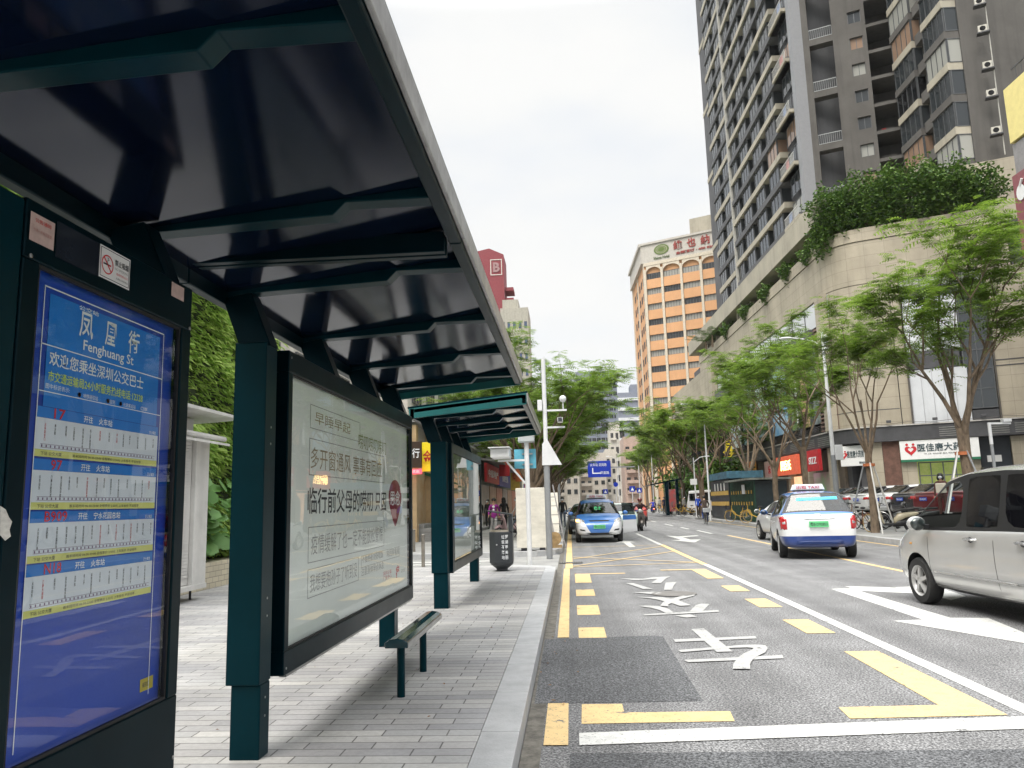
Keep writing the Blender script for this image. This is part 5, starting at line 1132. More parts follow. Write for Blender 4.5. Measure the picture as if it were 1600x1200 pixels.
for i in range(9):
    MB().box(XS, XS + 1.0, 50 + i * 6, 53.5 + i * 6, 5.4, 5.6).build('balcony', CONC, lb2, world=True)
    q = MB()
    for j in range(12): q.box(XS + .95, XS + .98, 50 + i * 6 + j * .3, 50.04 + i * 6 + j * .3, 5.6, 6.5)
    q.box(XS + .94, XS + .99, 50 + i * 6, 53.5 + i * 6, 6.5, 6.55); q.build('railing', MATS['dark railing'], lb2, world=True)
    fwin((XS, 50.3 + i * 6, 0), (0, 1), 0, 2.6, .0, 6.0, 7.6, 'window', lb2, cols=3); fwin((XS, 50.3 + i * 6, 0), (0, 1), 0, 2.6, .0, 8.6, 10, 'window', lb2, cols=3)
    MB().box(XS, XS + .05, 49.5 + i * 6, 54.8 + i * 6, .3, 3.0).build('shopfront', mat('shopfront %d' % (i % 3), ((.5, .14, .06), (.2, .25, .24), (.3, .2, .1))[i % 3], .4, var=.6, vs=.8, col2=((.6, .4, .3), (.4, .42, .4), (.5, .4, .3))[i % 3]), lb2, world=True)
MB().prism([(XS, 55, 4.75), (XS + 1.5, 55, 4.55), (XS + 1.5, 55, 4.68), (XS, 55, 4.9)], (0, 22, 0)).build('concrete_canopy', CONC, lb2, world=True, fixn=True)
lsign('red property shop sign beside the smaller shelter', 54.5, 64, 3.15, 4.5, mat('red board', (.5, .035, .04), .45), [('中原地产', .5, .5, 7.4, .6, INKW)], XS + .4, XS + .6)
lsign('royal blue shop sign with white writing right of the red one', 64.3, 75.5, 3.1, 4.5, mat('royal blue board', (.01, .07, .38), .45), [('美的空调', .5, .5, 6, .6, INKW)], XS + .4, XS + .6)
lsign('beige shop sign lit by a row of yellow lamps above the red sign', 52, 68, 5.7, 8.0, mat('beige board', (.6, .42, .22), .5), [('大酒楼', .5, .5, 10, 1.3, INKB)], XS + 1.02, XS + 1.2)
sp_ = thing('lamp_row', 'row of small yellow spotlights above the beige sign', 'lamps', (XS + 1.6, 60, 8.2))
for i in range(9): MB().ball((XS + 1.7, 52.6 + i * 1.8, 8.25), .16, 8, 6).build('spotlight', mat('lit yellow lamp', (1, .75, .25), .5, emit=4, var=0), sp_, world=True)
q = sign('hanging_sign', 'tall yellow vertical sign hanging out between the shops and the red lanterns', Vector((XS + .2, 82, 0)), (1, 0), 0, .95, 0, .3, 3.0, 6.3, mat('ochre yellow board', (.62, .42, .08), .45), [('烟酒', .5, .6, .6, 2, SRED)])
for i, (y_, z_, x_) in enumerate(((60, 4.9, -5.4), (72, 4.8, -5.0), (84, 4.3, -4.6), (94, 3.4, -4.2), (100, 5.4, -4.0), (92, 6.5, -4.4))):
    sign('hanging_sign', ('small red shop flag over the property shop', 'orange board over the royal blue sign', 'crimson board beyond the yellow vertical sign', 'pink and red banner behind the white pole', 'dark red hoarding beyond the banners', 'pale pink banner high behind the white pole')[i], Vector((x_, y_, 0)), (1, 0), 0, 1.4 if i > 1 else .8, 0, .2, z_ - 1.2, z_ + .6,
         mat('banner %d' % i, ((.5, .03, .04), (.6, .2, .06), (.55, .04, .07), (.6, .2, .25), (.25, .02, .03), (.6, .35, .35))[i], .5, var=.5, vs=2, col2=((.5, .03, .04), (.5, .1, .05), (.6, .3, .3), (.5, .02, .05), (.4, .05, .05), (.6, .5, .5))[i]), None)
# red hoarding closing the pavement far on
MB_ = MB().box(-6.3, -2.6, 108, 108.2, .13, 5)
tag(MB_.build('hoarding', mat('banner 4', (0, 0, 0))), 'dark red hoarding across the pavement behind the left trees', 'hoarding')
# low building filling the side street on the far left
lb0 = thing('white_building', 'plain cream building behind the ivy wall seen under the shelter roof', 'building', (-12, 24, .13))
MB().box(-20, -8.4, 18.5, 30.2, .05, 9.5).build('wall', WALLW, lb0, world=True)
for i in range(3): fwin((-8.4, 19.4 + i * 3.6, 0), (0, 1), 0, 2.2, .0, 4.6, 6.4, 'window', lb0, cols=3)
MB().box(-8.4, -8.2, 18.6, 30, 3.9, 4.1).build('ledge', CONC, lb0, world=True)
lbb = thing('rear_building', 'tan building standing behind the ivy wall', 'building', (-14, 8, .13))
MB().box(-22, -8.6, -8, 18.2, .05, 11).build('wall', mat('tan render', (.4, .26, .17), .8, var=.15, streak=.3), lbb, world=True)
for i in range(6): fwin((-8.6, -6 + i * 4, 0), (0, 1), 0, 2.2, .0, 7.2, 9, 'window', lbb, cols=3)

# ---- furniture
PW = mat('white pole paint', (.68, .69, .70), .4, var=.06, streak=.2); PG = mat('grey pole paint', (.25, .26, .27), .5, var=.08)
p0 = (-1.03, 19.06)
pa = thing('camera_pole', 'white pole with a boxy traffic camera in front of the marble block', 'pole', (p0[0], p0[1], .1))
MB().tube([(p0[0], p0[1], .05), (p0[0], p0[1], 3.15)], .06, 14).build('pole', PW, pa, world=True, smooth=True)
MB().box(p0[0] - .2, p0[0] + .2, p0[1] - .16, p0[1] + .16, 3.02, 3.3).build('top_box', mat('pale grey casing', (.42, .45, .46), .5), pa, world=True, bevel=.02)
MB().bar((p0[0], p0[1], 2.58), (p0[0] - .72, p0[1], 2.58), .05).build('cross_arm', PW, pa, world=True)
MB().bar((p0[0], p0[1], 1.95), (p0[0] - .5, p0[1], 2.55), .045).build('brace', PW, pa, world=True)
q = MB().box(p0[0] - .86, p0[0] - .40, p0[1] - .5, p0[1] + .25, 2.63, 2.86); q.build('camera_housing', PW, pa, world=True, bevel=.03)
MB().box(p0[0] - .9, p0[0] - .38, p0[1] - .62, p0[1] + .3, 2.865, 2.885).build('sun_shield', PW, pa, world=True)
tb = thing('street_plate', 'sky blue plate fixed behind the camera pole', 'sign', (p0[0] - .1, p0[1] + .25, 2.6)); 
MB().box(p0[0] - .32, p0[0] + .22, p0[1] + .12, p0[1] + .15, 2.38, 2.86).build('plate', mat('sky blue plate', (.12, .42, .55), .4, var=.1), tb, world=True)
for z in (2.46, 2.72): MB().box(p0[0] - .12, p0[0] + .14, p0[1] + .06, p0[1] + .118, z, z + .035).build('bracket', ALU, tb, world=True)
p1 = (-.62, 21.6)
pb = thing('signal_pole', 'grey and white pole with security cameras behind the camera pole', 'pole', (p1[0], p1[1], .05))
MB().tube([(p1[0], p1[1], 0), (p1[0], p1[1], 2.75)], .085, 12).build('lower_pole', PG, pb, world=True, smooth=True)
MB().tube([(p1[0], p1[1], 2.75), (p1[0], p1[1], 5.6)], .06, 12).build('upper_pole', PW, pb, world=True, smooth=True)
for z, l_ in ((4.1, .62), (3.62, .55)): MB().bar((p1[0], p1[1], z), (p1[0] + l_, p1[1], z), .05).build('cross_arm', PW, pb, world=True)
q = MB().ball((p1[0] + .52, p1[1], 4.42), .1, 12, 8); q.bar((p1[0] + .52, p1[1], 4.1), (p1[0] + .52, p1[1], 4.4), .03); q.build('dome_camera', PW, pb, world=True, smooth=True)
q = MB().box(p1[0] + .35, p1[0] + .5, p1[1] - .2, p1[1] + .12, 3.75, 3.88); q.build('bullet_camera', PW, pb, world=True, bevel=.02)
MB().box(p1[0] + .37, p1[0] + .48, p1[1] - .23, p1[1] - .2, 3.76, 3.87).build('lens', INK, pb, world=True)
q = MB().box(p1[0] - .2, p1[0] - .07, p1[1] - .1, p1[1] + .1, 4.1, 4.4); q.build('junction_box', PW, pb, world=True, bevel=.01)
MB().prism([(p1[0] - .1, p1[1] - .1, 3.15), (p1[0] + .02, p1[1] - .1, 3.32), (p1[0] + .43, p1[1] - .1, 2.56), (p1[0] - .12, p1[1] - .1, 2.56)], (0, .02, 0)).build('warning_triangle', PW, pb, world=True)
# bin
bi = thing('litter_bin', 'charcoal litter bin with slanted lid and white vertical lettering at the pavement end', 'bin', (-1.48, 16.5, .13))
CHAR = mat('charcoal enamel', (.035, .04, .045), .38, var=.1)
prof = lambda z: [(-1.725, 16.36, z), (-1.60, 16.26, z), (-1.36, 16.26, z), (-1.235, 16.36, z), (-1.235, 16.64, z), (-1.36, 16.74, z), (-1.6, 16.74, z), (-1.725, 16.64, z)]
MB().poly([p[:2] for p in prof(0)], .30, .94).build('body', CHAR, bi, world=True, bevel=.01)
MB().lathe([(.16, .13), (.12, .15), (.12, .18), (.15, .2), (.24, .27), (.245, .298)], (-1.48, 16.5, 0), 16).build('foot', CHAR, bi, world=True, smooth=True)
MB().lathe([(.24, .942), (.24, .98), (.2, .98), (.2, .942)], (-1.48, 16.5, 0), 16).build('ashtray_rim', mat('brushed steel', (.5, .45, .38), .35, metal=.7), bi, world=True)
MB().box(-1.31, -1.233, 16.32, 16.66, .942, 1.28).build('side_panel', CHAR, bi, world=True)
MB().prism([(-1.76, 16.3, 1.37), (-1.76, 16.3, 1.395), (-1.23, 16.3, 1.305), (-1.23, 16.3, 1.275)], (0, .4, 0)).build('lid', CHAR, bi, world=True, fixn=True)
MB().box(-1.50, -1.493, 16.255, 16.259, .31, .93).build('door_gap', INK, bi, world=True); MB().ball((-1.56, 16.25, .68), .018, 8, 6).build('lock', ALU, bi, world=True)
q = MB().tube([(-1.22, 16.5, 1.1), (-1.16, 16.5, 1.02), (-1.15, 16.5, .9), (-1.2, 16.5, .82)], .012, 6).build('handle', CHAR, bi, world=True)
for i, (a, c) in enumerate(zip('垃圾不落地', '罗湖更美丽')):
    for s_, dx in ((a, -1.428), (c, -1.355)): text(s_, 'lettering', INKW, bi, axes((dx, 16.253, .84 - i * .105), (1, 0, 0), (0, 0, 1)), 1, 0, .01, fit=(.062, .075), world=True)
# marble block and builders' things
MARB = mat('veined marble', (.66, .63, .55), .35, var=.14, vs=1.6, stretch=(1, 1, 2.2))
mb_ = thing('marble_block', 'tall pale veined marble slab standing at the corner behind the white pole', 'stone slab', (-1.15, 23.3, .13))
MB().box(-1.62, -.70, 23.15, 23.6, .22, 1.98).build('slab', MARB, mb_, world=True, bevel=.01); MB().box(-1.5, -1.3, 23.2, 23.5, .13, .22).build('foot', INK, mb_, world=True); MB().box(-.95, -.8, 23.2, 23.5, .13, .22).build('foot', INK, mb_, world=True)
m2 = thing('marble_block', 'smaller leaning marble panel right of the tall slab', 'stone slab', (-.7, 25, .13))
MB().prism([(-.55, 26.4, .14), (-.05 - .35, 26.4, .14), (-.42, 26.7, 1.85), (-.85, 26.7, 1.85)], (0, .1, .02)).build('slab', MARB, m2, world=True, fixn=True)
bk = thing('ladder', 'thin metal folding ladder leaning beside the marble slabs', 'ladder', (-.7, 25, .13))
for x in (-.72, -.45): MB().bar((x + .25, 24.6, .13), (x - .1, 25.2, 2.1), .03).build('rail', MATS['mid grey panel'], bk, world=True)
for i in range(6): t_ = (i + .6) / 7; MB().bar((-.47 - .35 * t_, 24.6 + .6 * t_, .13 + 1.97 * t_), (-.2 - .35 * t_, 24.6 + .6 * t_, .13 + 1.97 * t_), .025).build('rung', MATS['mid grey panel'], bk, world=True)
wk = thing('cable_reel', 'wooden cable reel lying on the left kerb by the ladder', 'reel', (-.5, 24.4, .13)); WOOD = mat('raw timber', (.45, .3, .14), .7, var=.2, vs=6)
MB().lathe([(.2, 0), (.2, .03)], (-.52, 24.2, .42), 20, 'y').build('flange', WOOD, wk, world=True); MB().lathe([(.2, 0), (.2, .03)], (-.52, 24.5, .42), 20, 'y').build('flange', WOOD, wk, world=True); MB().lathe([(.1, 0), (.1, .27)], (-.52, 24.23, .42), 14, 'y').build('drum', WOOD, wk, world=True); MB().box(-.8, -.3, 24.2, 24.6, .13, .225).build('cradle', WOOD, wk, world=True)
# bollards
def bollard(x, y, lb):
    t = thing('bollard', lb, 'bollard', (x, y, 0), 0, 'grey steel bollards'); MB().tube([(0, 0, -.02), (0, 0, .78)], .045, 12).build('post', mat('weathered steel', (.22, .2, .17), .5, metal=.3, var=.2), t, smooth=True); MB().lathe([(.05, .78), (.05, .80), (.02, .82), (.0001, .822)], (0, 0, 0), 12).build('cap', MATS['weathered steel'], t); return t
bollard(-3.76, 19.64, 'nearer grey steel bollard seen between the two shelters'); bollard(-4.92, 24.2, 'farther grey steel bollard near the shop steps')
struct(MB().box(-7.5, -2.4, 19.3, 19.6, .001, .006).build('crossing_stripe', WHT)); struct(MB().box(-7.5, -2.4, 20.2, 20.5, .001, .006).build('crossing_stripe', WHT)); struct(MB().box(-7.5, -1.9, 21.1, 21.4, .001, .006).build('crossing_stripe', WHT))
# ================================================================== vehicles
TYRE = mat('tyre rubber', (.018, .018, .018), .75, bump=.2, bs=40); RIMM = mat('alloy rim', (.5, .5, .49), .35, metal=.35, var=.1)
BLK = mat('black trim', (.012, .012, .013), .45, var=.1); CARGL = glass('car glass', (.35, .4, .4), .75, 1.8, 0, (.01, .012, .014)); CLRGL = glass('clear car glass', (.8, .86, .85), .96, 1.45)
LAMPR = mat('red lamp lens', (.45, .01, .015), .12, coat=1, var=.2, vs=14); LAMPW = mat('clear lamp lens', (.5, .5, .5), .08, coat=1, var=.5, vs=12); SEAT = mat('dark seat cloth', (.03, .03, .032), .85)
def paint(name, col, metal=0, rules=None, rough=.32):
    """car paint; rules = two-tone livery as (colour, [(axis, op, value) ...]) areas tested on the body's own coordinates"""
    m = bpy.data.materials.new(name); m.use_nodes = True; t = m.node_tree; b = t.nodes['Principled BSDF']; N = t.nodes.new; L = t.links.new
    b.inputs['Roughness'].default_value = rough; b.inputs['Metallic'].default_value = metal; b.inputs['Coat Weight'].default_value = .9; b.inputs['Coat Roughness'].default_value = .06
    tx = N('ShaderNodeTexCoord'); n = N('ShaderNodeTexNoise'); n.inputs['Scale'].default_value = 3; n.inputs['Detail'].default_value = 6; L(tx.outputs['Object'], n.inputs[0])
    r = N('ShaderNodeMapRange'); r.inputs[3].default_value = .9; r.inputs[4].default_value = 1.06; L(n.outputs[0], r.inputs[0])
    c = N('ShaderNodeRGB'); c.outputs[0].default_value = tuple(col) + (1,); cur = c.outputs[0]; sp = N('ShaderNodeSeparateXYZ'); L(tx.outputs['Object'], sp.inputs[0])
    ab = N('ShaderNodeMath'); ab.operation = 'ABSOLUTE'; L(sp.outputs[0], ab.inputs[0]); ax = {'x': ab.outputs[0], 'y': sp.outputs[1], 'z': sp.outputs[2]}
    for col2, conds in (rules or []):
        f = None
        for (terms, op, val) in conds:      # terms: list of (axis, coefficient)
            s = None
            for a, k in terms:
                q = N('ShaderNodeMath'); q.operation = 'MULTIPLY'; q.inputs[1].default_value = k; L(ax[a], q.inputs[0])
                if s is None: s = q.outputs[0]
                else: z_ = N('ShaderNodeMath'); z_.operation = 'ADD'; L(s, z_.inputs[0]); L(q.outputs[0], z_.inputs[1]); s = z_.outputs[0]
            q = N('ShaderNodeMath'); q.operation = 'GREATER_THAN' if op == '>' else 'LESS_THAN'; q.inputs[1].default_value = val; L(s, q.inputs[0])
            if f is None: f = q.outputs[0]
            else: z_ = N('ShaderNodeMath'); z_.operation = 'MULTIPLY'; L(f, z_.inputs[0]); L(q.outputs[0], z_.inputs[1]); f = z_.outputs[0]
        x = N('ShaderNodeMixRGB'); x.inputs[2].default_value = tuple(col2) + (1,); L(f, x.inputs[0]); L(cur, x.inputs[1]); cur = x.outputs[0]
    mu = N('ShaderNodeMixRGB'); mu.blend_type = 'MULTIPLY'; mu.inputs[0].default_value = 1; L(cur, mu.inputs[1]); L(r.outputs[0], mu.inputs[2])
    # road film on the sills
    rz_ = N('ShaderNodeMapRange'); rz_.inputs[1].default_value = .18; rz_.inputs[2].default_value = .5; rz_.inputs[3].default_value = .45; rz_.inputs[4].default_value = 0; L(sp.outputs[2], rz_.inputs[0])
    ds = N('ShaderNodeMixRGB'); ds.inputs[2].default_value = (.16, .15, .13, 1); L(rz_.outputs[0], ds.inputs[0]); L(mu.outputs[0], ds.inputs[1]); L(ds.outputs[0], b.inputs['Base Color'])
    MATS[name] = m; return m
class Car:
    """y runs forward (front = +y), z = 0 on the road. stations: (y, top z, roof half width, belt z, belt half width, sill z)"""
    def __init__(s, name, label, cat, loc, rz, group, st, glz, W, wheels, wr, pm, interior=True, gl=None, arch=None):
        s.t = t = thing(name, label, cat, loc, rz, group); s.st = st
        n = len(st); ring = []; bmx = bmesh.new(); cr = bmx.edges.layers.float.new('crease_edge'); cv = bmx.verts.layers.float.new('crease_vert')
        for (y, zt, wr_, zb, wb, zs) in st:
            zm = zs + (zb - zs) * .55; ghouse = zt > zb + .12
            half = [(0, zs), (wb * .80, zs), (wb * .955, zs + .05), (wb * 1.0, zm), (wb * .985, zb - .03), (wb * .955, zb + .015)]
            if ghouse: half += [(wr_ + .015, zt - .085), (wr_ * .86, zt - .02), (wr_ * .45, zt), (0, zt + .006)]
            else: half += [(wb * .93, zb + (zt - zb) * .45 + .012), (wb * .80, zt - .004), (wb * .45, zt + .012), (0, zt + .018)]
            pts = [(x, z) for x, z in half] + [(-x, z) for x, z in half[-2:0:-1]]
            ring.append([bmx.verts.new((x, y, z)) for x, z in pts])
        m = len(ring[0])     # half has 10 points, indices 0..9
        regs = []
        for (i0, i1) in glz['side']: regs += [(i0, i1 + 1, 5, 6, 'side_window'), (i0, i1 + 1, m - 6, m - 5, 'side_window')]
        for nm in ('front', 'rear'):
            if nm in glz: regs.append((glz[nm], glz[nm] + 1, 6, m - 6, 'windscreen' if nm == 'front' else 'rear_window'))
        inside = {(i, k) for (i0, i1, k0, k1, _) in regs for i in range(i0, i1) for k in range(k0, k1)}
        for i in range(n - 1):
            for k in range(m):
                if (i, k) in inside: continue
                k2 = (k + 1) % m; bmx.faces.new((ring[i][k], ring[i][k2], ring[i+1][k2], ring[i+1][k]))
        bmx.faces.new(ring[0]); bmx.faces.new(ring[-1][::-1])
        names = []
        for (i0, i1, k0, k1, nm) in regs:
            G = [[ring[i][k] for k in range(k0, k1 + 1)] for i in range(i0, i1 + 1)]; A_, B_ = len(G), len(G[0]); th = .045 if nm == 'side_window' else .035; I = []
            for a_ in range(A_):
                row = []
                for b_ in range(B_):
                    p_ = G[a_][b_].co.copy(); q_ = p_.copy()
                    for (aa, bb) in (((1, b_) if a_ == 0 else (A_ - 2, b_) if a_ == A_ - 1 else (a_, b_)), ((a_, 1) if b_ == 0 else (a_, B_ - 2) if b_ == B_ - 1 else (a_, b_))):
                        d_ = G[aa][bb].co - p_
                        if d_.length > 1e-6: q_ += d_.normalized() * min(th * (1.25 if aa != a_ else 1), d_.length * .3)
                    row.append(bmx.verts.new(q_))
                I.append(row)
            idx = 2 + len(names); names.append(nm)
            def fc(vs, mi_): bmx.faces.new(vs).material_index = mi_
            for a_ in range(A_ - 1):
                for b_ in range(B_ - 1): fc((I[a_][b_], I[a_][b_+1], I[a_+1][b_+1], I[a_+1][b_]), idx)
                for b_, o_ in ((0, 1), (B_ - 1, 0)):
                    q4 = (G[a_][b_], I[a_][b_], I[a_+1][b_], G[a_+1][b_]); fc(q4 if o_ else q4[::-1], 1)
            for b_ in range(B_ - 1):
                for a_, o_ in ((0, 0), (A_ - 1, 1)):
                    q4 = (G[a_][b_], I[a_][b_], I[a_][b_+1], G[a_][b_+1]); fc(q4 if o_ else q4[::-1], 1)
        bmesh.ops.recalc_face_normals(bmx, faces=bmx.faces)
        for e in bmx.edges:
            ms = {f.material_index for f in e.link_faces}
            if len(ms) > 1:
                e[cr] = 1.0
                for v in e.verts: v[cv] = .6
        me = bpy.data.meshes.new('cage'); bmx.to_mesh(me); bmx.free()
        o = bpy.data.objects.new('cage', me); COL.objects.link(o)
        for i in range(2 + len(names) + 1): me.materials.append(BLK)
        sb_ = o.modifiers.new('s', 'SUBSURF'); sb_.levels = 2; sb_.render_levels = 2
        ar = arch or wr + .055
        # place cutters: each ring shifted to its wheel
        c_ = MB()
        for y in wheels:
            for sg in (-1, 1):
                x0, x1 = sorted((sg * (W/2 - .27), sg * (W/2 + .2))); c_.lathe([(ar, x0), (ar, x1)], (0, y, wr + .01), 36, 'x')
        co = c_.build('cut', BLK, fixn=True); co.data.materials.clear()
        for i in range(2 + len(names) + 1): co.data.materials.append(BLK)
        co.data.polygons.foreach_set('material_index', [2 + len(names)] * len(co.data.polygons))
        bo = o.modifiers.new('b', 'BOOLEAN'); bo.object = co; bo.operation = 'DIFFERENCE'; bo.solver = 'EXACT'
        dg = bpy.context.evaluated_depsgraph_get(); ev = bpy.data.meshes.new_from_object(o.evaluated_get(dg))
        bpy.data.objects.remove(o); bpy.data.objects.remove(co)
        s.bvh = BVHTree.FromPolygons([v.co[:] for v in ev.vertices], [p.vertices[:] for p in ev.polygons])
        groups = {}
        for p in ev.polygons: groups.setdefault(p.material_index, []).append(p)
        def sub(name, ps, ma, off=0):
            ids = {}; vs = []; fs = []
            for p in ps:
                f = []
                for v in p.vertices:
                    if v not in ids: ids[v] = len(vs); vs.append(tuple(ev.vertices[v].co))
                    f.append(ids[v])
                fs.append(f)
            q = MB(); q.v = vs; q.f = fs; q.mi = [0] * len(fs); return q.build(name, ma, t, smooth=True)
        L_ = 2 + len(names); s.body = sub('body', groups.get(0, []), pm)
        if 1 in groups: sub('window_trim', groups[1], BLK)
        for wy in wheels:
            for sg in (-1, 1):
                ps = [p for p in groups.get(L_, []) if p.center.x * sg > 0 and abs(p.center.y - wy) < ar + .1]
                if ps: sub('wheel_arch', ps, BLK)
        for i, nm in enumerate(names):
            if 2 + i in groups: sub(nm, groups[2 + i], gl or CARGL)
        # wheels
        for y in wheels:
            for sg in (-1, 1):
                c = (sg * (W/2 - .115), y, wr); w_ = MB(); hw = .095
                w_.lathe([(wr * .66, -hw), (wr * .93, -hw), (wr, -hw * .6), (wr, hw * .6), (wr * .93, hw), (wr * .66, hw), (wr * .62, hw * .6), (wr * .62, -hw * .6), (wr * .66, -hw)], c, 28, 'x', cap=False)
                wo_ = w_.build('wheel', TYRE, t, smooth=True)
                q = MB(); xo = c[0] + sg * hw * .55
                q.lathe([(wr * .52, -.02), (wr * .655, -.02), (wr * .655, .045), (wr * .60, .03), (wr * .56, .0)] if sg > 0 else [(wr * .56, .0), (wr * .60, -.03), (wr * .655, -.045), (wr * .655, .02), (wr * .52, .02)], (xo, y, wr), 28, 'x', cap=False)
                for k in range(5):
                    a = math.tau * k / 5 + .3; v0 = Vector((xo + sg * .02, y + math.cos(a) * wr * .12, wr + math.sin(a) * wr * .12)); v1 = Vector((xo + sg * .005, y + math.cos(a) * wr * .58, wr + math.sin(a) * wr * .58)); q.bar(v0, v1, .05, .05 + 0 * k, up=(1, 0, 0))
                q.lathe([(.0001, -.01), (wr * .19, -.01), (wr * .19, .035), (.0001, .04)] if sg > 0 else [(.0001, -.04), (wr * .19, -.035), (wr * .19, .01), (.0001, .01)], (xo, y, wr), 16, 'x')
                q.build('rim', RIMM, wo_, smooth=True)
                MB().lathe([(.0001, 0), (wr * .6, 0)], (xo - sg * .05, y, wr), 20, 'x').build('brake_disc', mat('brake steel', (.08, .07, .065), .5, metal=.5), wo_)
        if interior:
            y0 = st[glz.get('i0', 2)][0] + .35; y1 = st[glz.get('i1', len(st) - 3)][0] - .3; zb = st[len(st)//2][3]; wb = st[len(st)//2][4]
            MB().box(-wb * .88, wb * .88, min(y0, y1), max(y0, y1), .35, zb - .12).build('cabin_floor', SEAT, t)
            yc = (y0 + y1) / 2
            for y in (yc + .15, yc - .8):
                for x in (-.38, .38): MB().box(x - .22, x + .22, y - .1, y + .05, zb - .15, zb + .28).box(x - .13, x + .13, y - .08, y + .02, zb + .3, zb + .46).build('seat', SEAT, t, bevel=.05)
    def patch(s, name, m, poly, side, off=.006, n=12, parent=None):
        """a panel laid on the body: poly in the plane seen from 'front','rear','left','right'"""
        xs = [p[0] for p in poly]; ys = [p[1] for p in poly]; N_ = n; q = MB(); idx = {}
        D = {'front': ((0, -1, 0), lambda a, z: (a, 4, z)), 'rear': ((0, 1, 0), lambda a, z: (a, -4, z)), 'right': ((-1, 0, 0), lambda a, z: (3, a, z)), 'left': ((1, 0, 0), lambda a, z: (-3, a, z)), 'top': ((0, 0, -1), lambda a, y: (a, y, 4))}[side]
        # triangulate the polygon as a fan of subdivided strips between lower and upper chains
        cx, cy = sum(xs)/len(xs), sum(ys)/len(ys); rings = 4; P = []
        dense = []
        for i in range(len(poly)):
            a, b_ = poly[i], poly[(i+1) % len(poly)]; k = max(1, int(math.hypot(b_[0]-a[0], b_[1]-a[1]) / .05))
            for j in range(k): dense.append((a[0] + (b_[0]-a[0])*j/k, a[1] + (b_[1]-a[1])*j/k))
        m_ = len(dense)
        for r_ in range(rings + 1):
            t_ = r_ / rings
            for (a, z) in dense:
                pa, pz = cx + (a - cx) * t_, cy + (z - cy) * t_; o = Vector(D[1](pa, pz)); d = Vector(D[0]); h = s.bvh.ray_cast(o, d)
                if h[0] is None: h = (o + d * 3.0, -d, 0, 0); nr = s.bvh.find_nearest(Vector(D[1](pa, pz)) + d * 2.2); h = nr
                nn = h[1] if h[1].dot(d) < 0 else -h[1]; v = h[0] + nn * (off if r_ < rings else off * .15); q.v.append(tuple(v))
        for r_ in range(rings):
            for j in range(m_): j2 = (j+1) % m_; a = r_*m_; q.f.append([a+j, a+j2, a+m_+j2, a+m_+j]); q.mi.append(0)
        return q.build(name, m, parent or s.t, smooth='all', fixn=True)
def plate(car, side, y, z, w_, h_, words, bg, ink, parent=None):
    sg = 1 if side == 'front' else -1
    o = MB().box(-w_/2, w_/2, y, y + .015 * sg, z - h_/2, z + h_/2).build('number_plate', bg, car.t, bevel=.003)
    ex = (-1, 0, 0) if sg > 0 else (1, 0, 0)
    text(words, 'plate_lettering', ink, o, axes((0, y + .0175 * sg, z), ex, (0, 0, 1)), 1, 0, .015, fit=(w_ * .88, h_ * .62)); return o
PLG = mat('green plate', (.12, .55, .22), .4, var=.05); PLB = mat('blue plate', (.02, .08, .5), .4, var=.05)
def mirror(car, y, z, x, m):
    for sg in (-1, 1):
        q = MB().ball((sg * (x + .13), y, z + .03), .1, 14, 10, (1, .7, .75)); o = q.build('wing_mirror', m, car.t, smooth=True)
        MB().bar((sg * (x - .05), y + .02, z - .05), (sg * (x + .09), y, z), .05, .035).build('arm', BLK, o); MB().ball((sg * (x + .13), y - .035, z + .03), .085, 12, 8, (1, .5, .75)).build('glass', CARGL, o, smooth=True)
def handles(car, ys, z, x, m, sides=(-1, 1)):
    for sg in sides:
        for y in ys:
            q = MB().tube([(sg * (x - .02), y - .1, z), (sg * (x + .03), y - .08, z), (sg * (x + .035), y, z + .006), (sg * (x + .03), y + .08, z), (sg * (x - .02), y + .1, z)], .016, 8); q.build('door_handle', m, car.t, smooth=True)
def seams(car, ys, z0, z1, x, m=BLK):
    for y in ys:
        for side in ('left', 'right'): car.patch('door_seam', m, [(y - .005, z0), (y + .005, z0), (y + .005, z1), (y - .005, z1)], side, .0015)
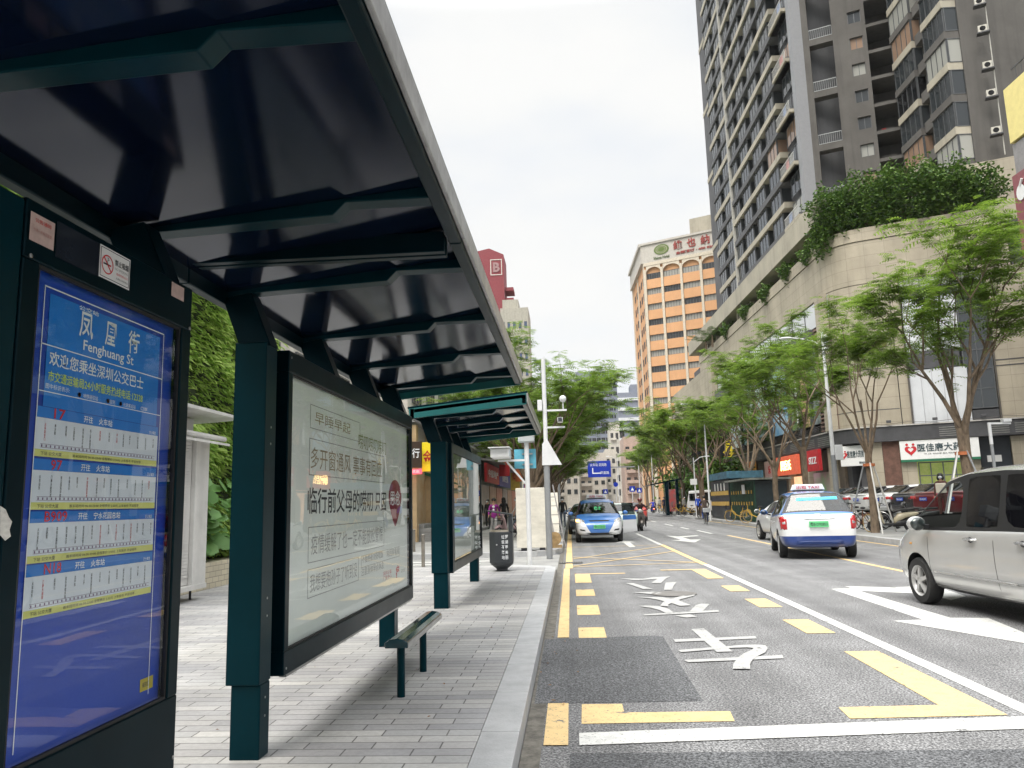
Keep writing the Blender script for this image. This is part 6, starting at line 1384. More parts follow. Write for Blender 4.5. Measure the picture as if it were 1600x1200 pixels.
# ---- generic hatchback taxi (the tall electric kind)
def taxi(label, loc, rz, pm, rearplate, grp='blue and white taxis'):
    st = [(-2.27, .78, .6, .62, .62, .36), (-2.24, 1.02, .62, .98, .80, .30), (-2.12, 1.12, .64, 1.05, .875, .27), (-1.80, 1.59, .60, 1.06, .90, .26), (-1.35, 1.635, .63, 1.05, .91, .25), (-.5, 1.65, .65, 1.02, .915, .24), (.25, 1.62, .64, .99, .915, .24), (.62, 1.50, .62, .98, .91, .24), (1.38, 1.06, .72, .955, .90, .25), (1.95, .92, .68, .84, .86, .26), (2.22, .76, .55, .66, .76, .28), (2.29, .58, .4, .52, .62, .32)]
    c = Car('taxi', label, 'taxi', loc, rz, grp, st, dict(side=[(3, 4), (5, 6)], front=7, rear=2, i0=3, i1=8), 1.82, (-1.42, 1.40), .335, pm, gl=CARGL)
    mirror(c, 1.0, 1.06, .93, pm); handles(c, (.35, -.72), .86, .91, MATS.get('satin chrome') or mat('satin chrome', (.5, .5, .5), .25, metal=.9)); seams(c, (.95, -.15, -1.05), .3, 1.0, .9)
    # rear
    for sg in (-1, 1):
        c.patch('tail_lamp', LAMPR, [(sg * .72, .72), (sg * .86, .70), (sg * .875, 1.02), (sg * .80, 1.05), (sg * .72, .98)], 'rear', .02)
        c.patch('reverse_lens', LAMPW, [(sg * .745, .84), (sg * .815, .84), (sg * .815, .90), (sg * .745, .92)], 'rear', .026)
        c.patch('tail_lamp', LAMPR, [(-2.17, .8), (-2.02, .86), (-2.02, 1.02), (-2.12, 1.04)], 'right' if sg > 0 else 'left', .015)
    c.patch('bumper_insert', mat('dark blue plastic', (.01, .03, .13), .4), [(-.55, .36), (.55, .36), (.52, .44), (-.52, .44)], 'rear', .01)
    c.patch('chrome_strip', ALU, [(-.38, .955), (.38, .955), (.38, .98), (-.38, .98)], 'rear', .012)
    c.patch('badge', ALU, [(-.08, 1.03), (.08, 1.03), (.08, 1.08), (-.08, 1.08)], 'rear', .014)
    c.patch('rear_banner', mat('cyan sticker', (.05, .45, .75), .4, emit=.2, var=0), [(-.44, 1.40), (.52, 1.42), (.51, 1.49), (-.43, 1.47)], 'rear', .012)
    plate(c, 'rear', -2.30, .84, .44, .14, rearplate, PLG, INK)
    MB().bar((0, -1.9, 1.63), (0, -2.0, 1.2), .012).build('wiper', BLK, c.t) if False else None
    # roof sign
    q = MB(); q.prism([(-.42, -.62, 1.67), (.42, -.62, 1.67), (.36, -.62, 1.82), (-.36, -.62, 1.82)], (0, .24, 0)); q.build('roof_sign', WHITEV, c.t, bevel=.02, fixn=True)
    MB().box(-.36, .36, -.68, -.32, 1.645, 1.675).build('sign_rack', BLK, c.t)
    for yy, ex in ((-.632, (1, 0, 0)), (-.368, (-1, 0, 0))): text('出租 TAXI', 'roof_sign_lettering', SRED, c.t, axes((0, yy, 1.745), ex, (0, 0, 1)), 1, 0, .01, fit=(.56, .09))
    # front
    for sg in (-1, 1):
        c.patch('headlight', LAMPW, [(sg * .55, .74), (sg * .84, .76), (sg * .86, .90), (sg * .74, .92), (sg * .55, .82)], 'front', .012)
        c.patch('fog_lamp', BLK, [(sg * .52, .44), (sg * .72, .46), (sg * .74, .53), (sg * .56, .50)], 'front', .006)
    c.patch('grille', BLK, [(-.36, .79), (.36, .79), (.4, .84), (-.4, .84)], 'front', .006)
    c.patch('lower_grille', BLK, [(-.6, .30), (.6, .30), (.55, .38), (-.55, .38)], 'front', .006)
    return c
NAVYP = (.004, .035, .20); BLUP = (.04, .17, .50); WHP = (.72, .73, .74)
tp = paint('taxi paint', WHP, rules=[(BLUP, [([('z', 1), ('y', .04)], '>', .985)]), (BLUP, [([('y', 1)], '>', 1.28), ([('z', 1), ('x', .0)], '>', .80), ([('x', 1)], '<', .75)]),
        (BLUP, [([('y', 1)], '>', 1.9), ([('x', 1), ('z', -.62)], '<', .10), ([('z', 1)], '>', .38)]), (NAVYP, [([('y', 1)], '<', -1.75), ([('z', 1)], '<', .56)]), (NAVYP, [([('y', 1)], '<', -2.0), ([('z', 1)], '>', 1.56)])])
pr = g(1268, 871); tx1 = taxi('blue and white taxi driving away in the second lane with a green number plate', (6.35, 21.5, 0), R(-10.5), tp, '粤B·D92853')
tx2 = taxi('blue and white taxi at the left kerb facing the camera with its driver door open', (1.06, 31.6, 0), R(180), tp, '粤B·D52310')
plate(tx2, 'front', 2.295, .60, .44, .14, '粤B·D5251D', PLG, INK)
# its open driver's door (the camera's right) and the glowing indicator
dr = tx2; q = MB().prism([(-.95, 1.02, .30), (-.95, 1.02, .98), (-1.45, .5 + .1, .98), (-1.50, .55, .34)], (-.05, -.05, 0)); q.build('open_door', paint('door paint', WHP, rules=[(BLUP, [([('z', 1)], '>', .80)])]), tx2.t, fixn=True, bevel=.02)
q = MB().prism([(-.96, 1.02, .99), (-.93, .85, 1.45), (-1.38, .5, 1.45), (-1.46, .56, .99)], (-.02, -.02, 0)); q.build('door_window', CARGL, tx2.t, fixn=True)
tx2.patch('indicator', mat('lit amber lamp', (1, .35, .08), .4, emit=6, var=0), [(.72, .76), (.86, .78), (.875, .86), (.74, .88)], 'front', .016)
text('巴士', 'plate_lettering', mat('green dash light', (.1, .9, .3), .5, emit=1.5, var=0), tx2.t, axes((0, .93, 1.28), (-1, 0, 0), (0, -.5, .85)), 1, 0, 0, fit=(.26, .14))

# ---- the silver people carrier close on the right
st = [(-2.2, .95, .6, .85, .70, .36), (-2.16, 1.1, .66, 1.02, .80, .28), (-2.0, 1.66, .62, 1.05, .85, .24), (-1.3, 1.80, .66, 1.04, .865, .22), (-.55, 1.83, .68, 1.03, .87, .22), (.22, 1.81, .68, 1.01, .87, .22), (.72, 1.72, .67, 1.0, .87, .22), (1.50, 1.19, .78, .985, .86, .22), (1.78, 1.03, .74, .92, .845, .24), (2.08, .90, .66, .76, .79, .26), (2.24, .72, .5, .6, .68, .3)]
SILV = paint('silver paint', (.52, .52, .51), .35, rough=.22)
mv = Car('minivan', 'silver minivan close on the right with its front window open', 'minivan', (0, 0, 0), 0, None, st, dict(side=[(2, 2), (3, 3), (4, 4), (5, 6)], front=6, rear=1, i0=2, i1=7), 1.74, (-1.32, 1.40), .315, SILV, interior=False, gl=CARGL)
w0 = g(1455, 943)      # where its near front tyre meets the road
mv.t.location = (w0.x + .80, w0.y - 1.36, 0); mv.t.rotation_euler = (0, 0, R(3.5))
for o in kids(mv.t):      # the driver's window on the near side is wound down, the one behind it clear
    if o.name.startswith('side_window'):
        c_ = sum((Vector(v.co) for v in o.data.vertices), Vector()) / len(o.data.vertices)
        if c_.y > .1:
            if c_.x < 0: bpy.data.objects.remove(o)
            else: o.data.materials[0] = CLRGL
        elif True: o.data.materials[0] = glass('privacy glass', (.1, .1, .1), .25, 1.5, 0, (.004, .004, .006))
for o in kids(mv.t):
    if o.name.startswith('windscreen'): o.data.materials[0] = CLRGL
for x in (-.37, .37):
    MB().box(x - .23, x + .23, -.35, -.2, .75, 1.28).box(x - .13, x + .13, -.33, -.22, 1.32, 1.52).box(x - .24, x + .24, -.3, .3, .55, .78).build('seat', SEAT, mv.t, bevel=.05)
MB().box(-.7, .7, -1.5, -1.2, .6, 1.3).build('rear_seat', SEAT, mv.t, bevel=.05); MB().box(-.78, .78, .85, 1.45, .6, .97).build('dashboard', SEAT, mv.t, bevel=.05); MB().box(-.8, .8, -1.9, 1.3, .30, .36).build('cabin_floor', SEAT, mv.t)
q = MB(); ring_ = [Vector((-.37 + .19 * math.cos(a), .62 + .06 * math.sin(a), 1.02 + .18 * math.sin(a))) for a in [math.tau * i / 20 for i in range(21)]]; q.tube(ring_, .015, 6, cap=False); q.bar((-.37, .62, 1.02), (-.37, .8, .9), .05); q.bar((-.55, .62, 1.02), (-.19, .62, 1.02), .03); q.build('steering_wheel', BLK, mv.t)
q = MB()     # near mirror, large
for sg in (-1, 1):
    o = MB().ball((sg * 1.0, 1.02, 1.10), .13, 18, 12, (.95, .6, .78)).build('wing_mirror', SILV, mv.t, smooth=True); MB().box(min(sg*.84, sg*.93), max(sg*.84, sg*.93), .98, 1.05, 1.02, 1.09).build('arm', BLK, o, bevel=.01); MB().ball((sg * 1.0, .985, 1.10), .115, 16, 10, (.9, .5, .75)).build('glass', CARGL, o, smooth=True)
handles(mv, (.02, -.98), .93, .87, MATS['satin chrome']); 
for sg in (-1, 1):
    for y in (.02, -.98): MB().ball((sg * .868, y, .925), .045, 12, 8, (.3, 1.1, .8)).build('handle_recess', BLK, mv.t, smooth=True)
seams(mv, (1.06, -.42), .3, 1.0, .87); seams(mv, (-1.02 - .3,), .7, 1.0, .87)
for side in ('left', 'right'):
    mv.patch('side_repeater', mat('amber lens', (.6, .3, .08), .2), [(1.50, .80), (1.56, .80), (1.56, .83), (1.50, .83)], side, .01)
    mv.patch('sill_moulding', mat('satin silver strip', (.55, .55, .54), .25, metal=.8), [(-1.0, .46), (1.02, .46), (1.02, .485), (-1.0, .485)], side, .014)
    mv.patch('sill_cover', BLK, [(-1.0, .23), (1.05, .23), (1.05, .275), (-1.0, .275)], side, .01)
    mv.patch('headlight', LAMPW, [(1.88, .72), (2.15, .68), (2.2, .78), (2.02, .88), (1.9, .86)], side, .012); mv.patch('fuel_flap', SILV, [(-1.9, .75), (-1.75, .75), (-1.75, .9), (-1.9, .9)], side, .006)
mv.patch('grille', BLK, [(-.4, .62), (.4, .62), (.45, .74), (-.45, .74)], 'front', .008); mv.patch('lower_grille', BLK, [(-.55, .34), (.55, .34), (.5, .44), (-.5, .44)], 'front', .008)

# ---- saloons parked on the apron, noses to the shops
SAL = [(-2.30, .80, .5, .62, .70, .34), (-2.26, 1.0, .58, .92, .80, .28), (-2.0, 1.06, .70, .96, .87, .25), (-1.62, 1.10, .70, .96, .88, .24), (-1.0, 1.40, .58, .96, .89, .22), (-.4, 1.45, .60, .95, .90, .22), (.22, 1.43, .60, .94, .90, .22), (.55, 1.36, .59, .94, .89, .22), (1.22, 1.00, .74, .92, .88, .23), (1.85, .88, .68, .78, .84, .25), (2.2, .70, .5, .58, .72, .28)]
def saloon(label, loc, rz, col, metal=.3, grp='cars parked on the apron by the mall'):
    pm = paint('saloon paint ' + label[:18], col, metal); c = Car('parked_car', label, 'car', loc, rz, grp, SAL, dict(side=[(3, 4), (5, 6)], front=7, rear=3, i0=3, i1=8), 1.80, (-1.35, 1.38), .32, pm)
    mirror(c, .85, 1.0, .9, pm); handles(c, (.15, -.8), .82, .9, pm)
    for sg in (-1, 1):
        c.patch('tail_lamp', LAMPR, [(sg * .50, .78), (sg * .80, .78), (sg * .84, .92), (sg * .55, .90)], 'rear', .015); c.patch('tail_lamp', LAMPR, [(-2.22, .78), (-2.0, .84), (-1.98, .92), (-2.2, .91)], 'right' if sg > 0 else 'left', .012)
        c.patch('headlight', LAMPW, [(sg * .5, .62), (sg * .78, .64), (sg * .78, .74), (sg * .52, .70)], 'front', .01)
    plate(c, 'rear', -2.335, .78, .44, .14, '粤B·8Q%d7' % rnd.randint(10, 99), PLB, INKW); c.patch('boot_lip', pm, [(-.7, .97), (.7, .97), (.68, 1.0), (-.68, 1.0)], 'rear', .05); return c
def ap(u, y): p = aY(u + 34, 780, y); return (p.x, p.y, .5)
hd = R(-78)
saloon('dark red saloon in the parked row beside the masked woman', ap(1492, 32.5), hd, (.20, .012, .02))
saloon('charcoal saloon in the parked row between the white and the dark red ones', ap(1450, 34.8), hd, (.06, .055, .06), .5)
saloon('white saloon parked left of the charcoal one', ap(1408, 37.2), hd, (.68, .69, .70), 0)
saloon('second white saloon in the parked row, third from the dark red one', ap(1372, 39.7), hd, (.70, .70, .69), 0)
saloon('silver grey saloon parked behind the slender tree', ap(1336, 42.2), hd, (.36, .38, .40), .6)
saloon('maroon saloon mostly hidden behind the masked woman', ap(1540, 30.4), hd, (.25, .02, .03))
saloon('white saloon seen through the minivan window', ap(1600, 27.4), hd, (.66, .68, .68), 0)
saloon('metallic blue saloon seen through the top of the minivan window', ap(1588, 36.5), hd, (.03, .10, .35), .5)
saloon('dark hatchback parked at the far end of the row near the lamp post', ap(1312, 45), hd, (.05, .055, .07), .5)
# moving cars
saloon('white saloon just ahead of the rear-facing taxi on its left', (7.75, 27.8, 0), R(2), (.70, .71, .72), 0, 'cars driving down the street')
saloon('pale green white taxi-like saloon behind the taxi with the open door', (2.55, 41.5, 0), R(180), (.55, .66, .58), 0, 'cars driving down the street')
saloon('dark saloon parked at the left kerb behind the nearest facing taxi', (.75, 39.5, 0), R(180), (.08, .12, .2), .4, 'cars driving down the street')
saloon('red saloon with lit lamps driving away behind the motorcyclist', (5.0, 62, 0), 0, (.5, .06, .05), 0, 'cars driving down the street')
saloon('blue saloon seen past the dark one by the left kerb', (.8, 46.5, 0), R(180), (.1, .25, .5), .3, 'cars driving down the street')
for i, (x, y, c, a, lb) in enumerate(((.9, 53, (.5, .5, .52), 180, 'grey saloon third in the queue by the left kerb'), (3.2, 70, (.6, .6, .6), 180, 'white saloon coming round far in the middle of the street'), (.9, 61, (.05, .05, .06), 180, 'black saloon fourth in the queue by the left kerb'), (5.2, 84, (.55, .2, .1), 0, 'orange saloon farthest down the right lane'), (1.0, 75, (.3, .35, .4), 180, 'slate blue saloon last in the queue by the left kerb'))):
    saloon(lb, (x, y, 0), R(a), c, .2, 'cars driving down the street')
# ================================================================== people
SKIN = mat('skin', (.50, .30, .20), .55, var=.06); HAIR = mat('black hair', (.012, .010, .009), .45); MASK = mat('mask cloth', (.70, .74, .76), .7, var=.03)
def cloth(n, c): return mat('cloth ' + n, c, .85, var=.15, vs=8, bump=.2, bs=25)
def person(label, loc, rz, pose, top, legs, hair='short', sc=1.0, mask=True, shoes=None, helmet=None, group=None, extra=None, sleeves=True):
    P = dict(pel=(0, 0, .93), wai=(0, .01, 1.08), che=(0, .0, 1.30), nec=(0, .0, 1.45), hb=(0, .02, 1.53), hea=(0, .035, 1.61), cro=(0, .02, 1.67),
             shL=(-.165, 0, 1.40), elL=(-.21, -.01, 1.13), wrL=(-.23, .04, .89), shR=(.165, 0, 1.40), elR=(.21, -.01, 1.13), wrR=(.23, .04, .89),
             hiL=(-.09, 0, .90), knL=(-.10, .02, .50), anL=(-.10, -.02, .09), hiR=(.09, 0, .90), knR=(.10, .02, .50), anR=(.10, -.02, .09))
    P.update(pose); P = {k: Vector(v) for k, v in P.items()}
    rad = dict(pel=.125, wai=.11, che=.13, nec=.055, hb=.06, hea=.088, cro=.07, shL=.062, elL=.043, wrL=.030, shR=.062, elR=.043, wrR=.030, hiL=.092, knL=.058, anL=.04, hiR=.092, knR=.058, anR=.04)
    E = [('pel', 'wai', 't'), ('wai', 'che', 't'), ('che', 'nec', 't'), ('nec', 'hb', 's'), ('hb', 'hea', 's'), ('hea', 'cro', 's'), ('che', 'shL', 't'), ('shL', 'elL', 't'), ('elL', 'wrL', 't' if sleeves else 's'), ('che', 'shR', 't'), ('shR', 'elR', 't'), ('elR', 'wrR', 't' if sleeves else 's'),
         ('pel', 'hiL', 'l'), ('hiL', 'knL', 'l'), ('knL', 'anL', 'l'), ('pel', 'hiR', 'l'), ('hiR', 'knR', 'l'), ('knR', 'anR', 'l')]
    for s_ in 'LR':
        sg = -1 if s_ == 'L' else 1
        fwd = P.get('toe' + s_); a = P['an' + s_]
        if fwd is None: fwd = a + Vector((0, .15, -.045))
        P['to' + s_] = fwd; rad['to' + s_] = .034; E.append(('an' + s_, 'to' + s_, 'f'))
        w_ = P['wr' + s_]; d = (w_ - P['el' + s_]).normalized(); u = Vector((0, 1, 0)) if abs(d.y) < .8 else Vector((0, 0, -1)); si = d.cross(u).normalized()
        P['pa' + s_] = w_ + d * .07; rad['pa' + s_] = .030; E.append(('wr' + s_, 'pa' + s_, 's'))
        for i, (o, l_) in enumerate(((-.027, .055), (-.009, .068), (.009, .064), (.026, .05))):
            k = 'f%s%d' % (s_, i); P[k + 'a'] = w_ + d * .095 + u * o; P[k + 'b'] = P[k + 'a'] + d * l_ + si * sg * .015; rad[k + 'a'] = .0095; rad[k + 'b'] = .008; E += [('pa' + s_, k + 'a', 's'), (k + 'a', k + 'b', 's')]
        P['th' + s_] = w_ + d * .07 + u * .055; rad['th' + s_] = .010; E.append(('pa' + s_, 'th' + s_, 's'))
    keys = list(P.keys()); keys = [k for k in keys if not k.startswith('toe')]; ix = {k: i for i, k in enumerate(keys)}
    me = bpy.data.meshes.new('rig'); me.from_pydata([tuple(P[k]) for k in keys], [(ix[a], ix[b_]) for a, b_, _ in E], [])
    o = bpy.data.objects.new('rig', me); COL.objects.link(o); o.modifiers.new('k', 'SKIN')
    sv_ = me.skin_vertices[0].data
    for k in keys: r_ = rad[k]; sv_[ix[k]].radius = (r_, r_ * (.78 if k in ('pel', 'wai', 'che') else 1)); sv_[ix[k]].use_root = (k == 'pel')
    sd = o.modifiers.new('s', 'SUBSURF'); sd.levels = 1; sd.render_levels = 1
    dg = bpy.context.evaluated_depsgraph_get(); ev = bpy.data.meshes.new_from_object(o.evaluated_get(dg)); bpy.data.objects.remove(o)
    t = thing('person', label, 'person', loc, rz, group); reg = {'t': 0, 'l': 1, 's': 2, 'f': 3}
    ev.materials.clear()
    for m_ in (top, legs, SKIN, shoes or BLK): ev.materials.append(m_)
    for p in ev.polygons:
        c = p.center; best = (9, 's')
        for a, b_, r_ in E:
            A, B = P[a], P[b_]; ab = B - A; tt = max(0, min(1, (c - A).dot(ab) / max(1e-6, ab.length_squared))); d = (c - (A + ab * tt)).length - (rad[a] * (1 - tt) + rad[b_] * tt)
            if d < best[0]: best = (d, r_)
        p.material_index = reg[best[1]]; p.use_smooth = True
    bo = bpy.data.objects.new('body', ev); ev.name = 'body'; COL.objects.link(bo); bo.parent = t
    h = P['hea']; up = (P['cro'] - P['hb']).normalized(); fw = Vector((0, 1, 0))
    for sx in (-.03, .03): MB().ball(h + Vector((sx, .078, .012)), .010, 8, 6).build('eye', INK, bo)
    MB().ball(h + Vector((0, .092, -.012)), .014, 8, 6, (.8, 1, 1.3)).build('nose', SKIN, bo, smooth=True)
    for sx in (-.085, .085): MB().ball(h + Vector((sx, .0, -.005)), .02, 8, 6, (.5, .8, 1.3)).build('ear', SKIN, bo, smooth=True)
    if mask:
        q = MB().ball(h + Vector((0, .045, -.035)), .062, 14, 10, (1.05, .95, .85)).build('face_mask', MASK, t, smooth=True)
    else: MB().ball(h + Vector((0, .082, -.045)), .014, 8, 6, (1.5, .5, .5)).build('mouth', mat('lips', (.4, .12, .1), .5), bo)
    if helmet: 
        q = MB().ball(h + Vector((0, -.005, .035)), .125, 18, 12, (1, 1.1, .95)).build('helmet', helmet, t, smooth=True)
    else:
        q = MB().ball(h + Vector((0, -.028, .028)), .102, 18, 12, (1, 1.0, .98))
        if hair == 'long': q.ball(h + Vector((0, -.06, -.08)), .10, 14, 10, (1.15, .7, 1.5))
        if hair == 'bob':
            for sx in (-.075, .075): q.ball(h + Vector((sx, -.005, -.06)), .06, 12, 8, (.8, 1.1, 1.5))
            q.ball(h + Vector((0, -.06, -.05)), .1, 12, 8, (1.1, .7, 1.2))
        q.build('hair', HAIR, t, smooth=True)
    # jacket hem and collar as clothing that ends cleanly
    c = P['pel']; q = MB().lathe([(.138, -.06), (.150, -.04), (.142, .06)], (0, 0, 0), 20); q.v = [(x * 1.0 + c.x, y * .82 + c.y, z + c.z) for x, y, z in q.v]; q.build('hem', top, t, smooth=True)
    if extra: extra(t, P)
    if sc != 1: t.scale = (sc,) * 3
    return t
WALK = dict(knL=(-.1, .16, .52), anL=(-.1, .24, .10), knR=(.1, -.02, .5), anR=(.1, -.30, .14), elL=(-.22, -.12, 1.15), wrL=(-.22, -.1, .92), elR=(.22, .08, 1.15), wrR=(.2, .22, .98), toeR=(.1, -.18, .05))
SIT = dict(pel=(0, 0, .52), wai=(0, -.02, .68), che=(0, -.01, .90), nec=(0, .02, 1.05), hb=(0, .05, 1.12), hea=(0, .08, 1.2), cro=(0, .07, 1.27), shL=(-.165, 0, 1.0), shR=(.165, 0, 1.0), elL=(-.21, .08, .76), elR=(.21, .08, .76), wrL=(-.1, .3, .66), wrR=(.1, .3, .66), hiL=(-.09, .02, .5), hiR=(.09, .02, .5), knL=(-.12, .42, .5), knR=(.12, .42, .5), anL=(-.12, .45, .09), anR=(.12, .45, .09))
RIDE = dict(pel=(0, -.18, .98), wai=(0, -.12, 1.12), che=(0, .02, 1.32), nec=(0, .08, 1.47), hb=(0, .12, 1.54), hea=(0, .15, 1.62), cro=(0, .14, 1.69), shL=(-.17, .05, 1.40), shR=(.17, .05, 1.40), elL=(-.28, .25, 1.2), elR=(.28, .25, 1.2), wrL=(-.26, .48, 1.08), wrR=(.26, .48, 1.08), hiL=(-.1, -.16, .94), hiR=(.1, -.16, .94), knL=(-.14, .2, .72), knR=(.13, .15, .58), anL=(-.14, .02, .36), anR=(.13, .0, .18))
MOTO = dict(RIDE, pel=(0, -.25, .84), wai=(0, -.2, 1.0), che=(0, -.08, 1.22), nec=(0, -.02, 1.37), hb=(0, .02, 1.45), hea=(0, .05, 1.53), cro=(0, .04, 1.6), shL=(-.2, -.05, 1.31), shR=(.2, -.05, 1.31), elL=(-.36, .12, 1.1), elR=(.36, .12, 1.1), wrL=(-.33, .38, 1.0), wrR=(.33, .38, 1.0), hiL=(-.12, -.22, .80), hiR=(.12, -.22, .80), knL=(-.24, .18, .66), knR=(.24, .18, .66), anL=(-.24, .05, .26), anR=(.24, .05, .26))
def lp(u, v, y, z): p = aY(u, v, y); return (p.x, p.y, z)
def motif(t, P):
    q = MB().ball((0, .115, 1.34), .06, 12, 8, (1, .25, 1)); q.ball((0, .118, 1.2), .05, 12, 8, (1, .25, 1)); q.build('shirt_print', WHITEV, t, smooth=True)
def carry(t, P):
    MB().box(-.17, .17, .14, .19, 1.0, 1.36).build('apron', mat('cream cloth', (.72, .66, .55), .8), t, bevel=.03)
PURP = cloth('purple', (.32, .03, .27))
person('woman in a purple top with a white print and pale trousers walking behind the bin', lp(772, 800, 33.5, .13), R(175), WALK, PURP, cloth('grey white', (.45, .45, .45)), 'short', .97, False, extra=motif)
person('person in black leaning at the shop front left of the purple top', lp(762, 790, 45, .13), R(150), {}, cloth('black', (.02, .02, .022)), cloth('black b', (.03, .03, .032)), 'short', 1.0)
person('person in a black shirt and white trousers at the edge of the glass case', lp(749, 790, 44, .13), R(200), WALK, cloth('black', (0, 0, 0)), cloth('white b', (.6, .6, .6)), 'short')
person('woman in a long black coat right behind the purple top', lp(787, 790, 37, .13), R(20), {}, cloth('black', (0, 0, 0)), cloth('black b', (0, 0, 0)), 'long')
person('man in a white shirt half hidden by the marble slab', lp(808, 790, 36, .13), R(100), WALK, cloth('off white', (.55, .53, .5)), cloth('blue grey', (.1, .13, .18)), 'short')
person('man in dark clothes on the left kerb behind the taxi', lp(879, 790, 44, .13), R(170), {}, cloth('black', (0, 0, 0)), cloth('blue grey', (0, 0, 0)), 'short')
person('masked woman with curly dark hair and cream apron standing between the parked red cars', lp(1474, 790, 29.6, .5), R(150), {}, cloth('brown check', (.12, .05, .04)), cloth('brown check', (.12, .05, .04)), 'bob', 1.0, extra=carry)
person('person in a bright blue shirt standing by the far lamp post', lp(1091, 790, 60, .15), R(200), {}, cloth('bright blue', (.02, .08, .5)), cloth('dark brown', (.05, .03, .02)), 'short')
person('seated person in dark clothes at the black far shelter', lp(1057, 790, 74, .15), R(180), SIT, cloth('black', (0, 0, 0)), cloth('navy', (.01, .02, .06)), 'short')
person('person in red standing at the black far shelter', lp(1048, 790, 76, .15), R(160), {}, cloth('red', (.45, .04, .04)), cloth('black b', (0, 0, 0)), 'short')
person('person in grey standing between the far shelter and its tree', lp(1069, 790, 72, .15), R(220), {}, cloth('mid grey', (.25, .24, .22)), cloth('navy', (0, 0, 0)), 'short')
person('person in navy waiting left of the far shelter', lp(1038, 790, 80, .15), R(150), {}, cloth('navy', (0, 0, 0)), cloth('black b', (0, 0, 0)), 'short')
person('pedestrian in white far down the right pavement', lp(1031, 790, 92, .15), R(10), WALK, cloth('off white', (0, 0, 0)), cloth('blue grey', (0, 0, 0)), 'short')
# ================================================================== cycles
def ring_tube(b, c, r, t, n=28, ax='x', m=6):
    pts = []
    for i in range(n + 1):
        a = math.tau * i / n; pts.append((c[0], c[1] + r * math.cos(a), c[2] + r * math.sin(a)))
    base = len(b.v)
    for i in range(n):
        a = math.tau * i / n; dr = Vector((0, math.cos(a), math.sin(a)))
        for k in range(m): th = math.tau * k / m; b.v.append(tuple(Vector(c) + dr * (r + t * math.cos(th)) + Vector((t * math.sin(th), 0, 0))))
    for i in range(n):
        for k in range(m): i2, k2 = (i+1) % n, (k+1) % m; b.f.append([base+i*m+k, base+i2*m+k, base+i2*m+k2, base+i*m+k2]); b.mi.append(b.cur)
def bicycle(label, loc, rz, fm, group=None, basket=None, tyre=None):
    t = thing('bicycle', label, 'bicycle', loc, rz, group); r = .33
    for y in (-.52, .53):
        q = MB(); ring_tube(q, (0, y, r), r - .02, .02); w_ = q.build('wheel', tyre or TYRE, t, smooth=True)
        q = MB()
        for k in range(12): a = math.tau * k / 12; q.bar((0, y, r), (0, y + math.cos(a) * (r - .03), r + math.sin(a) * (r - .03)), .004)
        ring_tube(q, (0, y, r), r - .04, .008, 24, 'x', 4); q.lathe([(.03, -.04), (.03, .04)], (0, y, r), 10, 'x'); q.build('spokes', ALU, w_)
    q = MB(); q.tube([(0, -.12, .30), (0, .30, .48), (0, .42, .78)], .025, 8); q.tube([(0, -.12, .30), (0, -.24, .82)], .02, 8); q.tube([(0, -.52, .33), (0, -.12, .30)], .014, 6); q.tube([(0, -.52, .33), (0, -.2, .66)], .013, 6); q.tube([(0, .42, .78), (0, .53, .33)], .02, 8); q.tube([(0, .42, .78), (0, .38, 1.02)], .016, 8)
    for y in (-.52, .53): 
        arc = [(0, y + (r + .035) * math.cos(a), r + (r + .035) * math.sin(a)) for a in [R(40 + 20 * i) for i in range(7)]]; q.tube(arc, .02, 6)
    q.build('frame', fm, t, smooth=True)
    MB().tube([(-.28, .24, 1.03), (-.2, .36, 1.05), (0, .39, 1.02), (.2, .36, 1.05), (.28, .24, 1.03)], .013, 8).build('handlebar', BLK, t, smooth=True)
    MB().ball((0, -.26, .88), .11, 12, 8, (.7, 1.2, .4)).build('saddle', BLK, t, smooth=True)
    q = MB(); q.lathe([(.09, -.01), (.09, .01)], (.03, -.12, .30), 16, 'x'); q.bar((.05, -.12, .3), (.05, -.05, .15), .02); q.bar((-.05, -.12, .3), (-.05, -.19, .45), .02); q.build('crank', BLK, t)
    if basket:
        q = MB()
        for z in (.78, .87, .96): ring = [(-.16, .48, z), (.16, .48, z), (.16, .72, z), (-.16, .72, z), (-.16, .48, z)]; [q.bar(ring[i], ring[i+1], .008) for i in range(4)]
        for x in (-.16, -.08, 0, .08, .16):
            for y in (.48, .72): q.bar((x, y, .76), (x, y, .98), .008)
        q.box(-.16, .16, .48, .72, .755, .765); q.build('basket', basket, t)
    return t
YBK = mat('share bike yellow', (.62, .38, .04), .35, coat=.3); SH = 'yellow hire bicycles'
OK = mat('pale ochre tyre', (.45, .3, .1), .6)
def bk(label, u, y, rz, **k): return bicycle(label, lp(u, 790, y, .15), rz, YBK, SH, BLK, **k)
bk('yellow hire bicycle nearest the taxi, leaning at the green shed', 1180, 43.2, R(72), tyre=OK); bk('second yellow hire bicycle by the green shed', 1154, 46.0, R(65), tyre=OK)
bk('yellow hire bicycle beside the pavement tree near the far shelter', 1076, 66, R(70)); bk('yellow hire bicycle left of the far shelter', 1033, 84, R(30)); bk('tangled yellow hire bicycle by the far tree trunk', 1063, 70, R(100))
bicycle('rusty bicycle with an ochre front wheel by the white tree prop', lp(1341, 790, 30.2, .15), R(15), mat('rust brown frame', (.18, .07, .04), .5), 'parked bicycles under the slender tree', MATS['white painted steel'], OK)
bicycle('grey bicycle behind the slender tree trunk', lp(1352, 790, 31.5, .15), R(60), MATS['satin chrome'], 'parked bicycles under the slender tree', BLK)
bicycle('white framed bicycle left of the slender tree', lp(1330, 790, 32.5, .15), R(25), KW, 'parked bicycles under the slender tree', BLK)
